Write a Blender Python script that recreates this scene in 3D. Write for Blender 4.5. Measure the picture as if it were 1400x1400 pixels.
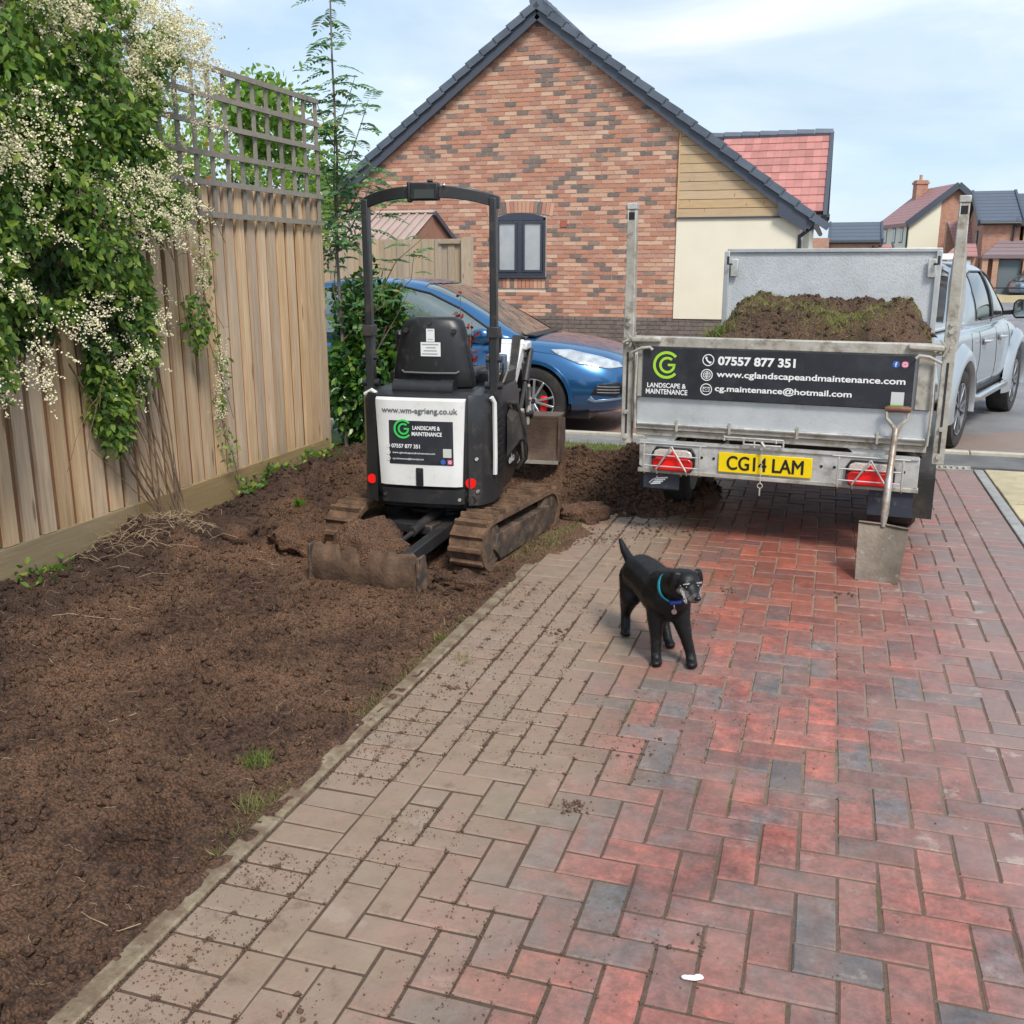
import bpy, bmesh, math, random
import numpy as np
from math import radians as R, sin, cos, pi, sqrt
from mathutils import Vector, Matrix, Euler
from mathutils.bvhtree import BVHTree
for o in list(bpy.data.objects): bpy.data.objects.remove(o)
rng = random.Random(7); nr = np.random.default_rng(7)
scn = bpy.context.scene; C = scn.collection
# ---------------------------------------------------------------- camera
cam = bpy.data.cameras.new('camera'); co = bpy.data.objects.new('camera', cam); C.objects.link(co)
co.location = (0, 0, 1.6); co.rotation_euler = (R(90-14.096), 0, R(17.58))
cam.lens = 36*1350/1400; cam.sensor_width = 36; cam.clip_end = 900; cam.clip_start = .05
scn.camera = co
# ---------------------------------------------------------------- sky, sun, exposure
W = bpy.data.worlds.new('World'); scn.world = W; W.use_nodes = True
wt = W.node_tree; wt.nodes.clear()
wo = wt.nodes.new('ShaderNodeOutputWorld'); bg = wt.nodes.new('ShaderNodeBackground')
sky = wt.nodes.new('ShaderNodeTexSky'); sky.sky_type = 'NISHITA'; sky.sun_disc = False
SUN_EL, SUN_AZ = 50, 52      # elevation; azimuth of the sun measured from +X
sky.sun_elevation = R(SUN_EL); sky.sun_rotation = R(90-SUN_AZ); sky.air_density = 1.0; sky.dust_density = 1.2
tc = wt.nodes.new('ShaderNodeTexCoord'); mp = wt.nodes.new('ShaderNodeMapping'); mp.inputs['Scale'].default_value = (1, 1, 3.2)
nz = wt.nodes.new('ShaderNodeTexNoise'); nz.inputs['Scale'].default_value = 1.7; nz.inputs['Detail'].default_value = 7; nz.inputs['Roughness'].default_value = .52
rp = wt.nodes.new('ShaderNodeValToRGB')
rp.color_ramp.elements[0].position = .30; rp.color_ramp.elements[0].color = (.55,)*3+(1,)
rp.color_ramp.elements[1].position = .72; rp.color_ramp.elements[1].color = (1.,)*3+(1,)
mx = wt.nodes.new('ShaderNodeMix'); mx.data_type = 'RGBA'; pass
cn = wt.nodes.new('ShaderNodeTexNoise'); cn.inputs['Scale'].default_value = 2.4; cn.inputs['Detail'].default_value = 8; cn.inputs['Roughness'].default_value = .56; cn.inputs['Distortion'].default_value = .4
cr = wt.nodes.new('ShaderNodeValToRGB'); cr.color_ramp.elements[0].position = .38; cr.color_ramp.elements[0].color = (.235, .305, .375, 1)
cr.color_ramp.elements[1].position = .68; cr.color_ramp.elements[1].color = (.46, .475, .49, 1); e_ = cr.color_ramp.elements.new(.52); e_.color = (.30, .355, .405, 1)
sc_ = wt.nodes.new('ShaderNodeVectorMath'); sc_.operation = 'SCALE'; sc_.inputs['Scale'].default_value = 10
wt.links.new(mp.outputs[0], cn.inputs['Vector']); wt.links.new(cn.outputs['Fac'], cr.inputs[0]); wt.links.new(cr.outputs[0], sc_.inputs[0]); wt.links.new(sc_.outputs[0], mx.inputs[7])
wt.links.new(tc.outputs['Generated'], mp.inputs[0]); wt.links.new(mp.outputs[0], nz.inputs['Vector'])
wt.links.new(nz.outputs['Fac'], rp.inputs[0]); wt.links.new(rp.outputs[0], mx.inputs[0])
wt.links.new(sky.outputs[0], mx.inputs[6]); wt.links.new(mx.outputs[2], bg.inputs['Color'])
bg.inputs['Strength'].default_value = .10
wt.links.new(bg.outputs[0], wo.inputs[0])
sl = bpy.data.lights.new('sun', 'SUN'); sl.energy = 1.5; sl.angle = R(16); sl.color = (1, .95, .88)
so = bpy.data.objects.new('sun', sl); C.objects.link(so)
sd = Vector((cos(R(SUN_EL))*cos(R(SUN_AZ)), cos(R(SUN_EL))*sin(R(SUN_AZ))*-1, sin(R(SUN_EL))))
so.rotation_euler = sd.to_track_quat('Z', 'Y').to_euler(); so.location = (5, -5, 12)
sky.sun_rotation = math.atan2(sd.x, sd.y)
vs = scn.view_settings; vs.view_transform = 'Standard'; vs.look = 'None'; vs.exposure = 1.3; vs.gamma = 1; vs.use_curve_mapping = False
scn.cycles.max_bounces = 6; scn.cycles.diffuse_bounces = 3; scn.cycles.glossy_bounces = 3; scn.cycles.transparent_max_bounces = 6
scn.cycles.use_denoising = True

# ---------------------------------------------------------------- node helper
class NT:
    def __init__(s, name):
        s.m = bpy.data.materials.new(name); s.m.use_nodes = True; s.t = s.m.node_tree
        s.b = s.t.nodes['Principled BSDF']; s.out = s.t.nodes['Material Output']
        s._pos = None
    def n(s, t, **k):
        x = s.t.nodes.new('ShaderNode'+t)
        for a, v in k.items(): setattr(x, a, v)
        return x
    def li(s, a, i):
        if isinstance(a, (int, float)): i.default_value = a
        elif isinstance(a, (tuple, list)): i.default_value = tuple(a)+((1,) if len(a) == 3 and len(i.default_value) == 4 else ())
        else: s.t.links.new(a, i)
    @property
    def pos(s):
        if s._pos is None: s._pos = s.n('NewGeometry').outputs['Position']
        return s._pos
    def obj(s): return s.n('TexCoord').outputs['Object']
    def vec(s, v, sc=(1, 1, 1), rot=(0, 0, 0), loc=(0, 0, 0)):
        m = s.n('Mapping'); s.li(v, m.inputs[0]); m.inputs['Scale'].default_value = sc; m.inputs['Rotation'].default_value = rot; m.inputs['Location'].default_value = loc
        return m.outputs[0]
    def noise(s, v, scale, detail=4, rough=.55, dist=0):
        x = s.n('TexNoise'); s.li(v, x.inputs['Vector']); x.inputs['Scale'].default_value = scale; x.inputs['Detail'].default_value = detail
        x.inputs['Roughness'].default_value = rough; x.inputs['Distortion'].default_value = dist
        return x.outputs['Fac']
    def voro(s, v, scale, feat='F1', out='Distance'):
        x = s.n('TexVoronoi', feature=feat); s.li(v, x.inputs['Vector']); x.inputs['Scale'].default_value = scale
        return x.outputs[out]
    def ramp(s, f, stops, interp='LINEAR'):
        x = s.n('ValToRGB'); s.li(f, x.inputs[0]); cr = x.color_ramp; cr.interpolation = interp
        while len(cr.elements) < len(stops): cr.elements.new(.5)
        for e, (p, c) in zip(cr.elements, stops):
            e.position = p; e.color = (c, c, c, 1) if isinstance(c, (int, float)) else tuple(c)+(1,)
        return x.outputs[0]
    def mix(s, f, a, b, blend='MIX'):
        x = s.n('Mix', data_type='RGBA', blend_type=blend); s.li(f, x.inputs[0]); s.li(a, x.inputs[6]); s.li(b, x.inputs[7]); return x.outputs[2]
    def math(s, op, a, b=0, c=0, clamp=False):
        x = s.n('Math', operation=op, use_clamp=clamp); s.li(a, x.inputs[0]); s.li(b, x.inputs[1]); s.li(c, x.inputs[2]); return x.outputs[0]
    def rnd(s, extra=0.):
        a = s.math('ADD', s.n('ObjectInfo').outputs['Random'], s.n('NewGeometry').outputs['Random Per Island'])
        return s.math('FRACT', s.math('MULTIPLY_ADD', a, 1+extra, extra))
    def xyz(s, v):
        x = s.n('SeparateXYZ'); s.li(v, x.inputs[0]); return x.outputs
    def step(s, v, a, b):
        x = s.n('MapRange', interpolation_type='SMOOTHSTEP'); s.li(v, x.inputs[0]); x.inputs[1].default_value = a; x.inputs[2].default_value = b
        return x.outputs[0]
    def bump(s, h, strength=.3, dist=.01):
        x = s.n('Bump'); x.inputs['Strength'].default_value = strength; x.inputs['Distance'].default_value = dist; s.li(h, x.inputs['Height'])
        s.t.links.new(x.outputs[0], s.b.inputs['Normal'])
    def set(s, col=None, rough=None, metal=None, **k):
        if col is not None: s.li(col, s.b.inputs['Base Color'])
        if rough is not None: s.li(rough, s.b.inputs['Roughness'])
        if metal is not None: s.li(metal, s.b.inputs['Metallic'])
        for a, v in k.items(): s.li(v, s.b.inputs[a.replace('_', ' ')])
        return s.m

def M(name, col, rough=.6, metal=0, c2=None, scale=6, rnd=0, bump=0, bscale=60, dirt=None, stretch=(1, 1, 1), local=False, **k):
    """base colour with mottling, per-piece variation, dirt and fine relief"""
    t = NT(name); p = t.vec(t.obj() if local else t.pos, stretch)
    c = col
    if c2: c = t.mix(t.ramp(t.noise(p, scale, 5, .6), [(.35, 0.), (.65, 1.)]), col, c2)
    if rnd:
        v = t.math('MULTIPLY_ADD', t.rnd(), 2*rnd, 1-rnd)
        hs = t.n('HueSaturation'); t.li(v, hs.inputs['Value']); t.li(c, hs.inputs['Color']); c = hs.outputs[0]
    rr = rough
    if dirt:
        dc, ds, lo, hi, amt = dirt
        dm = t.math('MULTIPLY', t.ramp(t.noise(t.pos, ds, 8, .68), [(lo, 0.), (hi, 1.)]), amt)
        c = t.mix(dm, c, dc); rr = t.math('MULTIPLY_ADD', dm, .85-rough, rough)
    if bump: t.bump(t.noise(p, bscale, 6, .6), bump, .01)
    return t.set(c, rr, metal, **k)

def glass(name, col, rough=.04, spec=.8):
    return M(name, col, rough, 0, Specular_IOR_Level=spec, Coat_Weight=.6, Coat_Roughness=.03)

def leafmat(name, stops, rough=.45, tr=.35):
    t = NT(name)
    c = t.ramp(t.rnd(), stops)
    c = t.mix(t.noise(t.pos, 2.2, 3), c, t.mix(1., c, (.75, .85, .6), 'MULTIPLY'))
    t.set(c, rough)
    tl = t.n('BsdfTranslucent'); t.li(t.mix(1., c, (1.3, 1.5, .7), 'MULTIPLY'), tl.inputs[0])
    ms = t.n('MixShader'); ms.inputs[0].default_value = tr
    t.t.links.new(t.b.outputs[0], ms.inputs[1]); t.t.links.new(tl.outputs[0], ms.inputs[2]); t.t.links.new(ms.outputs[0], t.out.inputs[0])
    return t.m

# ---------------------------------------------------------------- mesh helper
class MB:
    def __init__(s): s.v = []; s.f = []
    def add(s, vs, fs):
        o = len(s.v); s.v += [tuple(v) for v in vs]; s.f += [tuple(i+o for i in f) for f in fs]; return s
    def box(s, c, d, rot=None):
        x, y, z = d[0]/2, d[1]/2, d[2]/2
        vs = [Vector((a*x, b*y, e*z)) for e in (-1, 1) for b in (-1, 1) for a in (-1, 1)]
        if rot:
            m = Euler(rot).to_matrix() if not isinstance(rot, Matrix) else rot
            vs = [m @ v for v in vs]
        cc = Vector(c)
        return s.add([v+cc for v in vs], [(0, 2, 3, 1), (4, 5, 7, 6), (0, 1, 5, 4), (2, 6, 7, 3), (0, 4, 6, 2), (1, 3, 7, 5)])
    def bb(s, x0, x1, y0, y1, z0, z1): return s.box(((x0+x1)/2, (y0+y1)/2, (z0+z1)/2), (abs(x1-x0), abs(y1-y0), abs(z1-z0)))
    def bar(s, p0, p1, w, h, up=(0, 0, 1)):
        p0, p1 = Vector(p0), Vector(p1); d = (p1-p0); L = d.length; d.normalize()
        u = Vector(up)
        if abs(d.dot(u)) > .97: u = Vector((0, 1, 0))
        r = d.cross(u).normalized(); u = r.cross(d)
        m = Matrix((r, d, u)).transposed()
        return s.box((p0+p1)/2, (w, L, h), m)
    def tube(s, pts, r, n=8, caps=True, closed=False):
        pts = [Vector(p) for p in pts]; N = len(pts); rs = r if isinstance(r, (list, tuple)) else [r]*N
        o = len(s.v); up = None
        for i, p in enumerate(pts):
            a = pts[i-1] if (i > 0 or closed) else pts[i]; b = pts[(i+1) % N] if (i < N-1 or closed) else pts[i]
            d = (b-a).normalized()
            if up is None: up = Vector((0, 0, 1)) if abs(d.z) < .9 else Vector((1, 0, 0))
            rr = d.cross(up).normalized(); up = rr.cross(d).normalized()
            for k in range(n):
                t = 2*pi*k/n; s.v.append(tuple(p+(rr*cos(t)+up*sin(t))*rs[i]))
        for i in range(N-1 if not closed else N):
            for k in range(n):
                a = o+i*n+k; b = o+i*n+(k+1) % n; c = o+((i+1) % N)*n+(k+1) % n; d = o+((i+1) % N)*n+k
                s.f.append((a, b, c, d))
        if caps and not closed: s.f.append(tuple(o+k for k in range(n))[::-1]); s.f.append(tuple(o+(N-1)*n+k for k in range(n)))
        return s
    def cyl(s, p0, p1, r0, r1=None, n=16): return s.tube([p0, p1], [r0, r0 if r1 is None else r1], n)
    def prism(s, poly, axis, a, b):
        """poly: 2-D points; axis 'x' -> (y,z), 'y' -> (x,z), 'z' -> (x,y)"""
        def P(q, t): return {'x': (t, q[0], q[1]), 'y': (q[0], t, q[1]), 'z': (q[0], q[1], t)}[axis]
        n = len(poly); vs = [P(q, a) for q in poly]+[P(q, b) for q in poly]
        return s.add(vs, [tuple(range(n))[::-1], tuple(range(n, 2*n))]+[(i, (i+1) % n, n+(i+1) % n, n+i) for i in range(n)])
    def loft(s, rings, caps=True, closed=True):
        n = len(rings[0]); vs = [p for r in rings for p in r]; fs = []
        for i in range(len(rings)-1):
            for k in range(n if closed else n-1): fs.append((i*n+k, i*n+(k+1) % n, (i+1)*n+(k+1) % n, (i+1)*n+k))
        if caps: fs += [tuple(range(n))[::-1], tuple(range((len(rings)-1)*n, len(rings)*n))]
        return s.add(vs, fs)
    def ell(s, c, r, n=12, m=8, rot=None):
        c = Vector(c); mt = Euler(rot).to_matrix() if rot is not None and not isinstance(rot, Matrix) else rot
        vs = []
        for j in range(m+1):
            ph = pi*j/m
            for i in range(n):
                th = 2*pi*i/n; v = Vector((r[0]*sin(ph)*cos(th), r[1]*sin(ph)*sin(th), r[2]*cos(ph)))
                if mt: v = mt @ v
                vs.append(v+c)
        fs = [(j*n+i, (j+1)*n+i, (j+1)*n+(i+1) % n, j*n+(i+1) % n) for j in range(m) for i in range(n)]
        return s.add(vs, fs)
    def lathe(s, prof, c, axis='y', n=32, a0=0, a1=2*pi):
        """prof: (radius, offset along axis)"""
        vs = []; full = abs(a1-a0-2*pi) < 1e-6; cnt = n if full else n+1
        for i in range(cnt):
            t = a0+(a1-a0)*i/n
            for r, h in prof:
                q = {'y': (r*cos(t), h, r*sin(t)), 'x': (h, r*cos(t), r*sin(t)), 'z': (r*cos(t), r*sin(t), h)}[axis]
                vs.append((q[0]+c[0], q[1]+c[1], q[2]+c[2]))
        m = len(prof); fs = [(i*m+k, i*m+k+1, ((i+1) % cnt)*m+k+1, ((i+1) % cnt)*m+k) for i in range(n) for k in range(m-1)]
        return s.add(vs, fs)
    def mesh(s, name, mat=None, smooth=True, fix=True, ang=35):
        me = bpy.data.meshes.new(name); me.from_pydata(s.v, [], s.f); me.validate()
        if fix:
            b = bmesh.new(); b.from_mesh(me); bmesh.ops.remove_doubles(b, verts=b.verts, dist=1e-6); bmesh.ops.recalc_face_normals(b, faces=b.faces); b.to_mesh(me); b.free()
        if smooth: me.shade_smooth(); me.set_sharp_from_angle(angle=R(ang))
        if mat: me.materials.append(mat)
        return me
    def build(s, name, mat, parent=None, loc=None, rot=None, smooth=True, bevel=0, fix=True, ang=35):
        o = link(name, s.mesh(name, mat, smooth, fix, ang), parent, loc, rot)
        if bevel:
            b = o.modifiers.new('bevel', 'BEVEL'); b.width = bevel; b.segments = 2; b.limit_method = 'ANGLE'; b.angle_limit = R(40); b.harden_normals = False
        return o

def link(name, data, parent=None, loc=None, rot=None, scale=None):
    o = bpy.data.objects.new(name, data); C.objects.link(o)
    if parent: o.parent = parent
    if loc is not None: o.location = loc
    if rot is not None: o.rotation_euler = rot
    if scale is not None: o.scale = scale
    return o
def tag(o, label, cat, group=None):
    o['label'] = label; o['category'] = cat
    if group: o['group'] = group
    return o
def thing(name, label, cat, loc=(0, 0, 0), rz=0, group=None, rot=None):
    return tag(link(name, None, None, loc, rot or (0, 0, rz)), label, cat, group)
def kind(o, k): o['kind'] = k; return o
def npmesh(name, V, F, mat, smooth=False):
    V = np.asarray(V, np.float32); F = np.asarray(F, np.int32); me = bpy.data.meshes.new(name)
    me.vertices.add(len(V)); me.vertices.foreach_set('co', V.ravel())
    k = F.shape[1]; me.loops.add(F.size); me.loops.foreach_set('vertex_index', F.ravel())
    me.polygons.add(len(F)); me.polygons.foreach_set('loop_start', np.arange(0, F.size, k, dtype=np.int32))
    me.polygons.foreach_set('loop_total', np.full(len(F), k, np.int32))
    me.update(calc_edges=True); me.validate()
    if smooth: me.shade_smooth()
    if mat: me.materials.append(mat)
    return me
def frames(D, U=None):
    """rotation matrices whose y axis is D and z axis near U (random when None)"""
    D = D/np.linalg.norm(D, axis=1, keepdims=True)
    if U is None: U = nr.normal(size=D.shape)
    X = np.cross(D, U); X /= np.linalg.norm(X, axis=1, keepdims=True)+1e-9
    Z = np.cross(X, D)
    return np.stack([X, D, Z], axis=2)
def scatter(T, TF, P, RM, S):
    """copies of template verts T / faces TF at P with rotation RM and scale S"""
    T = np.asarray(T, float); TF = np.asarray(TF)
    S = np.asarray(S, float); S = S[:, None, None] if S.ndim == 1 else S[:, None, :]
    V = np.einsum('nij,nkj->nki', RM, T[None]*S)+P[:, None, :]
    F = TF[None]+(np.arange(len(P))*len(T))[:, None, None]
    return V.reshape(-1, 3), F.reshape(-1, TF.shape[1])
LEAF = ([(0, 0, 0), (.22, .3, .05), (.2, .65, .05), (0, 1, -.06), (-.2, .65, .05), (-.22, .3, .05), (0, .45, 0)],
        [(0, 1, 2, 6), (6, 2, 3, 4), (0, 6, 4, 5)])
BROAD = ([(0, 0, 0), (.3, .2, .04), (.32, .55, .05), (0, 1, -.1), (-.32, .55, .05), (-.3, .2, .04), (0, .4, -.02)],
         [(0, 1, 2, 6), (6, 2, 3, 4), (0, 6, 4, 5)])
BLADE = ([(-.02, 0, 0), (.02, 0, 0), (.014, .5, .06), (-.014, .5, .06), (0, 1, .22), (0, 1, .22)], [(0, 1, 2, 3), (3, 2, 4, 5)])
_o = (2**.5)/2
CLOD = ([(1, 0, 0), (-1, 0, 0), (0, 1, 0), (0, -1, 0), (0, 0, 1), (0, 0, -1)],
        [(0, 2, 4), (2, 1, 4), (1, 3, 4), (3, 0, 4), (2, 0, 5), (1, 2, 5), (3, 1, 5), (0, 3, 5)])
def clods(P, S, squash=.7):
    n = len(P); RM = frames(nr.normal(size=(n, 3)))
    V, F = scatter(*CLOD, P, RM, np.stack([S, S*nr.uniform(.6, 1, n), S*nr.uniform(.5, .9, n)], 1))
    V = V+nr.normal(size=V.shape)*np.repeat(S, 6)[:, None]*.18
    return V, F
def grass_patch(name, P, hgt, mat, parent=None, lean=.5):
    n = len(P); D = np.stack([nr.normal(0, lean, n), nr.normal(0, lean, n), np.ones(n)], 1)
    V, F = scatter(*BLADE, P, frames(D), np.stack([hgt*1.6, hgt, hgt], 1))
    return link(name, npmesh(name, V, F, mat), parent)

# numpy value noise
def _h(ix, iy, s):
    n = (ix.astype(np.int64)*374761393+iy.astype(np.int64)*668265263+s*974634777) & 0xffffffff
    n = ((n ^ (n >> 13))*1274126177) & 0xffffffff
    return ((n ^ (n >> 16)) & 0xffff)/65535.
def vn(x, y, s=0):
    ix, iy = np.floor(x), np.floor(y); fx, fy = x-ix, y-iy; fx = fx*fx*(3-2*fx); fy = fy*fy*(3-2*fy)
    ix = ix.astype(np.int64); iy = iy.astype(np.int64)
    return ((_h(ix, iy, s)*(1-fx)+_h(ix+1, iy, s)*fx)*(1-fy)+(_h(ix, iy+1, s)*(1-fx)+_h(ix+1, iy+1, s)*fx)*fy)*2-1
def fbm(x, y, f, o=4, s=0, g=.5):
    a = 1; t = 0
    for i in range(o): t = t+a*vn(x*f*2**i+i*17.3, y*f*2**i-i*9.1, s+i); a *= g
    return t
def sst(x, a, b): t = np.clip((x-a)/(b-a), 0, 1); return t*t*(3-2*t)

# camera-frame test only used to choose which of many like pieces are kept as single parts
def depth_of(x, y, z=0):
    yw, p = R(17.58), R(14.096); X = x*cos(yw)+y*sin(yw); f = -x*sin(yw)+y*cos(yw); zz = z-1.6
    F = f*cos(p)-zz*sin(p); U = zz*cos(p)+f*sin(p)
    return F if F > .2 and abs(X/F) < .53 and abs(U/F) < .53 else 1e9

# text and flat emblem helpers: local plane x right, z up, facing -y
def text(s, w, h, mat, parent, x, z, y, name='lettering', bold=.02, shear=0, sp=1.0):
    cu = bpy.data.curves.new('t', 'FONT'); cu.body = s; cu.size = 1; cu.offset = bold; cu.extrude = .01; cu.shear = shear; cu.space_character = sp
    to = bpy.data.objects.new('t', cu); C.objects.link(to); bpy.context.view_layer.update()
    me = bpy.data.meshes.new_from_object(to.evaluated_get(bpy.context.evaluated_depsgraph_get()))
    bpy.data.objects.remove(to); n = len(me.vertices); a = np.empty(n*3, np.float32); me.vertices.foreach_get('co', a); a = a.reshape(-1, 3)
    lo, hi = a.min(0), a.max(0)
    b = np.stack([(a[:, 0]-lo[0])/(hi[0]-lo[0])*w, -(a[:, 2]-lo[2])/(hi[2]-lo[2])*.0012, (a[:, 1]-lo[1])/(hi[1]-lo[1])*h], 1).astype(np.float32)
    me.vertices.foreach_set('co', b.ravel()); me.update(); me.name = name; me.materials.clear(); me.materials.append(mat)
    return link(name, me, parent, (x, y, z))
def arc(mb, cx, cz, r0, r1, a0, a1, y, n=28, t=.0012):
    for i in range(n):
        p = R(a0+(a1-a0)*i/n); q = R(a0+(a1-a0)*(i+1)/n)
        P = [(cx+r*cos(a), cz+r*sin(a)) for r, a in ((r0, p), (r1, p), (r1, q), (r0, q))]
        mb.add([(u, y, v) for u, v in P]+[(u, y-t, v) for u, v in P], [(0, 1, 2, 3), (7, 6, 5, 4), (0, 4, 5, 1), (2, 6, 7, 3), (1, 5, 6, 2), (0, 3, 7, 4)])
def logo(parent, cx, cz, r, y, mat):
    m = MB(); arc(m, cx, cz, r*.80, r, 42, 318, y); arc(m, cx+r*.06, cz, r*.42, r*.6, 50, 360, y)
    m.bb(cx+r*.1, cx+r*.66, y-.0012, y, cz-r*.07, cz+r*.10)
    return m.build('logo', mat, parent, smooth=False, fix=False)
def arrow(*a): pass
# ---------------------------------------------------------------- materials
GALV = M('galvanised steel', (.56, .57, .55), .55, .25, (.42, .42, .40), 9, bump=.1, dirt=((.16, .12, .08), 11, .50, .72, .65))
GALVD = M('dirty galvanised steel', (.48, .46, .41), .65, .15, (.33, .31, .26), 8, bump=.2, dirt=((.14, .10, .065), 14, .50, .66, .7))
STEEL = M('dark steel', (.05, .05, .052), .45, .5, bump=.1, dirt=((.14, .09, .06), 9, .5, .7, .6))
BLACKP = M('black plastic', (.014, .014, .016), .38, 0, bump=.04, bscale=200, dirt=((.15, .11, .08), 14, .56, .75, .35))
BLACKM = M('black painted steel', (.018, .019, .021), .33, 0, (.026, .026, .028), 7, dirt=((.18, .13, .09), 12, .55, .78, .4))
RUBBER = M('rubber', (.022, .021, .021), .8, 0, bump=.2, bscale=90, dirt=((.10, .075, .055), 8, .45, .7, .6))
WHITEP = M('white machine paint', (.74, .74, .72), .35, 0, (.66, .65, .62), 5, dirt=((.25, .18, .12), 16, .58, .8, .45), Coat_Weight=.3)
MUD = M('caked mud', (.19, .108, .06), .9, 0, (.065, .036, .022), 11, bump=.9, bscale=55)
MUDMETAL = M('muddy worn steel', (.04, .034, .03), .6, .15, (.09, .065, .05), 7, bump=.35, bscale=40, dirt=((.20, .125, .08), 12, .46, .62, .8)); MUDBLADE = M('mud smeared blade', (.13, .075, .045), .85, 0, (.06, .035, .022), 7, bump=.9, bscale=28, dirt=((.20, .118, .068), 9, .5, .7, .7))
CHROME = M('chrome', (.7, .7, .7), .15, 1)
WHITEL = M('white print', (.8, .8, .8), .5); BLACKB = M('black banner', (.016, .018, .024), .33, 0, (.028, .031, .04), 5, dirt=((.14, .14, .14), 7, .5, .85, .25), Coat_Weight=.3)
GREENL = M('green print', (.22, .62, .03), .5); GREENM = M('bright green print', (.04, .55, .10), .5); GREYL = M('grey print', (.28, .29, .30), .5)
BLUEI = M('blue print', (.03, .12, .45), .5); PINKI = M('pink print', (.65, .08, .22), .5)
YEL = M('yellow plate', (.85, .62, .0), .35, 0, (.80, .57, .0), 20, dirt=((.25, .18, .06), 30, .62, .8, .5)); BLK = M('black print', (.012,)*3, .4)
REDL = M('red lamp plastic', (.65, .01, .008), .2, 0, (.45, .005, .005), 60, Coat_Weight=.7); ORL = M('clear lamp plastic', (.45, .38, .34), .15, 0, (.65, .55, .5), 80, Coat_Weight=.7)
REDROUND = M('red reflector', (.85, .012, .01), .3)

# ---------------------------------------------------------------- driveway pavers
def paver_material():
    t = NT('block paver'); r = t.rnd(); r2 = t.math('FRACT', t.math('MULTIPLY', r, 7.31)); x, y, z = t.xyz(t.pos)
    n1 = t.noise(t.pos, 6.5, 4, .55, .5); rr_ = t.ramp(r, [(0, .04), (.10, .16), (.22, .36), (.7, .62), (1, .84)])
    v = t.math('ADD', rr_, t.math('MULTIPLY', t.math('SUBTRACT', n1, .5), 1.5), clamp=True)
    c = t.ramp(v, [(0, (.09, .095, .105)), (.18, (.125, .10, .10)), (.36, (.165, .078, .072)), (.54, (.215, .075, .063)), (.72, (.26, .076, .06)), (.88, (.33, .082, .06)), (1, (.40, .095, .065))])
    hs = t.n('HueSaturation'); t.li(t.math('MULTIPLY_ADD', r2, .5, .75), hs.inputs['Value']); t.li(c, hs.inputs['Color']); c = hs.outputs[0]
    md = t.noise(t.pos, 19, 6, .7); c = t.mix(1., c, t.ramp(md, [(.36, .58), (.62, 1.32)]), 'MULTIPLY'); fine = t.noise(t.pos, 70, 6, .7)
    c = t.mix(1., c, t.ramp(fine, [(.25, .62), (.7, 1.28)]), 'MULTIPLY')
    wob = t.math('SUBTRACT', t.noise(t.pos, 1.6, 5, .6), .5)
    # dried clay dust trodden over the side next to the soil
    dl = t.math('MULTIPLY', t.step(t.math('ADD', x, t.math('MULTIPLY', wob, 1.0)), -.35, -.95), t.ramp(t.noise(t.pos, 24, 6, .7), [(.25, .72), (.6, 1.)]))
    c = t.mix(t.math('MULTIPLY', dl, .96), c, t.mix(t.noise(t.pos, 11, 4), (.19, .135, .088), (.31, .238, .16)))
    # pale weathered film, lifted where the yard was washed
    wet = t.math('MULTIPLY', t.step(t.math('ADD', y, t.math('MULTIPLY', wob, 2.2)), 3.9, 5.0), t.step(t.math('ADD', x, wob), .75, .25))
    film = t.math('MULTIPLY', t.ramp(t.noise(t.pos, 3.2, 5, .6), [(.35, .10), (.66, .50)]), t.math('SUBTRACT', 1., t.math('MULTIPLY', wet, .8)))
    c = t.mix(film, c, (.29, .205, .17))
    dirt = t.step(t.noise(t.vec(t.pos, loc=(3, 1, 0)), 8.5, 9, .74), .53, .70); c = t.mix(t.math('MULTIPLY', dirt, t.math('MULTIPLY_ADD', dl, .5, .28)), c, (.125, .08, .053))
    rg = t.math('MULTIPLY', t.step(t.math('ADD', x, wob), .15, .85), .6)
    c = t.mix(rg, c, (.27, .20, .185))
    c = t.mix(t.math('MULTIPLY', t.math('MULTIPLY', wet, .45), t.math('SUBTRACT', 1., dl, clamp=True)), c, t.mix(t.math('MULTIPLY', r2, 1.), (.25, .072, .042), (.37, .12, .065)))
    sp = t.step(t.noise(t.pos, 42, 8, .75), .63, .70)
    c = t.mix(t.math('MULTIPLY', sp, t.math('MULTIPLY_ADD', dl, .6, .15)), c, (.085, .05, .035))
    c = t.mix(t.math('MULTIPLY', t.step(t.noise(t.vec(t.pos, loc=(9, 4, 1)), 6, 7, .7), .58, .68), t.math('MULTIPLY_ADD', t.step(x, -.3, 1.), .5, .2)), c, (.42, .36, .31))
    rough = t.math('MULTIPLY_ADD', t.noise(t.pos, 5, 4), .25, .5)
    rough = t.math('SUBTRACT', rough, t.math('MULTIPLY', wet, .14))
    t.bump(t.math('ADD', fine, t.math('MULTIPLY', t.noise(t.pos, 9, 3), 1.2)), .35, .006)
    return t.set(c, rough)
PAV = paver_material()
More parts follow.
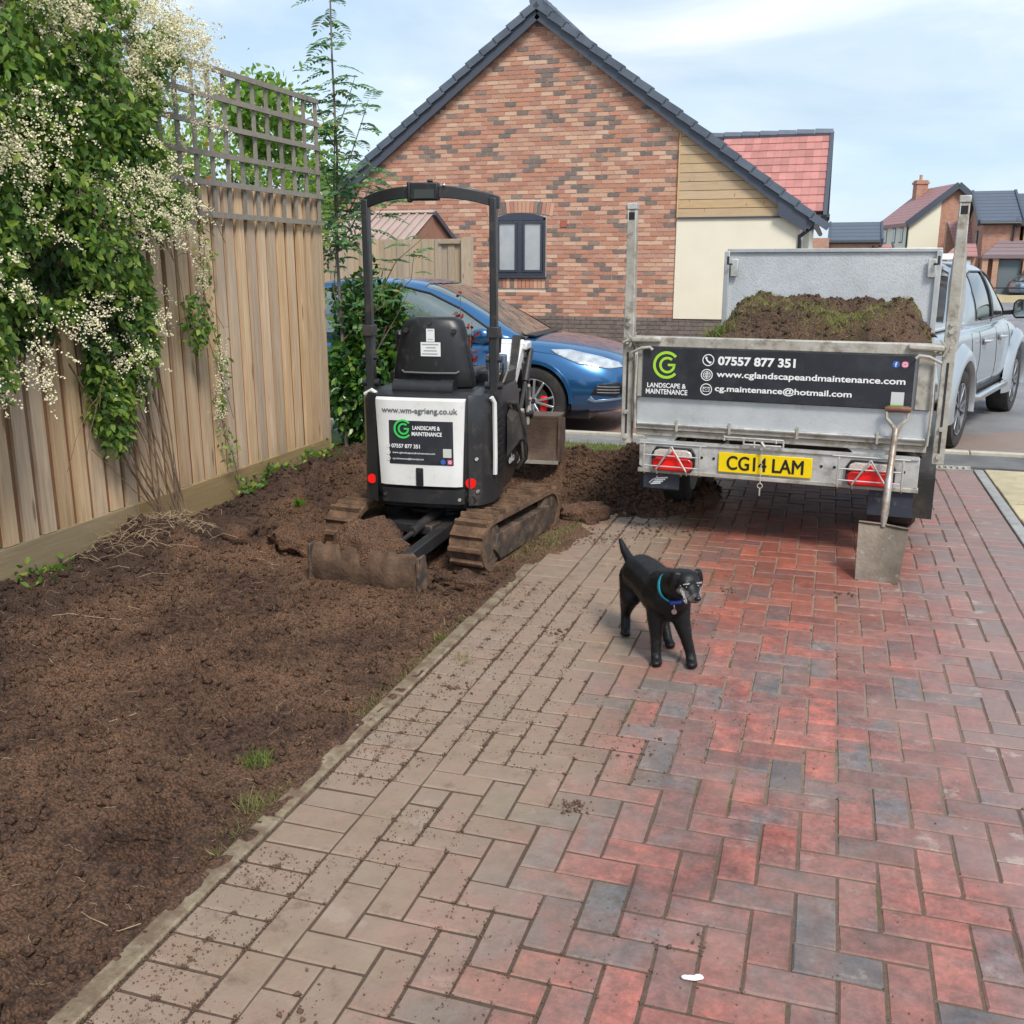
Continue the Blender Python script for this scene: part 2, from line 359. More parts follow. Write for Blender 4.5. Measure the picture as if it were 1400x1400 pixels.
def joint_material():
    t = NT('jointing sand'); c = t.mix(t.noise(t.pos, 60, 6, .7), (.085, .055, .038), (.24, .165, .115)); x_ = t.xyz(t.pos)[0]; c = t.mix(t.math('MULTIPLY', t.step(x_, .2, -.8), .6), c, (.075, .045, .03)); c = t.mix(t.math('MULTIPLY', t.math('MULTIPLY', t.step(x_, -.75, -.2), t.step(x_, .75, .3)), t.math('MULTIPLY', t.step(t.xyz(t.pos)[1], 2.4, 3.4), .7)), c, (.34, .25, .19))
    c = t.mix(t.step(t.noise(t.pos, 2.4, 5, .65), .56, .68), c, (.10, .115, .03))
    t.bump(t.noise(t.pos, 160, 5, .7), .9, .01); return t.set(c, .95)
JOINT = joint_material()
U = .1045; XL = -1.44; XS = XL+2*U; XH = XS+U; NC = 19; XR = XH+NC*U; XR2 = XR+U; XE = XR2+2*U
Y0, NR = .93, 72; Y1 = Y0+NR*U
def pv(w, l):
    g, ch, t = .0030, .0045, .04; a, b = w/2-g, l/2-g
    q0 = rng.uniform
    vs = [(-a, -b, -t), (a, -b, -t), (a, b, -t), (-a, b, -t), (-a, -b, -ch), (a, -b, -ch), (a, b, -ch), (-a, b, -ch),
          (-a+ch, -b+ch, 0), (a-ch, -b+ch, 0), (a-ch, b-ch, 0), (-a+ch, b-ch, 0)]
    vs = vs[:4]+[(x+q0(-.0014, .0014), y+q0(-.0014, .0014), z) for x, y, z in vs[4:]]
    fs = [(8, 9, 10, 11)]+[(i, (i+1) % 4, 4+(i+1) % 4, 4+i) for i in range(4)]+[(4+i, 4+(i+1) % 4, 8+(i+1) % 4, 8+i) for i in range(4)]
    return vs, fs
PM = {}
def pvmesh(w, l):
    k = (round(w, 3), round(l, 3), rng.randrange(6))
    if k not in PM: PM[k] = MB().add(*pv(w, l)).mesh('paver', PAV, smooth=False)
    return PM[k]
drive = kind(MB().bb(XL, XE, Y0-.5, Y1, -.12, -.0045).build('driveway', JOINT), 'structure')
blocks = []
for j in range(NR):
    yc = Y0+(j+.5)*U; blocks += [(XL+U, yc, 2*U, U), (XR2+U, yc, 2*U, U)]
for j in range(0, NR, 2): blocks += [(XS+U/2, Y0+(j+1)*U, U, 2*U), (XR+U/2, Y0+(j+.35)*U, U, 2*U)]
for i in range(-1, NC):
    for j in range(-1, NR):
        d = (i-j) % 4
        if d == 0 and j >= 0:
            a, b = max(i, 0), min(i+2, NC)
            if b > a: blocks.append((XH+(a+b)/2*U, Y0+(j+.5)*U, (b-a)*U, U))
        if d == 3 and i >= 0:
            a, b = max(j, 0), min(j+2, NR)
            if b > a: blocks.append((XH+(i+.5)*U, Y0+(a+b)/2*U, U, (b-a)*U))
blocks.sort(key=lambda b: depth_of(b[0], b[1]))
rest = MB()
for k, (x, y, w, l) in enumerate(blocks):
    j = (rng.gauss(0, .0006), rng.gauss(0, .0006), rng.uniform(-.0022, .0012)); tilt = (rng.gauss(0, .007), rng.gauss(0, .007), rng.gauss(0, .008))
    if k < 300:
        link('paver', pvmesh(w, l), drive, (x+j[0], y+j[1], j[2]), tilt)
    else:
        v, f = pv(w, l); m = Euler(tilt).to_matrix(); rest.add([m @ Vector(q)+Vector((x+j[0], y+j[1], j[2])) for q in v], f)
o = kind(rest.build('far_pavers', PAV, drive, smooth=False, fix=False), 'stuff')

# kerbs either side
CONC = M('concrete edging', (.27, .215, .145), .85, 0, (.19, .145, .09), 9, rnd=.12, bump=.6, bscale=70, dirt=((.13, .08, .05), 13, .44, .58, .85))
CONG = M('grey concrete edging', (.34, .34, .33), .8, 0, (.26, .25, .24), 12, rnd=.1, bump=.35, bscale=90)
ke = kind(MB().bb(XL-.062, XL-.004, .4, 6.3, -.16, -.03).build('concrete_kerb', CONC), 'structure')
y = .5
while y < 5.0:
    L = .9; jx = rng.gauss(0, .003); e = min(y+L, 5.03)
    m = MB(); m.bb(-.031, .031, -(e-y)/2+.002, (e-y)/2-.002, -.1, .0)
    m.build('kerb_stone', CONC, ke, (XL-.035+jx, (y+e)/2, .006+rng.gauss(0, .003)), (0, rng.gauss(0, .02), rng.gauss(0, .003)), bevel=.007); y = e
kr = kind(MB().bb(XE+.01, XE+.07, 1.2, Y1+.12, -.16, -.02).build('pavement_kerb', CONG), 'structure')
y = 1.3
while y < Y1:
    e = min(y+.9, Y1+.1); MB().bb(-.036, .036, -(e-y)/2+.002, (e-y)/2-.002, -.1, 0).build('kerb_stone', CONG, kr, (XE+.042, (y+e)/2, .006), bevel=.006); y = e
# patio
SLAB = M('riven yellow sandstone', (.52, .44, .27), .8, 0, (.40, .34, .22), 5, rnd=.13, bump=.6, bscale=16, dirt=((.20, .15, .09), 13, .55, .72, .5))
pb = kind(MB().bb(XE+.085, 4.6, 3.4, Y1+.1, -.12, -.012).build('patio', M('patio joints', (.13, .10, .07), .95, bump=.5)), 'structure')
yy = 3.4
while yy < Y1:
    h = rng.choice([.42, .5, .58, .45]); h = min(h, Y1+.1-yy); x = XE+.09
    while x < 4.5:
        w = rng.choice([.56, .84, .7, .42])
        if h > .1:
            m = MB(); m.bb(-w/2+.005, w/2-.005, -h/2+.005, h/2-.005, -.03, 0)
            m.build('slab', SLAB, pb, (x+w/2, yy+h/2, .004+rng.gauss(0, .002)), bevel=.006)
        x += w
    yy += h
# drain channel, asphalt strip, far kerb, road
YD = Y1+.02
dr = thing('drain_channel', 'narrow black slotted drain grating across the top of the brick driveway', 'drain', (0, YD, 0))
MB().bb(-.6, XE, -.01, .15, -.1, -.03).build('channel', BLACKP, dr)
for k in range(2): MB().bb(-.6, XE, -.012+k*.135, .016+k*.135, -.03, .006).build('rail', GALVD, dr)
m = MB(); x = -.59
while x < XE-.02: m.bb(x, x+.022, .018, .121, -.02, .003); x += .045
kind(m.build('grating_bars', GALVD, dr, smooth=False), 'stuff')
ASPH = M('asphalt', (.10, .098, .10), .75, 0, (.17, .165, .16), 3, bump=1., bscale=110, dirt=((.30, .27, .25), 90, .60, .72, .8))
def wet_asphalt():
    t = NT('damp road asphalt'); g = t.noise(t.pos, 120, 4, .7)
    c = t.mix(t.ramp(t.noise(t.pos, .7, 5, .6), [(.38, 0.), (.62, 1.)]), (.15, .148, .155), (.24, .235, .24)); c = t.mix(t.step(g, .56, .66), c, (.36, .33, .31))
    x, y, z = t.xyz(t.pos)
    p = t.step(t.math('ADD', t.math('MULTIPLY_ADD', x, -.75, y), t.math('MULTIPLY', t.noise(t.pos, 3, 4), .25)), 10.7, 10.4)   # older reddish crossover patch
    p = t.math('MULTIPLY', p, t.step(x, -.4, -.2)); p = t.math('MULTIPLY', p, t.step(y, 15.5, 15.3)); 
    c = t.mix(t.math('MULTIPLY', p, .9), c, t.mix(g, (.17, .12, .09), (.34, .25, .2)))
    t.bump(g, .8, .008); return t.set(c, t.ramp(t.noise(t.pos, 1.2, 4), [(.35, .42), (.65, .75)]))
ROAD = wet_asphalt()
kind(MB().bb(-1.2, 8, YD+.155, 9.2, -.1, .0).build('footway', ASPH), 'structure')
kind(MB().bb(-16, -1.2, 8.72, 9.2, -.1, .002).build('path', M('old grey path', (.24, .23, .22), .85, 0, (.17, .16, .15), 6, bump=.7, bscale=70)), 'structure')
kb = kind(MB().bb(-16, 9, 9.2, 9.29, -.15, .0).build('street_kerb', CONG), 'structure')
PALE = M('pale kerb concrete', (.50, .47, .38), .8, 0, (.40, .37, .30), 10, rnd=.08, bump=.3, dirt=((.2, .15, .1), 18, .55, .7, .5))
x = -7
while x < 8: MB().bb(x+.004, x+.91, 9.198, 9.284, -.05, .028).build('kerb_stone', PALE, kb, bevel=.008); x += .915
kind(MB().bb(-250, 300, 9.29, 500, -.5, -.19).build('road', ROAD), 'structure')
kind(MB().bb(-250, 300, -60, 9.2, -.3, -.14).build('ground', M('subsoil ground', (.12, .08, .05), .95, 0, (.07, .05, .03), 3, bump=.8, bscale=30)), 'structure')
def redbrick_ground():
    t = NT('red block drive'); b = t.n('TexBrick'); t.li(t.pos, b.inputs['Vector']); b.inputs['Scale'].default_value = 1; b.inputs['Brick Width'].default_value = .21; b.inputs['Row Height'].default_value = .105
    b.inputs['Color1'].default_value = (.30, .13, .10, 1); b.inputs['Color2'].default_value = (.22, .12, .10, 1); b.inputs['Mortar'].default_value = (.12, .08, .06, 1); b.inputs['Mortar Size'].default_value = .006
    c = t.mix(t.ramp(t.noise(t.pos, 3, 5), [(.35, 0.), (.7, .6)]), b.outputs[0], (.33, .25, .21)); t.bump(b.outputs['Fac'], -.4, .004); return t.set(c, .75)
kind(MB().bb(-16, -.7, 9.3, 17.95, -.25, -.183).build('block_paved_parking', redbrick_ground()), 'structure')
kind(MB().bb(-16, -3.9, -3, 8.7, -.2, -.03).build('neighbour_lawn', M('lawn', (.05, .09, .02), .9, 0, (.08, .12, .03), 4, bump=.6)), 'structure')

# ---------------------------------------------------------------- dug soil
def soil_material(name='dug soil', light=(.35, .185, .10), mid=(.20, .098, .053), dark=(.045, .022, .013)):
    t = NT(name); x, y, z = t.xyz(t.pos)
    n1 = t.noise(t.pos, 2.0, 5, .6); n2 = t.noise(t.vec(t.pos, (1, 1.7, 1)), 26, 8, .72); n3 = t.noise(t.pos, 110, 5, .75)
    c = t.mix(t.ramp(n2, [(.40, 0.), (.54, 1.)]), dark, mid); c = t.mix(t.ramp(n1, [(.40, 0.), (.60, .75)]), c, light)
    dk = t.step(t.math('ADD', x, t.math('MULTIPLY', n1, .7)), -2.72, -3.15)      # darker earth along the fence
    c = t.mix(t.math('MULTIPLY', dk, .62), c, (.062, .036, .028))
    c = t.mix(t.math('MULTIPLY', t.step(n3, .56, .68), .5), c, (.30, .185, .115))
    vo = t.voro(t.vec(t.pos, (1, 1.5, 1)), 95); c = t.mix(t.ramp(vo, [(.35, 0.), (.75, .75)]), c, dark)  # crevices between crumbs painted dark, their shade put into the colour
    t.bump(t.math('ADD', t.math('SUBTRACT', t.math('MULTIPLY', n2, 1.4), t.math('MULTIPLY', vo, .8)), n3), 1., .02)
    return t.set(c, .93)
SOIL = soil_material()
def soil_h(x, y):
    rg_ = .45+.75*sst(fbm(x, y, 1.7, 3, 91), -.5, .6); h = -.054+.022*fbm(x, y, 1.3, 3, 3)+rg_*(.020*np.abs(fbm(x, y, 5, 3, 11))+.022*np.abs(fbm(x, y*1.5, 11, 3, 21))+.014*np.abs(fbm(x*.8, y*1.7, 24, 3, 31)))+.006*fbm(x, y*1.4, 55, 2, 36)+.03*np.maximum(fbm(x, y*1.3, 4.2, 2, 95)-.62, 0)
    h += .06*sst(x, -3.0, -3.75)*(1+.9*fbm(x, y, 2.5, 3, 40))+.035*sst(x, -3.2, -3.6)*np.abs(fbm(x, y, 8, 2, 44))
    # ruts left by the grousers
    rut = sst(np.abs(x+2.75-.1*(y-3.5)), .42, .25)*sst(y, 2.6, 3.1)*sst(y, 4.7, 4.3); h += rut*(.008*np.sin(y*62+2*fbm(x, y, 2, 2, 5))-.008)
    h = h+.25*np.exp(-(((x+1.15)/.48)**2+((y-7.05)/.55)**2))*(1+.35*fbm(x, y, 5, 3, 60))
    h = h+.14*np.exp(-(((x+1.9)/.6)**2+((y-7.2)/.6)**2))*(1+.6*fbm(x, y, 4, 3, 61))
    h = h+.13*np.exp(-(((x+3.3)/.5)**2+((y-6.3)/.8)**2))*(1+.7*fbm(x, y, 5, 3, 62))
    h = h+.10*np.exp(-(((x+3.35)/.28)**2+((y-4.55)/.25)**2))*(1+.6*fbm(x, y, 8, 3, 63))
    h = h-.11*np.exp(-(((x+1.86)/.11)**4+((y-2.22)/.05)**2))-.08*np.exp(-(((x+1.82)/.13)**4+((y-2.08)/.04)**2))+.05*np.exp(-(((x+1.9)/.16)**2+((y-2.33)/.06)**2))+.03*np.exp(-(((x+1.85)/.09)**2+((y-2.145)/.018)**2))
    cover = 1-sst(((x+1.18)/.52)**2+((y-6.95)/.78)**2+.35*fbm(x, y, 4, 3, 70), .8, 1.15)
    kj = .03*fbm(x*0, y, 3.5, 4, 93); kerbline = sst(x, -1.60, -1.5)
    kerbline2 = sst(x-kj, -1.495, -1.465)
    low = h*(1-kerbline)+kerbline*(-.008+.026*fbm(x, y, 3, 3, 81)+.010*fbm(x, y, 30, 2, 80))
    low = low*(1-kerbline2)-.09*kerbline2
    edge = sst(y, 4.95, 5.35)   # past the last kerb stone the soil runs onto the blocks
    spill = sst(x, -1.22-.1*fbm(x*0, y, 3, 2, 90), -1.42-.1*fbm(x*0, y, 3, 2, 90))*edge
    low = low*(1-spill)+(np.maximum(h, -.02)+.028)*spill
    return low*(1-cover)+(np.maximum(h, -.04)+.03)*cover
nx, ny = 470, 1280
gx = np.linspace(-3.96, -.60, nx); gy = .3+(np.linspace(0, 1, ny)**1.25)*8.15
X, Y = np.meshgrid(gx, gy); Z = soil_h(X, Y)
Z = np.where(Y > 8.2, np.minimum(Z, .01), Z)
V = np.stack([X, Y, Z], -1).reshape(-1, 3); i = (np.arange(ny-1)[:, None]*nx+np.arange(nx-1)[None]).ravel()
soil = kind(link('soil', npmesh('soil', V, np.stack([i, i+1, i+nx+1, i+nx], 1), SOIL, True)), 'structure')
# clods on the soil and the crumbs trodden onto the blocks
def on_soil(n, x0, x1, y0, y1): return nr.uniform(x0, x1, n), y0+(y1-y0)*nr.uniform(0, 1, n)**1.5
x, y = on_soil(42000, -3.9, -1.52, .9, 8.1); s = .0022+.022*nr.uniform(0, 1, 42000)**7+.018*(x < -3.0)*nr.uniform(0, 1, 42000)**5
P = np.stack([x, y, soil_h(x, y)+s*.3], 1); a = clods(P, s)
n = 3200; th = nr.uniform(0, 2*pi, n); rr = nr.uniform(0, 1, n)**.5; x2 = -1.2+.55*rr*np.cos(th); y2 = 6.95+.78*rr*np.sin(th); s2 = .006+.026*nr.uniform(0, 1, n)**4
b = clods(np.stack([x2, y2, np.maximum(soil_h(x2, y2), 0)+s2*.3], 1), s2)
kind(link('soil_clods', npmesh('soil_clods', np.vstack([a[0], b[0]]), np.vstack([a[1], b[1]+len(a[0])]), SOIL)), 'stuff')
CRUMB = M('crumbs of soil', (.085, .048, .03), .95, 0, (.14, .085, .055), 30)
n = 105000; y = 1.+6.2*nr.uniform(0, 1, n)**1.25; x = XL+nr.exponential(.5, n); snap = nr.uniform(0, 1, n) < .62
x = np.where(snap, XL+np.round((x-XL)/U)*U+nr.normal(0, .006, n), x); sw = (nr.uniform(0, 1, n) < .5) & snap; y = np.where(sw, Y0+np.round((y-Y0)/U)*U+nr.normal(0, .006, n), y)
k = (x < .9) & (nr.uniform(0, 1, n) < np.clip(1.1-.42*(x-XL), .12, 1)); x, y = x[k], y[k]
cl = vn(x*3, y*3, 5) > -.25; x, y = x[cl], y[cl]; s = .0007+.0038*nr.uniform(0, 1, len(x))**6
a = clods(np.stack([x, y, s*.4-.001], 1), s)
cl2 = [(-.62, 2.62, .03, 60), (-.38, 4.85, .03, 30), (-1.22, 5.6, .09, 120), (-.95, 5.9, .12, 160), (-.6, 6.1, .12, 60), (-1.05, 4.0, .06, 50), (-1.3, 3.3, .05, 60), (.18, 4.95, .04, 20), (-.2, 2.1, .02, 12), (-1.0, 1.62, .05, 30), (.7, 3.0, .03, 9), (-.55, 3.05, .07, 36)]
px = np.concatenate([nr.normal(q[0], q[2], q[3]) for q in cl2]); py = np.concatenate([nr.normal(q[1], q[2], q[3]) for q in cl2]); s = .002+.010*nr.uniform(0, 1, len(px))**3
b = clods(np.stack([px, py, s*.4], 1), s)
kind(link('soil_crumbs', npmesh('soil_crumbs', np.vstack([a[0], b[0]]), np.vstack([a[1], b[1]+len(a[0])]), CRUMB)), 'stuff')
# straw, roots and snapped stems lying on the soil
STRAW = M('dead roots', (.42, .31, .19), .9, 0, (.25, .17, .10), 20)
m = MB()
for k in range(900):
    x0, y0 = rng.uniform(-3.8, -1.6), 1.2+rng.random()**1.4*6.2; L = rng.uniform(.02, .07) if k > 26 else rng.uniform(.12, .38); a0 = rng.uniform(0, 2*pi)
    if rng.random() < .5: x0 = rng.uniform(-3.8, -2.9)
    pts = []
    for q in range(5):
        xx, yy = x0+cos(a0)*L*q/4, y0+sin(a0)*L*q/4; a0 += rng.gauss(0, .16); pts.append((xx, yy, float(soil_h(np.array([xx]), np.array([yy]))[0])+.004))
    m.tube(pts, .0007 if k > 18 else .0016, 4)
kind(m.build('dead_roots', STRAW, smooth=False, fix=False), 'stuff')
# grass
GRASS = leafmat('grass', [(0, (.06, .11, .015)), (.5, (.12, .19, .03)), (.8, (.20, .22, .06)), (1, (.33, .27, .11))], .6, .3)
DRYG = leafmat('tired grass', [(0, (.10, .12, .03)), (.5, (.20, .18, .07)), (1, (.38, .30, .15))], .7, .2)
def gp(n, x0, x1, y0, y1, dens=None):
    x = nr.uniform(x0, x1, n); y = nr.uniform(y0, y1, n)
    if dens: k = vn(x*dens, y*dens, 3) > -.1; x, y = x[k], y[k]
    return np.stack([x, y, soil_h(x, y)-.003], 1)
P = gp(9000, -3.4, -1.1, 7.95, 8.72); P[:, 2] = .0; kind(grass_patch('grass_verge', P, nr.uniform(.025, .06, len(P)), GRASS), 'stuff')
kind(MB().bb(-3.95, -1.15, 8.1, 8.72, -.1, .006).build('grass_verge_ground', M('verge earth', (.10, .12, .03), .95, 0, (.16, .13, .06), 9)), 'structure')
def fringe(n, y0, y1, w):
    y = nr.uniform(y0, y1, n); x = -1.505-np.abs(nr.normal(0, w, n)); k = vn(x*2, y*2.2, 8) > .05; x, y = x[k], y[k]; return np.stack([x, y, soil_h(x, y)-.004], 1)
Pf = np.vstack([fringe(2600, 1.5, 5.0, .05), gp(5200, -1.78, -1.40, 4.9, 6.3, 3), gp(1800, -2.2, -1.2, 6.4, 7.9, 3)])
kind(grass_patch('torn_turf', Pf, nr.uniform(.015, .045, len(Pf)), DRYG, lean=.9), 'stuff')
def tuft(cx, cy, r, n, h, mat, label, zz=None, g=None):
    th = nr.uniform(0, 2*pi, n); q = r*nr.uniform(0, 1, n)**.7; x = q*np.cos(th); y = q*np.sin(th)
    z0 = float(soil_h(np.array([cx]), np.array([cy]))[0]) if zz is None else zz
    o = grass_patch('grass_tuft', np.stack([x, y, np.zeros(n)-.004], 1), nr.uniform(h*.5, h, n), mat, lean=.55); o.location = (cx, cy, z0)
    return tag(o, label, 'grass')
tuft(-1.74, 2.63, .055, 130, .06, GRASS, 'small bright green grass tuft alone on the bare brown soil')
tuft(-.93, 1.50, .022, 60, .022, GRASS, 'tiny green weed growing in a dusty paver joint near the bottom edge', 0)
tuft(-1.36, 3.62, .06, 90, .035, DRYG, 'flattened weed spilling over the concrete edging onto the pavers', 0)
tuft(-1.56, 3.9, .05, 90, .05, GRASS, 'short grass tuft at the soil side of the concrete edging, level with the dog')
tuft(-1.58, 2.35, .05, 80, .06, DRYG, 'yellowing grass tuft at the broken edge of the concrete kerb')
tuft(-.52, 3.92, .022, 45, .02, DRYG, 'tiny tuft in the joint between the paws of the dog', 0)
# ---------------------------------------------------------------- tall board fence with trellis
def wood(name, a, b, rnd=.12, grain=(14, 14, 1.1), dirt=None, rough=.8):
    t = NT(name); off = t.n('CombineXYZ'); r = t.n('ObjectInfo').outputs['Random']; t.li(t.math('MULTIPLY', r, 30), off.inputs[2]); t.li(t.math('MULTIPLY', r, 11), off.inputs[0])
    add = t.n('VectorMath', operation='ADD'); t.li(t.obj(), add.inputs[0]); t.li(off.outputs[0], add.inputs[1]); p = add.outputs[0]
    g = t.noise(t.vec(p, grain), 3.2, 6, .6, .6); kn = t.voro(t.vec(p, (7, 7, 2.1)), 1.6)
    c = t.mix(t.ramp(g, [(.3, 0.), (.7, 1.)]), a, b)
    c = t.mix(t.ramp(kn, [(.07, .8), (.15, 0.)]), c, (b[0]*.45, b[1]*.38, b[2]*.3))
    hs = t.n('HueSaturation'); t.li(t.math('MULTIPLY_ADD', t.rnd(), 2*rnd, 1-rnd), hs.inputs['Value']); t.li(t.math('MULTIPLY_ADD', t.rnd(3), .25, .85), hs.inputs['Saturation']); t.li(c, hs.inputs['Color']); c = hs.outputs[0]
    c = t.mix(t.math('MULTIPLY', t.step(t.noise(t.vec(t.pos, (1, 1, .5)), 3.0, 5, .65), .52, .68),   .25), c, (.34, .29, .22))
    x, y, z = t.xyz(t.pos); gm = t.math('MULTIPLY', t.step(t.math('ADD', z, t.math('MULTIPLY', t.noise(t.pos, 3, 4), .3)), .55, .12), .5); c = t.mix(gm, c, (.19, .15, .075))
    t.bump(g, .35, .004); return t.set(c, rough)
WOOD = wood('treated softwood', (.62, .455, .295), (.40, .26, .145), .16)
WOODD = wood('recessed softwood', (.24, .12, .06), (.17, .085, .042))  # backing wood coloured darker, putting the shade of the gaps into it
GRAVB = wood('gravel board wood', (.36, .25, .13), (.26, .175, .085), grain=(14, 1.1, 14))
TRE = wood('weathered trellis wood', (.27, .235, .195), (.19, .165, .135), grain=(9, 9, 9))
fx = -3.85
fe = thing('tall_board_fence', 'tall pale timber board fence with trellis top running along the dug bed', 'fence', (fx, 0, 0))
yb = 7.14; k = 0
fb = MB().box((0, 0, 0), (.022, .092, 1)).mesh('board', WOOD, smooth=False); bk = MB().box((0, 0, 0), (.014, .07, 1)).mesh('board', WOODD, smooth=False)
y = yb-.05
while y > .4:
    z1 = 2.09+rng.gauss(0, .004); z0 = .222+rng.uniform(0, .006)
    if y-.066 > .4: link('board', bk, fe, (-.008, y-.066, (z0+z1)/2), None, (1, 1, z1-z0-.02))
    o = link('board', fb, fe, (.008+rng.gauss(0, .0015), y, (z0+z1)/2), (rng.gauss(0, .0018), 0, rng.gauss(0, .02)), (1, rng.uniform(.95, 1.05), z1-z0)); y -= .132
y = yb
while y > .5:
    e = max(y-2.4, .4); MB().box((0, 0, 0), (.034, y-e-.004, .20)).build('gravel_board', GRAVB, fe, (.011, (y+e)/2, .124), bevel=.003); y = e
MB().bb(-.05, .018, yb, yb+.045, -.2, 2.1).build('post', WOOD, fe, smooth=False)
for y in (4.7, 2.3): MB().bb(-.11, -.03, y-.04, y+.04, -.2, 2.7).build('post', WOODD, fe)
for z in (.5, 1.2, 1.9): MB().bb(-.07, -.026, .4, yb, z-.04, z+.04).build('arris_rail', WOODD, fe)
tr = MB().bb(.0, .012, 7.1, 7.14, 1.90, 2.80).build('trellis', TRE, fe, (.032, 0, 0), smooth=False)
sv = MB().box((0, 0, 0), (.014, .032, 1)).mesh('slat', TRE, smooth=False)
y = 6.95
while y > .5: link('slat', sv, tr, (.0, y, 2.345), (0, 0, 0), (1, 1, .9)); y -= .172
for z in (1.905, 2.10, 2.275, 2.45, 2.62, 2.785):
    MB().bb(-.008, .008, 2.9, 7.15, -.017, .017).build('slat', TRE, tr, (.0155, 0, z), smooth=False)
# ---------------------------------------------------------------- climbing plant
VINE = leafmat('climber leaf', [(0, (.035, .085, .016)), (.35, (.09, .18, .03)), (.7, (.20, .31, .055)), (1, (.38, .45, .09))], .6, .42)
FLOWER = M('cream blossom', (.86, .80, .60), .8, 0, (.74, .70, .44), 30, rnd=.12, Subsurface_Weight=0)
BARK = M('twining stems', (.20, .13, .08), .85, 0, (.10, .065, .04), 15, bump=.5, bscale=80)
# lobes: centre, radii, weight
LOBES = [((-3.64, 3.2, 2.5), (.34, 1.0, .62), 3.2), ((-3.66, 4.3, 2.55), (.30, .85, .52), 2.9), ((-3.68, 5.0, 2.55), (.20, .42, .40), 1.2), ((-3.70, 4.95, 2.0), (.15, .32, .36), .7),
         ((-3.66, 4.2, 1.85), (.24, .75, .50), 2.1), ((-3.66, 3.35, 1.75), (.26, .62, .55), 1.8), ((-3.62, 3.3, 1.2), (.22, .42, .28), .8),
         ((-3.72, 4.62, 1.35), (.13, .28, .52), 1.0), ((-3.74, 4.5, .92), (.09, .17, .36), .4), ((-3.70, 5.1, 1.62), (.10, .22, .16), .2), ((-3.72, 5.3, 1.25), (.07, .10, .2), .08), ((-3.70, 3.9, 1.55), (.18, .35, .25), .4),
         ((-3.62, 2.3, 2.2), (.34, .9, .8), 2.2), ((-3.75, 4.5, 2.98), (.14, .6, .16), .4)]
def lobes_pts(n, lob, shell=.55):
    w = np.array([l[2] for l in lob]); idx = nr.choice(len(lob), n, p=w/w.sum())
    c = np.array([l[0] for l in lob])[idx]; r = np.array([l[1] for l in lob])[idx]
    d = nr.normal(size=(n, 3)); d /= np.linalg.norm(d, axis=1, keepdims=True); q = (shell+(1-shell)*nr.uniform(0, 1, n)**.6)[:, None]
    return c+d*r*q*nr.uniform(.85, 1.12, (n, 1)), d
cp = thing('climbing_plant', 'big white-blossomed climber smothering the near part of the tall fence', 'climbing plant', (-3.6, 4.8, 0)); base = np.array([-3.6, 4.8, 0])
P, D = lobes_pts(38000, LOBES); n1 = fbm(P[:, 1]+P[:, 0], P[:, 2], 2.6, 3, 7); P = P[(n1 > -.26) & (P[:, 0] > -3.98)]; D = D[:len(P)]
P[:, 0] = np.where(P[:, 0] < -3.81, -3.81+nr.uniform(0, .12, len(P)), P[:, 0])
n = len(P); dr = nr.normal(size=(n, 3))*.75+np.array([.35, 0, -.75]); RM = frames(dr, nr.normal(size=(n, 3))*.5+np.array([.8, -.5, .5]))
S = nr.uniform(.026, .064, n)
d3 = np.linalg.norm(P-np.array([0, 0, 1.6]), axis=1)-P[:, 0]*.25; order = np.argsort(d3); vis = order[(P[order, 1] > 3.45)][:260]; msk = np.ones(n, bool); msk[vis] = False
T6, F6 = LEAF
V, F = scatter(T6, F6, (P-base)[msk], RM[msk], S[msk]); kind(link('foliage', npmesh('foliage', V, F, VINE), cp), 'stuff')
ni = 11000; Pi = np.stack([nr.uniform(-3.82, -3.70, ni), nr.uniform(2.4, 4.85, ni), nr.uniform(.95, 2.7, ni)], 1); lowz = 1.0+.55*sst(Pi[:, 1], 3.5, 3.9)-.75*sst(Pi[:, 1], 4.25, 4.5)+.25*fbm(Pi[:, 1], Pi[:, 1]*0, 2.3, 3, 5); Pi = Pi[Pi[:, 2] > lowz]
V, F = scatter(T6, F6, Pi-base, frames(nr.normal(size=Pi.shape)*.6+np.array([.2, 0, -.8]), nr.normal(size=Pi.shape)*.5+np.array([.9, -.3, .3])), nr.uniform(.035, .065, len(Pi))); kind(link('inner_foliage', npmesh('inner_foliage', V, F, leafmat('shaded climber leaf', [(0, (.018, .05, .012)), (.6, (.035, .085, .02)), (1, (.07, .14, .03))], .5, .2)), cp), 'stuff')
lm = MB().add(*LEAF).mesh('leaf', VINE, smooth=False, fix=False)
for i in vis: link('leaf', lm, cp, P[i]-base, Matrix(RM[i].tolist()).to_euler(), (S[i],)*3)
# blossom panicles
FL = [((-3.60, 3.6, 2.85), (.30, .7, .34), 3.6), ((-3.62, 4.4, 2.82), (.26, .65, .26), 2.8), ((-3.60, 4.95, 2.62), (.24, .45, .34), 2.3), ((-3.58, 4.55, 2.25), (.22, .45, .35), 1.6),
      ((-3.60, 4.75, 1.95), (.18, .3, .28), 1.4), ((-3.50, 3.6, 1.62), (.16, .30, .30), .8), ((-3.46, 3.45, 1.25), (.16, .22, .25), .7), ((-3.46, 3.5, 2.3), (.12, .3, .3), .6), ((-3.52, 3.95, 1.42), (.12, .22, .14), .45),
      ((-3.62, 4.65, 1.5), (.14, .22, .3), .45), ((-3.5, 3.85, 2.35), (.16, .25, .4), .6), ((-3.7, 4.62, 1.08), (.08, .1, .1), .12), ((-3.6, 2.3, 2.4), (.3, .8, .6), 1.2)]
P, D = lobes_pts(2300, FL, .7); k = fbm(P[:, 1], P[:, 2], 3.2, 2, 17) > -.12; P = P[k]; D = D[k]; n = len(P)
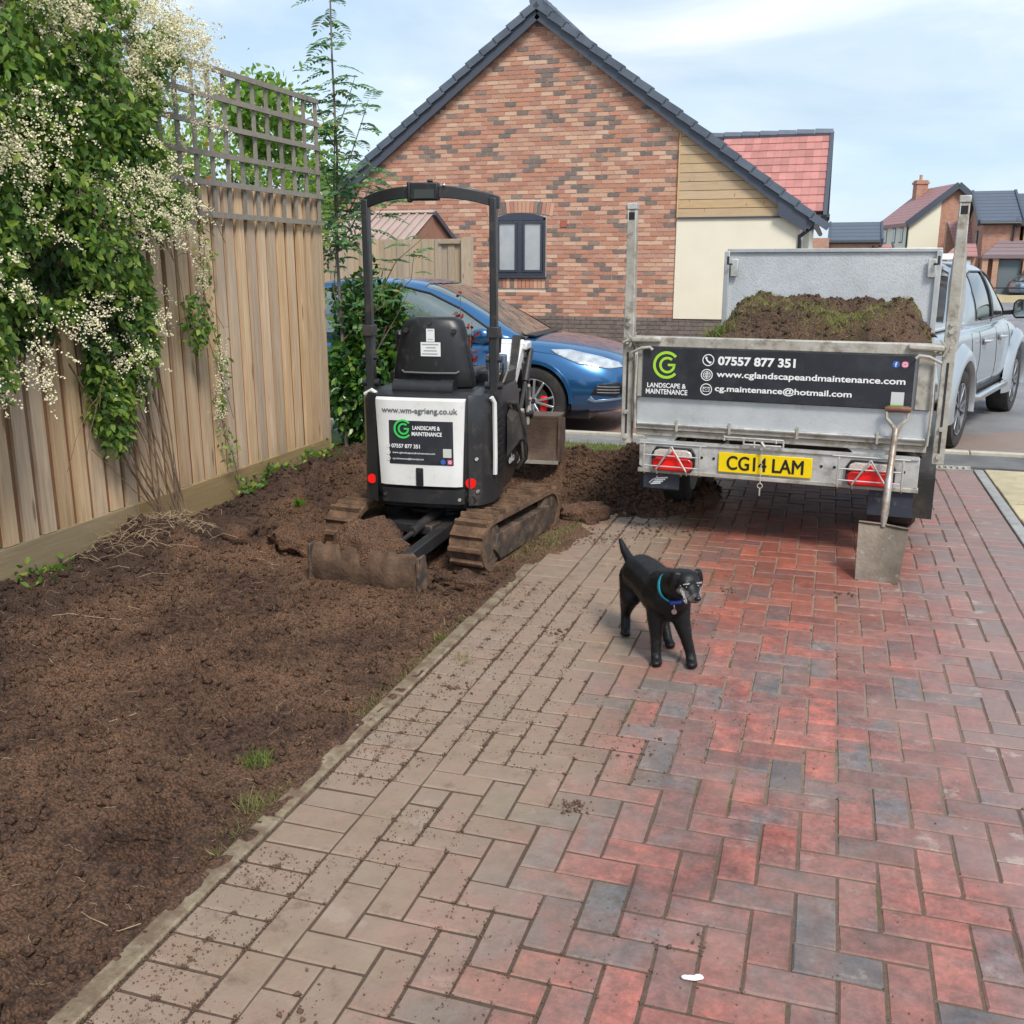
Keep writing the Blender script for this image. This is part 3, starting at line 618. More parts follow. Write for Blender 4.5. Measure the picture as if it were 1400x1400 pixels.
ax = D*.6+np.array([.45, -.15, -.1])+nr.normal(size=(n, 3))*.45; ax /= np.linalg.norm(ax, axis=1, keepdims=True)
m = 36; L = nr.uniform(.07, .20, n); t = nr.uniform(0, 1, (n, m)); sp = (1-t)*.020+.004
Q = P[:, None, :]+ax[:, None, :]*(t*L[:, None])[..., None]+nr.normal(size=(n, m, 3))*sp[..., None]; Q[..., 2] -= (t**2*L[:, None]*.25); Q = Q.reshape(-1, 3)
q = [(-.5, -.5, 0), (.5, -.5, 0), (.5, .5, 0), (-.5, .5, 0), (-.5, 0, -.5), (.5, 0, -.5), (.5, 0, .5), (-.5, 0, .5)]
V, F = scatter(q, [(0, 1, 2, 3), (4, 5, 6, 7)], Q-base, frames(nr.normal(size=Q.shape)), nr.uniform(.004, .0095, len(Q)))
kind(link('blossom', npmesh('blossom', V, F, FLOWER), cp), 'stuff')
m = MB()
for k in range(24):     # bundle of thin stems from the soil up into the mass
    x0, y0 = -3.58+rng.gauss(0, .05), 4.83+rng.gauss(0, .07); x1, y1 = -3.76+rng.gauss(0, .03), 4.62+rng.gauss(0, .17); zt = rng.uniform(.6, 1.7); pts = []
    bow = rng.gauss(0, .09)
    for q_ in range(8):
        t_ = q_/7; pts.append((x0+(x1-x0)*t_**.6-base[0]+rng.gauss(0, .006), y0+(y1-y0)*t_+bow*sin(t_*pi)-base[1], t_*zt-.04))
    m.tube(pts, rng.choice([.0025, .003, .004, .006]), 5)
for k in range(60):
    c = rng.choice(LOBES); p0 = Vector(c[0])-Vector(base); a = Vector((rng.uniform(0, .5), rng.gauss(0, 1), rng.gauss(0, .7)))*.24; pts = [p0+a*t_+Vector((0, 0, -.25*t_*t_+.2*t_)) for t_ in (0, .3, .6, 1, 1.3)]
    m.tube(pts, .0022, 4)
m.build('stem', BARK, cp, fix=False)
# loose trailing shoot on the boards right of the climber
ts = thing('trailing_shoot', 'thin flowering shoot trailing down the fence boards right of the big climber', 'climbing plant', (-3.8, 5.55, 0))
pts = [(0.03, .05*sin(i*1.3)+.02*i-.1, 2.0-i*.165) for i in range(12)]; MB().tube(pts, .003, 5).build('stem', BARK, ts)
MB().tube([(0.02, -.5+.09*i, 2.02-.012*(i-4)**2*1.5) for i in range(9)], .0022, 5).build('stem', BARK, ts)
idx = nr.integers(0, 11, 190); pp = np.array(pts)[idx]+nr.normal(size=(190, 3))*np.array([.02, .05, .07]); pp[:, 0] = np.abs(pp[:, 0])
V, F = scatter(*LEAF, pp, frames(nr.normal(size=(190, 3))+np.array([.3, 0, -.8])), nr.uniform(.025, .05, 190)); kind(link('foliage', npmesh('foliage', V, F, VINE), ts), 'stuff')
c = np.array(pts)[nr.choice([2, 3, 6, 7, 8], 900)]+nr.normal(size=(900, 3))*np.array([.012, .035, .05]); c[:, 0] = np.abs(c[:, 0])
V, F = scatter(q, [(0, 1, 2, 3), (4, 5, 6, 7)], c, frames(nr.normal(size=c.shape)), nr.uniform(.004, .009, 900)); kind(link('blossom', npmesh('blossom', V, F, FLOWER), ts), 'stuff')
# dry stalks heaped round the stems
m = MB()
for k in range(260):
    x0, y0 = -3.62+rng.gauss(0, .14), 4.62+rng.gauss(0, .26); a0 = rng.uniform(0, 2*pi); L = rng.uniform(.06, .2); z0 = float(soil_h(np.array([x0]), np.array([y0]))[0])+rng.uniform(.0, .05)
    m.tube([(x0+cos(a0)*L*t_, y0+sin(a0)*L*t_, z0+rng.uniform(0, .04)*sin(t_*pi)) for t_ in (0, .5, 1)], .0013, 3)
tag(kind(m.build('dry_stalks', STRAW, smooth=False, fix=False), 'stuff'), 'heap of dry straw coloured stalks at the foot of the climber', 'dead stalks')
# weeds along the gravel board
def weed(y, x, z, n, r, label, sz=.05):
    P = nr.normal(size=(n, 3))*np.array([r*.7, r, r*.45]); P[:, 2] = np.abs(P[:, 2]); V, F = scatter(*BROAD, P, frames(nr.normal(size=(n, 3))+np.array([.4, -.3, .3])), nr.uniform(sz*.5, sz, n))
    t = thing('weed', label, 'weed', (x, y, z)); kind(link('leaves', npmesh('leaves', V, F, VINE), t), 'stuff'); m = MB()
    for p in P[::3]: m.tube([(0, 0, -.03), (p[0]*.6, p[1]*.6, p[2]*.7), tuple(p)], .0015, 4)
    kind(m.build('stems', VINE, t, smooth=False, fix=False), 'stuff'); return t
weed(3.85, -3.72, .02, 90, .10, 'leafy green weed at the fence foot, the one nearest the camera', .05)
weed(6.15, -3.74, .12, 90, .09, 'small green weed against the gravel board between climber and excavator')
weed(5.75, -3.72, .10, 50, .08, 'thin green weed against the gravel board just right of the climber stems')
weed(6.75, -3.70, .14, 80, .10, 'bushy green weed under the far end of the tall fence')
w = weed(5.62, -3.25, .06, 7, .03, 'single large pale weed leaf standing in dug soil left of the excavator track', .11)

# ---------------------------------------------------------------- shrubs and trees past the fence
LAUREL = leafmat('laurel leaf', [(0, (.018, .06, .012)), (.5, (.04, .11, .02)), (.85, (.10, .21, .035)), (1, (.22, .30, .05))], .28, .22)
he = thing('laurel_hedge', 'dense glossy green laurel hedge at the far end of the tall fence', 'hedge', (-3.76, 7.9, 0))
n = 9000; d = nr.normal(size=(n, 3)); d /= np.linalg.norm(d, axis=1, keepdims=True); rr = .62+.4*nr.uniform(0, 1, n)[:, None]
P = d*rr*np.array([.31, .62, .78])+np.array([0, 0, .74]); P *= (1+.13*fbm(P[:, 0]*2+P[:, 1]*2, P[:, 2]*2, 2, 2, 9))[:, None]; P = P[P[:, 2] > .02]; n = len(P)
d = P-np.array([0, 0, .6]); Dr = d/np.linalg.norm(d, axis=1, keepdims=True)*.6+nr.normal(size=(n, 3))*.6+np.array([0, 0, -.15]); RM = frames(Dr, d+nr.normal(size=(n, 3))*.4); S = nr.uniform(.05, .10, n)
k = np.argsort(P[:, 1]-P[:, 0]*.3)[:240]; msk = np.ones(n, bool); msk[k] = False
V, F = scatter(*LEAF, P[msk], RM[msk], S[msk]); kind(link('foliage', npmesh('foliage', V, F, LAUREL), he), 'stuff')
lm = MB().add(*LEAF).mesh('leaf', LAUREL, smooth=False, fix=False)
for i in k: link('leaf', lm, he, P[i], Matrix(RM[i].tolist()).to_euler(), (S[i],)*3)
m = MB()
for k in range(14): m.tube([(rng.gauss(0, .08), rng.gauss(0, .1), 0), (rng.gauss(0, .08), rng.gauss(0, .14), .5), (rng.gauss(0, .13), rng.gauss(0, .2), 1.1)], .009, 5)
m.build('trunk', BARK, he)

ROW = leafmat('rowan leaflet', [(0, (.06, .15, .07)), (.6, (.12, .24, .11)), (.93, (.20, .32, .12)), (1, (.42, .20, .07))], .5, .3)
def pinnate(acc, p, d, L, n=7, drop=.35):
    """compound leaf: paired leaflets along a drooping rachis"""
    d = np.array(d, float); d /= np.linalg.norm(d); side = np.cross(d, [0, 0, 1.]); side /= np.linalg.norm(side)+1e-6
    for i in range(n):
        t = (i+1.2)/(n+.6); c = np.array(p)+d*L*t+np.array([0, 0, -drop*L*t*t]); w = L*.34*(sin(pi*min(1, t*.8+.12))*.6+.4)
        for s in (-1, 1): acc.append((c, side*s*.9+d*.55+np.array([0, 0, -.22]), w))
    acc.append((np.array(p)+d*L+np.array([0, 0, -drop*L]), d+np.array([0, 0, -.5]), L*.3))
def pin_build(acc, name, mat, parent):
    P = np.array([a[0] for a in acc]); D = np.array([a[1] for a in acc]); S = np.array([a[2] for a in acc])
    V, F = scatter(*LEAF, P, frames(D, np.array([[.3, -.4, 1.]])+nr.normal(size=P.shape)*.3), np.stack([S*.85, S, S], 1)); return kind(link(name, npmesh(name, V, F, mat), parent), 'stuff')
ro = thing('rowan_sapling', 'slender rowan sapling with feathery leaves rising beside the far fence end', 'tree', (-3.83, 7.45, 0))
def twig(m, acc, pts, r, nl, L, spread=.9, n=7):
    m.tube(pts, [r*(1-.7*i/(len(pts)-1)) for i in range(len(pts))], 6); P = [Vector(p) for p in pts]
    for k in range(nl):
        t = (k+.6)/nl*(len(P)-1); i = min(int(t), len(P)-2); p = P[i].lerp(P[i+1], t-i); a = rng.uniform(0, 2*pi)
        pinnate(acc, tuple(p), (cos(a)*spread, sin(a)*spread, rng.uniform(-.1, .6)), L*rng.uniform(.7, 1.15), n)
m = MB(); acc = []
twig(m, acc, [(0, 0, 0), (0, 0, 1.1), (-.02, 0, 1.8), (.02, 0, 2.4), (.01, 0, 3.1), (.02, 0, 3.9)], .017, 0, .2)
twig(m, acc, [(.0, 0, 1.7), (-.02, 0, 2.2), (.02, 0, 2.8), (.01, 0, 3.3), (.02, 0, 3.95)], .008, 60, .24)
for z0, dx, dy, dz, nl in ((1.75, .30, .1, .55, 9), (2.2, .33, -.05, .62, 8), (2.1, -.25, .1, .5, 8), (1.9, .2, .25, .5, 8), (2.6, .2, 0, .4, 5), (2.5, -.16, 0, .4, 5), (1.7, .45, 0, .38, 9)):
    twig(m, acc, [(0, 0, z0), (dx*.4, dy*.4, z0+dz*.3), (dx*.8, dy*.8, z0+dz*.75), (dx, dy, z0+dz)], .006, int(nl*1.7), .22)
twig(m, acc, [(.02, 0, 1.0), (.18, 0, 1.15), (.42, .0, 1.30), (.62, .02, 1.48), (.66, 0, 1.7)], .008, 12, .2)
twig(m, acc, [(.3, 0, 1.22), (.4, 0, 1.45), (.5, 0, 1.62), (.78, 0, 1.83)], .006, 9, .2)
twig(m, acc, [(.0, 0, 1.05), (-.06, 0, 1.4), (-.05, .05, 1.65)], .006, 9, .2); twig(m, acc, [(.3, 0, .9), (.5, 0, 1.2), (.6, 0, 1.38)], .006, 7, .18)
m.build('trunk', M('rowan bark', (.20, .16, .13), .8, 0, (.13, .10, .08), 12, bump=.3), ro); pin_build(acc, 'crown', ROW, ro)
# red leaved shrub behind the seat and mixed planting
REDLF = leafmat('crimson leaf', [(0, (.10, .012, .02)), (.6, (.24, .03, .035)), (.92, (.18, .05, .05)), (1, (.55, .06, .03))], .35, .3)
rs = thing('red_leaved_shrub', 'thin crimson-leaved shrub growing behind the excavator seat', 'shrub', (-2.75, 7.35, 0)); m = MB(); P = []
for k in range(12):
    a = rng.uniform(0, 2*pi); r = rng.uniform(.05, .30); z = rng.uniform(.85, 1.22) if k else 1.42; m.tube([(0, 0, 0), (cos(a)*r*.5*(k > 0), sin(a)*r*.5*(k > 0), z*.55), (cos(a)*r*(k > 0), sin(a)*r*(k > 0), z)], [.008, .005, .002], 5)
    for i in range(46 if k else 34): t_ = rng.uniform(.35, 1); P.append((cos(a)*r*t_*(k > 0)+rng.gauss(0, .02), sin(a)*r*t_*(k > 0)+rng.gauss(0, .02), z*t_))
m.build('stem', BARK, rs); P = np.array(P); V, F = scatter(*LEAF, P, frames(nr.normal(size=P.shape)+np.array([0, 0, .3])), nr.uniform(.04, .075, len(P))); kind(link('foliage', npmesh('foliage', V, F, REDLF), rs), 'stuff')
MIX = leafmat('mixed shrub leaf', [(0, (.04, .09, .02)), (.5, (.12, .22, .04)), (.8, (.28, .34, .07)), (.93, (.30, .22, .06)), (1, (.45, .05, .03))], .4, .3)
def bush(name, label, cat, loc, rad, n, mat, sz=.06, tmpl=LEAF, trunk=True, group=None):
    t = thing(name, label, cat, loc, 0, group); d = nr.normal(size=(n, 3)); d /= np.linalg.norm(d, axis=1, keepdims=True)
    P = d*(nr.uniform(.35, 1, n)**.45)[:, None]; P *= (1+.32*fbm(P[:, 0]*1.7+3, P[:, 2]*1.7+P[:, 1], 1.6, 3, 31+n % 7))[:, None]; P = P*np.array(rad)+np.array([0, 0, rad[2]*1.0])
    k = fbm(P[:, 0]*2/rad[0]+P[:, 1], P[:, 2]*2/rad[2], 1.5, 2, 77) > -.45; P = P[k]; V, F = scatter(*tmpl, P, frames(nr.normal(size=P.shape)+np.array([0, 0, -.3])), nr.uniform(sz*.6, sz, len(P)))
    kind(link('crown', npmesh('crown', V, F, mat), t), 'stuff')
    if trunk:
        m = MB(); tk = min(1, rad[0]*1.2)**2; m.tube([(0, 0, -loc[2]), (0, 0, .2), (.03*rad[0], 0, rad[2])], [.004+.06*tk, .004+.045*tk, .003+.02*tk], 7)
        for q_ in range(5): a = q_*1.3; m.tube([(0, 0, rad[2]*.5), (cos(a)*rad[0]*.4, sin(a)*rad[1]*.4, rad[2]), (cos(a)*rad[0]*.7, sin(a)*rad[1]*.7, rad[2]*1.4)], [.002+.02*tk, .002+.01*tk, .002], 5)
        m.build('trunk', BARK, t)
    return t
bush('mixed_shrub', 'low shrub of yellow-green and red leaves between the hedge and the blue car', 'shrub', (-3.3, 7.75, 0), (.16, .2, .5), 330, MIX, .085)
bush('yellow_green_tree', 'light yellow-green tree standing behind the trellis', 'tree', (-5.5, 8.6, 1.2), (1.05, .9, 1.05), 6500, leafmat('lime leaf', [(0, (.14, .24, .05)), (.6, (.28, .38, .09)), (1, (.50, .50, .18))], .5, .5), .085)
bush('dark_green_tree', 'dark green tree in the gap behind the rowan sapling', 'tree', (-6.6, 11.5, 1.4), (.9, .8, .85), 4500, leafmat('dark leaf', [(0, (.02, .055, .03)), (.6, (.035, .09, .045)), (1, (.07, .14, .06))], .5, .3), .085)
bush('trellis_creeper', 'bright green creeper poking over the far end of the trellis', 'climbing plant', (-4.05, 6.75, 2.3), (.15, .42, .30), 1300, leafmat('bright leaf', [(0, (.08, .18, .03)), (.6, (.16, .30, .05)), (1, (.36, .42, .10))], .45, .4), .07, BROAD, False)
bush('garden_shrub', 'green shrub behind the lower trellis in the neighbouring garden', 'shrub', (-4.45, 5.9, 1.3), (.25, .9, .62), 2600, MIX, .075, LEAF, False)

# ---------------------------------------------------------------- low fence and shed behind the blue car
f2 = thing('side_fence', 'paler low timber fence behind the blue car, in front of the shed', 'fence', (0, 0, 0))
PALEW = wood('pale fence wood', (.48, .38, .27), (.36, .27, .18), .16)
b2 = MB().box((0, 0, 0), (.1, .022, 1)).mesh('board', PALEW, smooth=False); x = -4.98; i = 0
while x > -6.72:
    link('board', b2, f2, (x, 13.5+.02*(i % 2), .98), (0, 0, 0), (1, 1, 1.93)); x -= .098; i += 1
x0 = x
while x > -8.6:
    link('board', b2, f2, (x, 13.5+.02*(i % 2), .93), (0, 0, 0), (1, 1, 1.82+.02*(i % 3))); x -= .098; i += 1
for z in (1.93,): MB().bb(-5.35, -4.95, 13.46, 13.485, z-.05, z-.01).build('cap_rail', PALEW, f2)
MB().bb(-5.0, -4.86, 13.42, 13.54, 0, 1.97).build('post', PALEW, f2)
sh = thing('garden_shed', 'garden shed with ribbed pinkish metal roof behind the low fence', 'shed', (-5.93, 13.75, 0))
SHW = M('brown shed wall', (.30, .15, .10), .75, 0, (.24, .12, .08), 3); RIB = M('pink ribbed roof sheet', (.44, .33, .28), .5, .1, (.38, .28, .24), 2)
MB().prism([(0, 0), (1.9, 0), (1.9, 1.9), (.95, 2.33), (0, 1.9)], 'x', -2.6, 0).build('wall', SHW, sh)
rf = MB().add([(-2.8, -.12, 1.87), (.02, -.12, 1.87), (.02, .95, 2.36), (-2.8, .95, 2.36), (.02, 2.02, 1.87), (-2.8, 2.02, 1.87)], [(0, 1, 2, 3), (3, 2, 4, 5)]).build('roof', RIB, sh, smooth=False)
m = MB(); x = -2.75
while x < 0: m.bar((x, -.12, 1.885), (x, .95, 2.375), .03, .025); x += .14
kind(m.build('ribs', RIB, rf, smooth=False), 'stuff')
TRIMD = M('charcoal trim', (.06, .07, .095), .45, 0, (.06, .07, .09), 4)
MB().bar((.035, .93, 2.36), (.035, 2.05, 1.85), .05, .07).build('barge_board', TRIMD, sh); MB().bar((-2.8, .95, 2.385), (.03, .95, 2.385), .12, .03).build('ridge_cap', M('pale ridge', (.6, .5, .45), .5), rf)

# ---------------------------------------------------------------- brick gable house
HY = 18.; AX, AZ = -5.21, 5.86; SL = .742; XW0, XW1 = -10.0, -.62
ho = thing('gable_house', 'multi-coloured brick house with steep gable, charcoal verge and cream panel', 'house', (0, HY, 0))
MORT = M('pale mortar', (.68, .60, .49), .9, 0, (.58, .50, .40), 6, bump=.3)
def brickmat(name, stops):
    t = NT(name); c = t.ramp(t.rnd(), stops, 'CONSTANT'); n_ = t.noise(t.pos, 14, 5, .65)
    c = t.mix(t.ramp(n_, [(.35, .0), (.7, .35)]), c, (.42, .30, .22)); t.bump(t.noise(t.pos, 60, 4, .6), .5, .006)
    return t.set(c, .88)
BRK = brickmat('house brick', [(0, (.46, .20, .125)), (.16, (.54, .29, .19)), (.3, (.41, .18, .125)), (.42, (.58, .34, .23)), (.54, (.47, .25, .185)), (.64, (.62, .40, .28)), (.72, (.51, .22, .14)), (.81, (.16, .12, .11)), (.88, (.24, .17, .14)), (.94, (.13, .11, .11))])
PLB = brickmat('plinth brick', [(0, (.115, .10, .095)), (.5, (.14, .12, .115)), (.8, (.09, .08, .08))])
def zr(x): return AZ-abs(x-AX)*SL
RENX = -2.68
m = MB(); m.prism([(XW0, -.2), (XW1, -.2), (XW1, zr(XW1)), (AX, AZ), (XW0, zr(XW0))], 'y', .012, .3); m.build('wall', MORT, ho, smooth=False)
WX0, WX1, WZ0, WZ1 = -6.04, -5.06, 1.38, 2.42
bl, bh, pit, cz = .211, .061, .225, .075
def brk(w, h, d=.03): return MB().bb(-w/2, w/2, -.0, d, -h/2, h/2)
BM = {}
def bmesh_(w, h, mt):
    k = (round(w, 2), round(h, 2), mt.name)
    if k not in BM: BM[k] = brk(w, h).mesh('brick', mt, smooth=False)
    return BM[k]
cand = []; r = 0; z = .65+cz/2
while z < AZ:
    x = XW0-(.11 if r % 2 else 0); zt = z+bh/2
    while x < RENX:
        a, b = max(x, XW0), min(x+bl, RENX-.004); c = (a+b)/2; x += pit
        lim = min(zr(a), zr(b))
        if zt > lim+.03: continue
        arch = WZ1+.10*(1-((c-(WX0+WX1)/2)/.56)**2)+.24
        if b > WX0-.02 and a < WX1+.02 and WZ0-.25 < z < arch: 
            if a < WX0-.06: b = WX0-.02
            elif b > WX1+.06: a = WX1+.02
            else: continue
        if b-a > .04: cand.append((a, b, z))
    z += cz; r += 1
cand.sort(key=lambda q_: (q_[2] < .8, (q_[0]+4.6)**2*.35+(q_[2]-2.6)**2))
rest = MB()
for k, (a, b, z) in enumerate(cand):
    dy = rng.uniform(-.004, .003)
    if k < 250: link('brick', bmesh_(b-a, bh, BRK), ho, ((a+b)/2, -.002+dy, z))
    else: rest.bb(a, b, -.002+dy, .02, z-bh/2, z+bh/2)
kind(rest.build('outer_bricks', BRK, ho, smooth=False, fix=False), 'stuff')
# plinth: dark bricks across the whole width
rest = MB(); z = cz/2-.225; r = 0; near = []
while z < .65:
    x = XW0-(.11 if r % 2 else 0)
    while x < XW1: a, b = max(x, XW0), min(x+bl, XW1); x += pit; (near if -5.6 < a < -2.2 and z > .45 else rest.f and [] or []).append((a, b, z)) if (-5.6 < a < -2.2 and z > .45) else rest.bb(a, b, -.012, .02, z-bh/2, z+bh/2)
    z += cz; r += 1
kind(rest.build('plinth_bricks', PLB, ho, smooth=False, fix=False), 'stuff')
for a, b, z in near: link('brick', bmesh_(b-a, bh, PLB), ho, ((a+b)/2, -.012, z))
# arch over the window and sill course
m0 = MB().bb(-.033, .033, -.004, .03, -.105, .105).mesh('brick', BRK, smooth=False); wc = (WX0+WX1)/2
for k in range(-8, 9):
    a = k*.0245; Rr = 3.1; link('brick', m0, ho, (wc+(Rr)*sin(a), -.004, WZ1+.135+Rr*(cos(a)-1)+.10*0+.06), (0, a, 0))
for k in range(14): link('brick', m0, ho, (WX0+.035+k*.0755, -.006, WZ0-.13), (0, 0, 0), (1, 1, .8))
# window
ANTH = M('anthracite frame', (.045, .055, .075), .35); PANE = M('obscured glass', (.36, .40, .42), .18, 0, (.44, .47, .48), 4, Specular_IOR_Level=.7, Coat_Weight=.3)
wn = MB(); wn.bb(WX0, WX1, -.01, .09, WZ0-.0, WZ0+.06); wn.bb(WX0, WX0+.05, -.01, .09, WZ0+.06, WZ1); wn.bb(WX1-.05, WX1, -.01, .09, WZ0+.06, WZ1)
wn.prism([(WX0, WZ1-.05), (WX1, WZ1-.05), (WX1, WZ1), ]+[(WX1-(WX1-WX0)*t_/8, WZ1+.09*(1-(2*t_/8-1)**2)) for t_ in range(1, 8)]+[(WX0, WZ1)], 'y', -.01, .09); wn.bb(wc-.05, wc+.05, -.015, .09, WZ0+.06, WZ1-.05)
wn = wn.build('window', ANTH, ho, bevel=.006)
for s in (-1, 1):
    c = wc+s*.245; f = MB(); f.bb(c-.19, c+.19, -.022, .02, WZ0+.07, WZ0+.115); f.bb(c-.19, c+.19, -.022, .02, WZ1-.1, WZ1-.055); f.bb(c-.19, c-.15, -.022, .02, WZ0+.115, WZ1-.1); f.bb(c+.15, c+.19, -.022, .02, WZ0+.115, WZ1-.1)
    f.build('casement', ANTH, wn, bevel=.005); MB().bb(c-.15, c+.15, .0, .01, WZ0+.115, WZ1-.1).build('pane', PANE, wn)
MB().bb(WX0-.02, WX1+.02, -.05, .02, WZ0-.035, WZ0+.0).build('sill', ANTH, wn, bevel=.006)
MB().bb(-4.78, -4.66, -.02, .02, 2.25, 2.37).build('vent_brick', M('terracotta', (.36, .11, .07), .8), ho)
# cream render and timber cladding
m = MB().bb(RENX, XW1+.012, -.03, .012, .655, 2.38).build('render_panel', M('cream render', (.76, .71, .56), .9, 0, (.72, .67, .53), 2, bump=.15, bscale=200), ho, smooth=False)
OAK = wood('cladding oak', (.56, .40, .22), (.48, .32, .16), .08, (1.1, 14, 14))
m = MB().prism([(RENX, 2.385), (-1.0, 2.385), (RENX, zr(RENX)-.05)], 'y', -.01, .01).build('cladding_backing', WOODD, ho)
z = 2.39
while z < zr(RENX)-.15:
    xe = AX+(AZ-z-.05)/SL; xe2 = AX+(AZ-z-.14-.05)/SL
    MB().prism([(RENX+.004, z), (min(xe, -.86), z), (min(xe2, -.86), z+.138), (RENX+.004, z+.138)], 'y', -.038, -.01).build('cladding_board', OAK, ho, rot=None, smooth=False); z += .1475
MB().bb(RENX-.006, RENX+.02, -.045, -.03, 2.385, zr(RENX)-.05).build('corner_trim', OAK, ho); MB().bb(RENX, -.86, -.06, -.031, 2.36, 2.385).build('drip_trim', TRIMD, ho)
# roof: slopes, barge boards, dry verge caps, ridge
SLATE = M('charcoal roof tile', (.075, .095, .125), .5, 0, (.11, .13, .165), 3, rnd=.12, bump=.3)
XR_ = -.40; XLr = -10.1; ra = math.atan(SL)
for s, xe in ((1, XR_), (-1, XLr)):
    L = abs(xe-AX)/cos(ra); m = MB()
    m.add([(AX, -.12, AZ+.10), (xe, -.12, AZ+.10-abs(xe-AX)*SL), (xe, 9, AZ+.10-abs(xe-AX)*SL), (AX, 9, AZ+.10), (AX, -.12, AZ+.04), (xe, -.12, AZ+.04-abs(xe-AX)*SL), (xe, 9, AZ+.04-abs(xe-AX)*SL), (AX, 9, AZ+.04)],
          [(0, 1, 2, 3), (7, 6, 5, 4), (0, 4, 5, 1), (2, 6, 7, 3), (1, 5, 6, 2), (0, 3, 7, 4)]); rf = m.build('roof', SLATE, ho, smooth=False)
    cm = MB().prism([(-.0, -.10), (.345, -.075), (.345, .045), (.0, .02)], 'y', 0, .16).mesh('verge_cap', SLATE, smooth=False); n = int(L/.315)
    for k in range(n+1):
        t_ = k*.315; x = AX+s*t_*cos(ra); zz = AZ+.115-t_*sin(ra); o = link('verge_cap', cm, rf, (x, -.19, zz), (0, ra if s > 0 else -ra, 0), (s, 1, 1) if s < 0 else None)
        o.location.z += rng.gauss(0, .002)
    MB().bar((AX, -.10, AZ-.065), (xe, -.10, AZ-.065-abs(xe-AX)*SL), .07, .17).build('barge_board', TRIMD, rf, smooth=False)
for k in range(28): MB().tube([(AX, -.19+k*.33, AZ+.125), (AX, .135+k*.33, AZ+.13)], [.125, .13], 10).build('ridge_tile', SLATE, ho) if k < 3 else None
MB().tube([(AX, .8, AZ+.125), (AX, 9, AZ+.125)], .125, 10).build('ridge', SLATE, ho)
MB().prism([(-.98, 2.40), (-.50, 2.12+.0), (-.50, 2.42), (-.98, 2.72)], 'y', -.15, .0).build('eaves_box', TRIMD, ho)
MB().bb(XW1-.25, XW1, .3, 9, 0, 2.35).build('wall', M('cream side wall', (.70, .66, .53), .9), ho)
MB().tube([(-.40, -.18, 2.33), (-.40, 9, 2.33)], .055, 8).build('gutter', BLACKP, ho); 
MB().tube([(-.40, -.05, 2.3), (-.40, -.05, 2.2), (-.60, -.05, 2.05), (-.62+.03, -.05, 1.95), (-.59, -.05, 0)], .034, 10).build('downpipe', BLACKP, ho)
for k, y in enumerate((1.2, 2.6, 4.2)):
    w_ = MB().bb(XW1-.01, XW1+.02, y-.4, y+.4, 1.0, 2.1).build('window', M('white upvc', (.75,)*3, .4) if not k else bpy.data.materials['white upvc'], ho); MB().bb(XW1+.018, XW1+.026, y-.33, y+.33, 1.07, 2.03).build('pane', PANE, w_)
# red tiled wing behind
REDT = M('red roof tile', (.46, .20, .17), .6, 0, (.40, .165, .145), 4, rnd=.16, bump=.2)
wg = MB().add([(-3.2, 2.0, 2.55), (-.25, 2.0, 2.55), (-.25, 4.05, 4.12), (-3.2, 4.05, 4.12), (-.25, 6.1, 2.55), (-3.2, 6.1, 2.55), (-.25, 2.0, 2.45), (-.25, 6.1, 2.45)], [(0, 1, 2, 3), (3, 2, 4, 5), (1, 6, 7, 4, 2)]).build('wing_roof', REDT, ho, smooth=False)
sr = math.atan2(1.57, 2.05); tm = MB().box((0, .02, .012), (.148, .30, .02), (-.06, 0, 0)).mesh('roof_tile', REDT, smooth=False)
for r in range(10):
    for c in range(14):
        if -.33-c*.15 < -1.9-.12*0 and r < 3: continue
        t_ = (r+.35)/10; link('roof_tile', tm, wg, (-.335-c*.15-(.075 if r % 2 else 0)*0, 2.0+2.05*t_, 2.56+1.57*t_), (sr, 0, 0))
for c in range(8): MB().tube([(-.22-c*.36, 4.05, 4.15), (-.57-c*.36, 4.05, 4.16)], [.085, .09], 8).build('ridge_tile', SLATE, wg)
MB().bar((-.235, 1.85, 2.42), (-.235, 4.07, 4.12), .07, .16).build('verge', TRIMD, wg, smooth=False); MB().bar((-.235, 6.2, 2.42), (-.235, 4.03, 4.12), .07, .16).build('verge', TRIMD, wg, smooth=False)
MB().bb(-3, -.5, 2.3, 6, 0, 2.5).build('wall', bpy.data.materials['cream side wall'], ho); MB().tube([(-1.2, 1.93, 2.44), (-.15, 1.93, 2.44)], .06, 8).build('gutter', BLACKP, ho)

# ---------------------------------------------------------------- distant houses along the road
def farbrick(name, a, b, mort=(.42, .34, .27)):
    t = NT(name); x, y, z = t.xyz(t.obj()); cv = t.n('CombineXYZ'); t.li(t.math('ADD', x, y), cv.inputs[0]); t.li(z, cv.inputs[1])
    br = t.n('TexBrick'); t.li(cv.outputs[0], br.inputs['Vector']); br.inputs['Scale'].default_value = 1; br.inputs['Brick Width'].default_value = .225; br.inputs['Row Height'].default_value = .075; br.inputs['Mortar Size'].default_value = .006
    br.inputs['Color1'].default_value = a+(1,); br.inputs['Color2'].default_value = b+(1,); br.inputs['Mortar'].default_value = mort+(1,)
    c = t.mix(t.ramp(t.noise(t.obj(), 2.2, 6, .7), [(.4, 0.), (.65, .55)]), br.outputs[0], (.5, .33, .22)); return t.set(c, .9)
FB = farbrick('far brick', (.44, .17, .10), (.30, .13, .10)); FBO = farbrick('far orange brick', (.50, .26, .16), (.40, .19, .12)); CREAM = M('far cream render', (.74, .70, .55), .9)
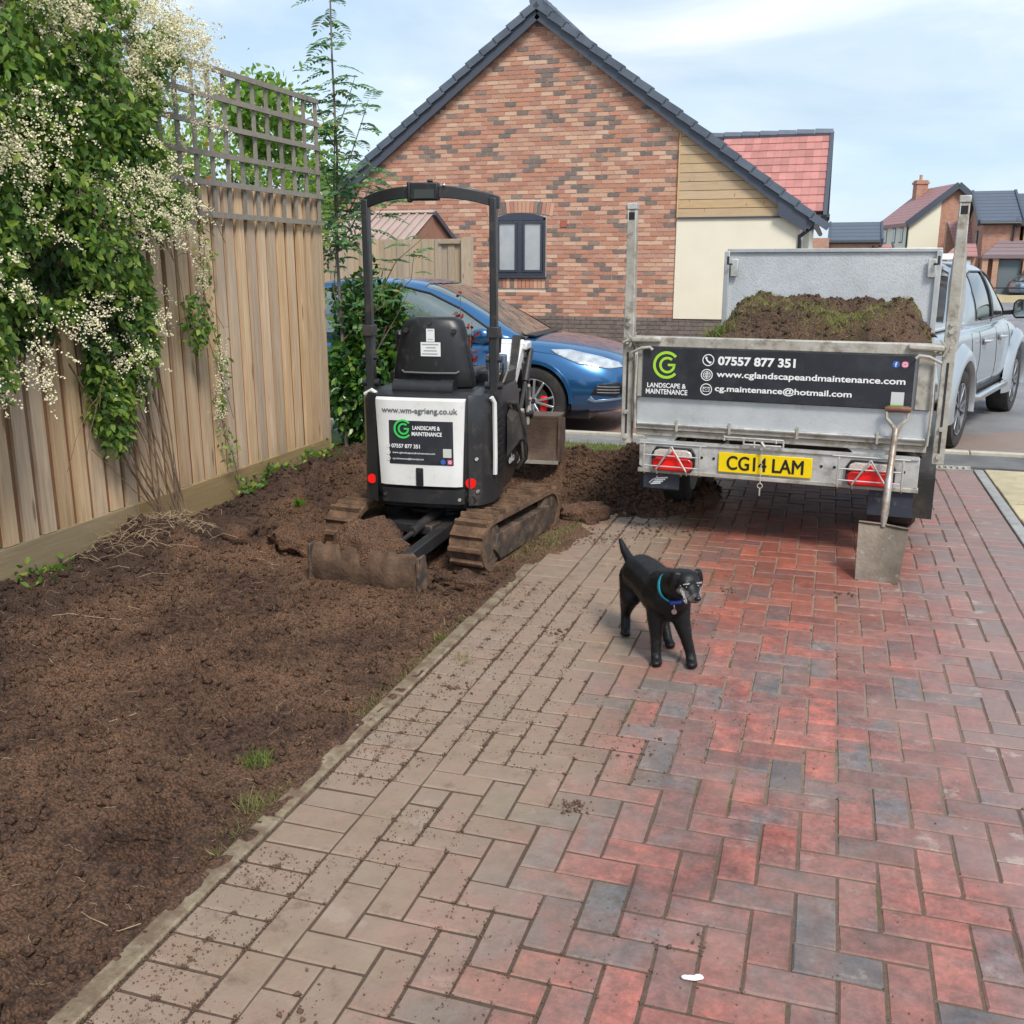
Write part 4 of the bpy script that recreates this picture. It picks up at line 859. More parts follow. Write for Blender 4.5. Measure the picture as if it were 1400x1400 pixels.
def tiles(name, a, b, row=.33):
    t = NT(name); x, y, z = t.xyz(t.obj()); w_ = t.math('FRACT', t.math('DIVIDE', z, row*.62)); c = t.mix(t.ramp(w_, [(0, 1.), (.22, 0.)]), t.mix(t.noise(t.obj(), 3, 4), a, b), (a[0]*.3, a[1]*.3, a[2]*.3)); t.bump(w_, .5, .05); return t.set(c, .55)
TRED = tiles('far red tiles', (.40, .20, .19), (.33, .16, .155)); TSL = tiles('far slate tiles', (.075, .095, .13), (.10, .12, .155)); TPU = tiles('far purple tiles', (.20, .15, .165), (.26, .19, .19))
def roof_x(par, x0, x1, y0, y1, ze, zr_, mat, th=.18, oh=.3):
    """ridge along x"""
    ym = (y0+y1)/2; m = MB(); P = [(y0-oh, ze-.12), (ym, zr_), (y1+oh, ze-.12), (y1+oh, ze-.12+th), (ym, zr_+th), (y0-oh, ze-.12+th)]
    o = m.prism([P[0], P[1], P[4], P[5]], 'x', x0-oh, x1+oh).prism([P[1], P[2], P[3], P[4]], 'x', x0-oh+.001, x1+oh-.001).build('roof', mat, par, smooth=False)
    for x in (x0-oh-.06, x1+oh+.06):
        for yy in (y0-oh, y1+oh): MB().bar((x, yy, ze-.09+th*.4), (x, ym, zr_+th*.4), .12, .36).build('verge', TRIMD, o, smooth=False)
    MB().tube([(x0-oh, y0-oh-.08, ze-.05), (x1+oh, y0-oh-.08, ze-.05)], .09, 6).build('gutter', BLACKP, o); return o
def roof_y(par, x0, x1, y0, y1, ze, zr_, mat, th=.18, oh=.3):
    xm = (x0+x1)/2; P = [(x0-oh, ze-.12), (xm, zr_), (x1+oh, ze-.12), (x1+oh, ze-.12+th), (xm, zr_+th), (x0-oh, ze-.12+th)]
    o = MB().prism([P[0], P[1], P[4], P[5]], 'y', y0-oh, y1+oh).prism([P[1], P[2], P[3], P[4]], 'y', y0-oh+.001, y1+oh-.001).build('roof', mat, par, smooth=False)
    for xx in (x0-oh, x1+oh): MB().bar((xx, y0-oh-.06, ze-.09+th*.4), (xm, y0-oh-.06, zr_+th*.4), .12, .36).build('verge', TRIMD, o, smooth=False)
    return o
def fwin(par, x, z, w, h, y, side=False, x_=None):
    o = MB().bb(-w/2, w/2, -.05, .02, -h/2, h/2).build('window', ANTH, par, (x, y, z)) if not side else MB().bb(-.05, .02, -w/2, w/2, -h/2, h/2).build('window', ANTH, par, (x, y, z))
    q_ = MB()
    for s in (-1, 1):
        if side: q_.bb(-.058, -.05, s*w/4-w*.2, s*w/4+w*.2, -h*.42, h*.42)
        else: q_.bb(s*w/4-w*.2, s*w/4+w*.2, -.058, -.05, -h*.42, h*.42)
    q_.build('pane', PANE, o, smooth=False); return o
# cream and brick house
ha = thing('chimney_house', 'far house with dusky red roof, brick chimney, cream and brick gable', 'house', (4.35, 70, -.19), R(17))
W_, Dp, EV, RG = 5.5, 5.2, 4.25, 6.55
MB().prism([(0, 0), (W_, 0), (W_, EV), (W_/2, RG), (0, EV)], 'y', 0, Dp).build('wall', FB, ha, smooth=False)
MB().prism([(-.02, 2.75), (1.9, 2.75), (1.9, EV+1.55), (-.02, EV-.05)], 'y', -.05, 0).build('render_panel', CREAM, ha); MB().bb(-.05, 0, -.05, Dp, 2.75, EV-.1).build('render_panel', CREAM, ha)
roof_y(ha, 0, W_, 0, Dp, EV, RG, TRED); 
for y in (1.1, 2.4, 4.0): fwin(ha, -.03, 3.6, .6, .95, y, True)
c = MB().bb(1.85, 2.6, 4.2, 4.9, 5.4, 7.25).bb(1.78, 2.67, 4.13, 4.97, 7.0, 7.14).build('chimney', FB, ha); MB().cyl((2.2, 4.55, 7.25), (2.2, 4.55, 7.6), .1).build('chimney_pot', FBO, c); MB().tube([(-.1, -.05, 4.1), (-.1, -.05, 0)], .06, 6).build('downpipe', BLACKP, ha)
lw = thing('red_roofed_wing_house', 'low far house with pinkish red tiled roof between the chimney house and slate gable house', 'house', (6.9, 66, -.19))
MB().bb(-.2, 1.2, 0, 4, 0, 2.4).build('wall', FB, lw); MB().add([(-.05, -.3, 2.4), (1.2, -.3, 2.4), (1.2, 2, 4.3), (-.5, 2, 4.3)], [(0, 1, 2, 3)]).build('roof', TRED, lw, smooth=False); MB().prism([(-.5, 0), (1.2, 0), (1.2, 4.27), (-.5, 4.27)], 'y', 2, 3).build('gable_wall', FBO, lw)
# slate house with garage
hb = thing('slate_gable_house', 'far brick house with broad blue-grey slate roof and purple porch roof', 'house', (7.72, 62, -.19))
MB().prism([(0, 0), (8, 0), (8, 3.95), (4, 5.75), (0, 3.95)], 'x', 0, 1.85).build('wall', FB, hb, smooth=False); roof_x(hb, 0, 1.65, 0, 8, 4.0, 5.75, TSL, oh=.25)
fwin(hb, -.02, 3.0, .75, 1.3, 2.4, True); MB().tube([(1.5, -.1, 3.9), (1.5, -.1, 2.9)], .05, 6).build('downpipe', BLACKP, hb)
o = MB().add([(-.15, -1.9, 2.25), (2.1, -1.9, 2.25), (2.1, -.02, 3.05), (.9, -.02, 3.05), (-.15, -1.9, 2.08), (2.1, -1.9, 2.08), (-.15, -.02, 2.08)], [(0, 1, 2, 3), (0, 4, 5, 1), (0, 3, 6, 4)]).build('porch_roof', TPU, hb, smooth=False)
for x in (-.1, .42, 1.9): MB().bb(x, x+.28, -1.8, -1.4, 0, 2.1).build('brick_pier', FBO, hb)
MB().bb(.75, 1.85, -1.55, -1.45, .05, 2.0).build('garage_door', M('grey garage door', (.13, .16, .17), .6), hb); MB().bb(-.1, 2.1, -1.3, 0, 0, 2.08).build('wall', FB, hb)
q_ = MB().add([(-2.0, -1.2, 2.2), (-.3, -1.2, 2.2), (-.3, 0, 2.9), (-1.2, 0, 2.9)], [(0, 1, 2, 3)]).build('porch_roof', TRED, hb, smooth=False); 
MB().bb(-1.9, -.35, -.9, .2, 0, 2.15).build('wall', FBO, hb)
for x in (-1.8, -1.35, -.9): MB().bb(x, x+.3, -1.0, -.9, .7, 2.0).build('window', M('white far frame', (.7,)*3, .4) if x == -1.8 else bpy.data.materials['white far frame'], hb)
hc = thing('ochre_panel_house', 'far house at the right edge with ochre panel and dark dormer roofs', 'house', (9.75, 62, -.19))
OCH = M('ochre render', (.55, .42, .20), .9); MB().prism([(0, 0), (9, 0), (9, 3.6), (4.5, 5.75), (0, 3.6)], 'x', 0, 6).build('wall', FB, hc, smooth=False); roof_x(hc, 0, 6, 0, 9, 3.9, 5.6, TSL, oh=.3)
MB().bb(.0, 6, -.06, 0, 2.55, 3.9).build('render_panel', OCH, hc); fwin(hc, .62, 3.3, .35, .9, -.07); MB().add([(-.1, -1.2, 2.1), (5, -1.2, 2.1), (5, 0, 2.5), (-.1, 0, 2.5)], [(0, 1, 2, 3)]).build('porch_roof', TPU, hc, smooth=False)
MB().prism([(0, 3.95), (1.1, 3.95), (.55, 4.95)], 'y', -.4, 3).build('dormer', FBO, hc); 
for s in (-1, 1): MB().bar((.55, -.45, 5.05), (.55+s*.75, -.45, 3.85), .12, .2).build('verge', TRIMD, hc, smooth=False)
for k in range(2): MB().bb(.25+k*1.2, .95+k*1.2, -1.0, -.9, 0, 2.0).build('door', TRIMD, hc)
# long slate outbuilding
hd = thing('slate_outbuilding', 'long low far building with plain slate roof just right of the near house', 'building', (-.45, 60, -.19))
MB().bb(.1, 2.7, 0, 5, 0, 2.9).build('wall', FBO, hd); roof_x(hd, .3, 2.6, 0, 5, 3.0, 3.95, TSL, oh=.2); MB().bb(-1.2, .08, -.3, 5, 0, 3.2).build('pier_wall', FB, hd)
sb = thing('red_roof_porch', 'small red tiled porch roof in front of the far outbuilding', 'porch', (2.45, 59.3, -.19)); MB().add([(-.6, 0, 2.2), (.7, 0, 2.2), (.5, .9, 2.85), (-.4, .9, 2.85)], [(0, 1, 2, 3)]).build('roof', TRED, sb, smooth=False); MB().bb(-.5, .6, .2, .9, 0, 2.2).build('wall', FB, sb)
for x in (-.62, .72): MB().bar((x, -.02, 2.17), (x*.72, .92, 2.87), .08, .12).build('verge', TRIMD, sb, smooth=False)
lwal = thing('verge_mound', 'pale sandy roadside verge across the road below the far houses', 'verge', (9.2, 54, -.19)); MB().loft([[(x, -.6, -.02), (x, -.3, .25+.05*sin(x*3)), (x, .3, .36+.05*sin(x*2.1)), (x, .9, -.02)] for x in np.linspace(-2.2, 12, 24)], closed=False).build('bank', M('dry verge', (.40, .31, .18), .9, 0, (.30, .25, .13), 2, bump=.5), lwal)
rl = thing('low_rail_fence', 'thin low rail in front of the far garage', 'fence', (8.4, 56, -.19))
MB().bar((-1.3, 0, .62), (6, 0, .62), .05, .06).build('rail', BLACKP, rl)
for x in (-1.2, 0, 1.2, 2.4, 3.6): MB().bb(x-.03, x+.03, -.03, .03, 0, .6).build('post', BLACKP, rl)
# ---------------------------------------------------------------- mini excavator
EX, EY = -2.12, 5.38
ex = thing('mini_excavator', 'black and white mini excavator on muddy tracks seen from behind', 'excavator', (EX, EY, -.03))
UY = R(-7); 
def under(o): return o
def rot2(x, y, a): return (x*cos(a)-y*sin(a), x*sin(a)+y*cos(a))
def placeu(o):   # place an undercarriage part that was modelled along +y
    o.rotation_euler = (0, 0, UY); o.location = (.02, 0, 0); return o
TW, TL, TR_, TX = .20, .82, .145, .40
def stad(r, L, n=10): 
    p = [(L/2+r*sin(a), r-r*cos(a)) for a in [pi*i/n for i in range(n+1)]]; p += [(-L/2-r*sin(a), r+r*cos(a)) for a in [pi*i/n for i in range(n+1)]]; return p
for s in (-1, 1):
    outer = stad(TR_, TL); inner = stad(TR_-.028, TL); inner = [(a, b+.028) for a, b in inner]; n = len(outer); m = MB()
    vs = []; 
    for x in (s*TX-TW/2, s*TX+TW/2):
        vs += [(x, a, b) for a, b in outer]+[(x, a, b) for a, b in inner]
    fs = []
    for i in range(n):
        j = (i+1) % n; fs += [(i, j, 2*n+j, 2*n+i), (n+j, n+i, 3*n+i, 3*n+j), (i, n+i, n+j, j), (2*n+j, 3*n+j, 3*n+i, 2*n+i)]
    tb = placeu(m.add(vs, fs).build('track', MUD, ex)); tb.location = (.02, -.02, 0)
    # grouser bars round the belt
    pad = MB().prism([(-.016, 0), (.016, 0), (.009, .024), (-.009, .024)], 'x', -TW/2+.004, TW/2-.004).mesh('track_bar', MUD, smooth=False)
    per = 2*TL+2*pi*TR_; N = 34
    for k in range(N):
        d = per*k/N
        if d < TL: y, z, a = -TL/2+d, 2*TR_, 0
        elif d < TL+pi*TR_: t_ = (d-TL)/TR_; y, z, a = TL/2+TR_*sin(t_), TR_+TR_*cos(t_), -t_
        elif d < 2*TL+pi*TR_: y, z, a = TL/2-(d-TL-pi*TR_), 0, pi
        else: t_ = (d-2*TL-pi*TR_)/TR_; y, z, a = -TL/2-TR_*sin(t_), TR_-TR_*cos(t_), pi-t_
        link('track_bar', pad, tb, (s*TX+rng.gauss(0, .003), y, z), (a, 0, 0), (1, 1, rng.uniform(.7, 1.2)))
    fr = MB(); xo = s*(TX+TW/2+.006); fr.prism([(-TL/2+.08, .05), (TL/2-.1, .05), (TL/2-.02, .12), (TL/2-.04, .20), (-TL/2+.04, .20), (-TL/2+.01, .12)], 'x', s*(TX-.06), xo)
    fr = placeu(fr.build('track_frame', MUDMETAL, ex, bevel=.004)); fr.location = (.02, -.02, 0)
    for yy in (-TL/2, TL/2):
        w = MB(); w.lathe([(.0, -.03), (.05, -.03), (.05, -.01), (.105, -.01), (.12, -.02), (.12, .02), (.0, .02)] if s > 0 else [(.0, .03), (.05, .03), (.05, .01), (.105, .01), (.12, .02), (.12, -.02), (0, -.02)], (s*(TX+TW/2-.03), yy-.02 if yy < 0 else yy-.02, TR_), 'x', 20)
        w = placeu(w.build('idler_wheel', MUDMETAL, ex)); w.location = (.02, 0, 0)
    for yy in (-.28, 0, .28): w = placeu(MB().cyl((s*(TX-.02), yy, .045), (s*(TX+TW/2-.01), yy, .045), .042).build('roller', MUDMETAL, ex))
    if s > 0:
        for k, (yy, ww) in enumerate(((-.27, .13), (-.03, .10), (.26, .08))):
            st = placeu(MB().bb(xo, xo+.0015, yy, yy+ww, .10, .175).build('sticker', M('dull yellow sticker', (.55, .42, .03), .5, dirt=((.12, .08, .05), 40, .45, .6, .8)) if k == 1 else MUDMETAL, ex)); st.location = (.02, 0, 0)
uc = placeu(MB().bb(-.34, .34, -.20, .20, .12, .24).bb(-.13, .13, -.45, .45, .16, .22).build('undercarriage', STEEL, ex, bevel=.01)); placeu(MB().cyl((0, 0, .22), (0, 0, .33), .2, n=28).build('slew_ring', STEEL, ex))
# dozer blade behind, caked with soil
bl_ = [(-.02, .0), (.015, .01), (.035, .06), (.038, .13), (.02, .20), (-.005, .235), (-.03, .235), (-.005, .19), (.008, .13), (.004, .06), (-.04, -.01)]
bm_ = MB(); N = 22
rings = []
for i in range(N+1):
    x = -.345+.66*i/N; rings.append([(x, -.90-.8*a-.006*sin(i*.9)+.004*sin(i*2.3), b*.88*(1+.03*sin(i*1.7)+.02*sin(i*2.9))-.025) for a, b in bl_])
db = placeu(bm_.loft(rings).build('dozer_blade', MUDBLADE, ex)); 
for x in (-.348, .318): placeu(MB().prism([(-.94, -.02), (-.87, -.02), (-.84, .08), (-.87, .19), (-.94, .185)], 'x', x-.008, x+.008).build('blade_end_plate', MUDMETAL, ex, bevel=.003))
for x in (-.17, .17): placeu(MB().bar((x, -.20, .20), (x, -.83, .12), .06, .07).build('blade_arm', STEEL, ex, bevel=.005))
placeu(MB().cyl((0.06, -.2, .26), (0.06, -.55, .20), .028).cyl((.06, -.5, .2), (.06, -.82, .16), .014).build('blade_cylinder', STEEL, ex))
# upper structure
UA = R(5)
def up(o, dx=0, dy=0):
    o.rotation_euler = (0, 0, UA); return o
def plan(hw, yr, yf, r, n=6):   # rounded outline, rear at -y
    pts = []
    for cx, cy, a0 in ((hw-r, yr+r, -90), (hw-.05, yf-.05, 0), (-hw+.05, yf-.05, 90), (-hw+r, yr+r, 180)):
        rr = r if cy < 0 else .05
        for i in range(n+1): a = R(a0+90*i/n); pts.append((cx+rr*cos(a), cy+rr*sin(a)))
    return pts
def ringz(hw, yr, yf, r, z, bulge=.03):
    P = plan(hw, yr, yf, r); out = []
    for x, y in P:
        if y < yr+r*1.01: y = y-bulge*(1-min(1, abs(x)/hw)**2)
        out.append((x, y, z))
    return out
m = MB(); m.loft([ringz(.27, -.33, .40, .12, .29), ringz(.315, -.385, .42, .12, .31), ringz(.345, -.41, .43, .12, .40), ringz(.36, -.42, .43, .12, .62), ringz(.365, -.415, .43, .11, .86), ringz(.35, -.40, .42, .10, .935), ringz(.31, -.36, .40, .10, .955)])
body = up(m.build('body_cowl', BLACKM, ex, ang=28))
def rear_y(x): return -.415-.03*(1-min(1, abs(x)/.36)**2)
def curved(x0, x1, z0, z1, th, mt, name, par, n=14, taper=0., yoff=0.):
    rings = []
    for i in range(n+1):
        x = x0+(x1-x0)*i/n; xt = x*(1+taper); y0_ = rear_y(x)-yoff; e = .012 if i in (0, n) else 0
        rings.append([(x*(1-taper), y0_+.02, z0), (x*(1-taper), y0_-th+e, z0+.008), (x, y0_-th+e, (z0+z1)/2), (xt, y0_-th+e, z1-.012), (xt, y0_+.015, z1)])
    return MB().loft(rings).build(name, mt, par, bevel=0)
wp = curved(-.255, .235, .435, .925, .020, WHITEP, 'rear_cover', ex, taper=.04); up(wp)
sk = curved(-.24, .235, .335, .43, .012, BLACKM, 'lower_skirt', ex, taper=.0); up(sk)
MB().bb(-.03, .012, -.474, -.466, .445, .545).build('cover_handle', BLACKP, wp, bevel=.004)
bn = curved(-.208, .205, .555, .815, .0225, BLACKB, 'banner', wp, taper=0.)
def ont(s, w, h, mt, x, z, **k):
    o = text(s, w, h, mt, wp, x, z, 0, **k)
    for v in o.data.vertices: v.co.y += rear_y(v.co.x+x)-.0232
    return o
ont('www.wm-agrieng.co.uk', .43, .040, M('slate print', (.12, .13, .14), .5), -.222, .836, bold=.012)
ont('LANDSCAPE &', .155, .022, WHITEL, -.045, .755); ont('MAINTENANCE', .17, .022, WHITEL, -.05, .722); ont('07557 877 351', .165, .022, WHITEL, -.17, .652)
ont('www.cglandscapeandmaintenance.com', .245, .013, WHITEL, -.165, .618, bold=0); ont('cg.maintenance@hotmail.com', .18, .013, WHITEL, -.165, .585, bold=0)
logo(wp, -.1, .758, .053, rear_y(-.1)-.0245, GREENM)
for k, z in enumerate((.663, .625, .592)): a_ = MB(); arc(a_, -.188, z, .007, .010, 0, 360, rear_y(-.19)-.024, 16); a_.build('icon', WHITEL, wp, smooth=False, fix=False)
MB().bb(.125, .172, rear_y(.15)-.0245, rear_y(.15)-.023, .607, .655).build('card', M('pale card', (.55, .58, .52), .5), wp)
a_ = MB().cyl((.125, rear_y(.12)-.023, .582), (.125, rear_y(.12)-.0248, .582), .014, n=20).build('icon_disc', BLUEI, wp, smooth=False); ont('f', .008, .018, WHITEL, .121, .572)
MB().bb(.15, .176, rear_y(.16)-.0248, rear_y(.16)-.023, .569, .595).build('icon_disc', PINKI, wp, smooth=False); a_ = MB(); arc(a_, .163, .582, .005, .008, 0, 360, rear_y(.163)-.0252, 14); a_.build('icon', WHITEL, wp, smooth=False, fix=False)
for x, r_ in ((-.300, .026), (.272, .029)): up(MB().cyl((x, rear_y(x)+.02, .465), (x, rear_y(x)-.014, .465), r_, n=24).build('rear_reflector', REDROUND, ex))
up(MB().lathe([(0, .02), (.010, .02), (.010, .0), (.022, -.004), (.026, .004), (.028, .02)], (.277, rear_y(.277)-.008, .372), 'y', 20).build('filler_ring', STEEL, ex)); 
for x, z in ((-.22, .385), (.21, .37), (.305, .60), (.31, .42)): up(MB().cyl((x, rear_y(x)+.01, z), (x, rear_y(x)-.016, z), .009, n=10).build('bolt', CHROME if x < 0 else GALVD, ex))
# corner cowls stand proud, with white lip and vertical seam
for s in (-1, 1):
    o = MB().loft([[(s*.262, rear_y(.26)-.016, z), (s*.33, rear_y(.33)+.004, z), (s*.372, -.33, z), (s*.375, -.10, z), (s*.35, -.10, z), (s*.30, -.38, z)] for z in (.34, .45, .7, .90)]+[[(s*.262, rear_y(.26)+.0, .945), (s*.32, rear_y(.33)+.02, .945), (s*.36, -.30, .945), (s*.365, -.10, .93), (s*.34, -.10, .93), (s*.30, -.36, .94)]]).build('corner_cowl', BLACKM, ex, ang=40); up(o)
up(MB().tube([(.372, -.36, .93), (.385, -.345, .90), (.387, -.34, .6), (.383, -.33, .5)], .013, 8).build('side_handle', WHITEP, ex)); up(MB().tube([(-.345, -.38, .93), (-.30, -.39, .955), (-.27, -.40, .94)], .012, 8).build('side_handle', WHITEP, ex))
m = MB(); 
for k in range(9): m.bb(.376, .382, -.28, -.12, .50+k*.042, .52+k*.042)
up(m.build('side_louvres', BLACKP, ex, smooth=False))
sm = text('elo', .15, .055, WHITEL, ex, 0, 0, 0, 'side_lettering'); sm.rotation_euler = (0, 0, UA+pi/2); a = Matrix.Rotation(UA, 3, 'Z') @ Vector((.364, .10, .47)); sm.location = a
up(MB().bb(-.33, .33, .30, .55, .40, .46).build('floor_plate', STEEL, ex, bevel=.008)); up(MB().bb(-.33, .34, .0, .34, .93, .96).build('deck', STEEL, ex)) ; up(MB().bb(.12, .345, .02, .40, .94, 1.03).build('console', BLACKP, ex, bevel=.02)); up(MB().bb(-.345, -.22, .02, .40, .94, 1.02).build('console', BLACKP, ex, bevel=.02))
# seat
st = up(link('seat', None, ex, (0, 0, 0))); sp = lambda z, hw, y, r=.05: [(hw*cx, y+cy, z) for cx, cy in ((-1, .02), (-.93, -.02), (-.6, -.045), (0, -.052), (.6, -.045), (.93, -.02), (1, .02), (.7, .05), (0, .06), (-.7, .05))]
MB().loft([sp(.965, .238, -.20), sp(1.0, .243, -.21), sp(1.06, .232, -.215), sp(1.2, .205, -.21), sp(1.28, .188, -.20), sp(1.325, .168, -.19), sp(1.345, .13, -.18)]).build('backrest', BLACKP, st, ang=50)
MB().tube([(-.165, -.262, 1.055), (-.15, -.27, 1.045), (0, -.276, 1.043), (.15, -.27, 1.045), (.165, -.262, 1.055)], .006, 6).build('rib', M('scuffed plastic', (.12,)*3, .5), st)
MB().bb(-.21, .21, -.16, .22, .96, 1.04).build('cushion', BLACKP, st, bevel=.03)
for x, z in ((-.005, 1.318), (-.14, 1.275), (.135, 1.272)): MB().cyl((x, -.24, z), (x, -.262+.01*(z > 1.3), z), .013, n=14).build('bolt', STEEL, st)
STK = M('white sticker', (.72, .73, .72), .4)
MB().bb(-.02, .028, -.2655, -.2635, 1.215, 1.285).build('sticker', STK, st); lab = MB().bb(-.052, .062, -.268, -.266, 1.135, 1.212).build('sticker', STK, st)
for k, (a_, b_) in enumerate(((-.045, .05), (-.02, .035), (-.035, .04), (-.045, .045))): MB().bb(a_, b_, -.2686, -.268, 1.196-k*.017, 1.202-k*.017).build('print_line', GREYL, st)
MB().bb(-.012, .02, -.266, -.2655, 1.273, 1.277).build('print_line', GREYL, st); MB().bb(-.012, .02, -.266, -.2655, 1.225, 1.229).build('print_line', GREYL, st)
tb = up(MB().cyl((-.185, -.335, .965), (.13, -.335, .96), .05, n=24).cyl((.085, -.335, .961), (.16, -.335, .96), .056, n=24).build('document_tube', BLACKP, ex, ang=40)); up(MB().tube([(-.24, -.25, .94), (-.25, -.33, .93), (-.15, -.36, .915), (.1, -.36, .91), (.22, -.33, .93), (.25, -.2, .96)], .008, 6).build('cable', RUBBER, ex))
# roll bar
pth = [(-.368, -.235, .90), (-.368, -.235, 1.25), (-.366, -.235, 1.92)]
for s in (-1, 1):
    rbm = MB()
    for (z0, z1, w_) in ((.88, 1.28, .046), (1.25, 1.97, .038)): rbm.bb(s*.358-w_/2, s*.358+w_/2, -.235-.028, -.235+.028, z0, z1)
    up(rbm.build('roll_bar_post', BLACKM, ex, bevel=.006)); P = []
for i in range(21):
    t_ = i/20; x = -.385+.77*t_; e = 1-abs(2*t_-1)**2.6; P.append((x, -.215-.10*e, 1.945+.055*e))
rings = [[(x, y-.012, z-.038*(1-.15)), (x, y-.012, z+.030), (x, y+.03, z+.034), (x, y+.03, z-.03)] for x, y, z in P]
up(MB().loft(rings).build('roll_bar_top', BLACKM, ex, bevel=.004)); up(MB().bb(-.07, .085, -.345, -.29, 1.955, 2.045).bb(-.085, -.065, -.35, -.30, 1.945, 2.05).bb(.02, .05, -.33, -.30, 2.045, 2.06).build('beacon_bracket', BLACKP, ex, bevel=.008)); up(MB().bb(-.045, .065, -.349, -.346, 1.965, 2.01).build('bracket_plate', M('dark lamp glass', (.03, .035, .03), .12), ex)); up(MB().ell((.115, -.33, 2.03), (.009, .009, .009), 10, 6).build('bolt', CHROME, ex))
for s in (-1, 1): up(MB().bb(s*.358-.032, s*.358+.032, -.275, -.20, 1.24, 1.30).build('hinge_clamp', STEEL, ex, bevel=.004)); up(MB().cyl((s*.358-.045, -.24, 1.12), (s*.358+.045, -.24, 1.12), .014).build('hinge_pin', STEEL, ex)); up(MB().cyl((s*.358-.05, -.24, .98), (s*.358+.05, -.24, .98), .02).bb(s*.33, s*.39, -.27, -.2, .9, .96).build('post_foot', BLACKM, ex))
# joystick and levers
for x, lean in ((.27, .03), (-.27, -.03)): up(MB().tube([(x, .12, 1.0), (x+lean*.3, .11, 1.09), (x+lean, .10, 1.14)], [.03, .016, .012], 10).tube([(x+lean, .10, 1.13), (x+lean, .095, 1.18), (x+lean+.005, .08, 1.235), (x+lean+.005, .075, 1.25)], [.018, .021, .024, .012], 12).build('joystick', BLACKP, ex))
for k in range(5): up(MB().tube([(.30+.012*k, -.12+.03*k, .96), (.305+.02*k, -.14+.03*k, 1.04), (.31+.018*k, -.13+.03*k, 1.08+.01*(k % 3))], .006, 6).build('lever', BLACKP if k % 2 else GALVD, ex))
up(MB().tube([(.2, .36, .95), (.2, .4, 1.15), (.2, .39, 1.32)], .011, 8).build('travel_lever', BLACKP, ex)); up(MB().bb(.20, .32, .2, .26, 1.0, 1.11).build('control_box', M('blue grey box', (.08, .12, .18), .4), ex, bevel=.01))
# boom, stick and grading bucket ahead
BX = .15
def plate(pts, x0, x1, mt, name, bev=.005): return up(MB().prism(pts, 'x', x0, x1).build(name, mt, ex, bevel=bev))
ROTB = R(-6)
for s in (-1, 1):
    plate([(.50, .42), (.62, .38), (.95, .80), (1.12, 1.02), (1.08, 1.10), (.98, 1.06), (.62, .72), (.46, .52)], BX+s*.055-.012, BX+s*.055+.012, WHITEP, 'boom_plate')
plate([(.52, .44), (.60, .42), (.95, .85), (1.05, 1.0), (.98, 1.03), (.62, .68), (.5, .54)], BX-.045, BX+.045, BLACKM, 'boom')
plate([(.42, .34), (.60, .34), (.60, .60), (.42, .56)], BX-.09, BX+.09, WHITEP, 'swing_bracket', .015)
for x in (-.06, .06): plate([(1.02, 1.02), (1.10, 1.13), (1.20, 1.08), (1.38, .62), (1.40, .42), (1.34, .42), (1.28, .62), (1.12, .96)], BX+x+.02-.012, BX+x+.02+.012, WHITEP, 'dipper_plate')
plate([(1.06, 1.0), (1.12, 1.06), (1.18, 1.0), (1.35, .62), (1.37, .46), (1.31, .46), (1.26, .66)], BX-.03, BX+.07, BLACKM, 'dipper_arm')
up(MB().bb(BX-.10, BX+.14, .98, 1.14, 1.07, 1.125).build('arm_guard', WHITEP, ex, bevel=.012)); plate([(.74, .92), (.80, .87), (1.06, 1.06), (1.10, 1.12), (1.02, 1.14)], BX-.07, BX+.11, WHITEP, 'cylinder_guard')
for yy, zz in ((1.08, 1.07), (1.37, .48), (1.30, .60), (1.16, 1.0)): up(MB().cyl((BX-.085, yy, zz), (BX+.12, yy, zz), .022, n=14).build('pin', STEEL, ex))
up(MB().cyl((BX+.02, 1.18, 1.0), (BX+.02, 1.40, .74), .032, n=14).cyl((BX+.02, 1.38, .76), (BX+.02, 1.46, .58), .016, n=10).build('bucket_cylinder', CHROME, ex)); up(MB().cyl((BX, .62, .46), (BX, .85, .70), .036, n=14).cyl((BX, .83, .68), (BX, 1.0, .92), .018).build('boom_cylinder', STEEL, ex))
for k in range(5): up(MB().tube([(.12+.012*k, .36, .5), (.30+.01*k, .42, .78+.02*k), (.30+.008*k, .55, .86), (.20, .75, .84), (.12+.01*k, .95, 1.0)], .011, 7).build('hydraulic_hose', RUBBER, ex))
for k in range(3): up(MB().tube([(.30, .0, .86), (.37+.02*k, .10, .84), (.42+.01*k, .2, .66), (.42, .28, .48), (.36, .36, .40)], .014, 7).build('hydraulic_hose', RUBBER if k else GALVD, ex))
bp = [(1.36, .50), (1.48, .53), (1.56, .44), (1.57, .30), (1.50, .20), (1.36, .17), (1.29, .175), (1.29, .19), (1.36, .19), (1.49, .225), (1.545, .31), (1.53, .42), (1.47, .505), (1.36, .475)]
BKT = M('brown worn bucket steel', (.085, .055, .042), .6, .3, (.14, .095, .07), 5, bump=.3, dirt=((.24, .16, .11), 6, .45, .7, .5))
BUP = .13
bk_ = up(MB().prism([(a+.0, b-.02+BUP) for a, b in [(1.30, .47), (1.32, .475), (1.335, .40), (1.335, .30), (1.32, .22), (1.285, .15), (1.27, .15), (1.30, .22), (1.312, .30), (1.312, .40)]], 'x', -.42, .46).build('grading_bucket', BKT, ex))
for x in (-.42, .46): MB().prism([(1.30, .46+BUP), (1.50, .42+BUP), (1.52, .25+BUP), (1.42, .15+BUP), (1.27, .13+BUP)], 'x', x-.008, x+.008).build('bucket_side', BKT, bk_)
MB().bb(-.42, .46, 1.30, 1.52, .44+BUP, .455+BUP).build('bucket_top', BKT, bk_); MB().bb(-.42, .46, 1.258, 1.272, .115+BUP, .138+BUP).build('cutting_edge', GALVD, bk_)
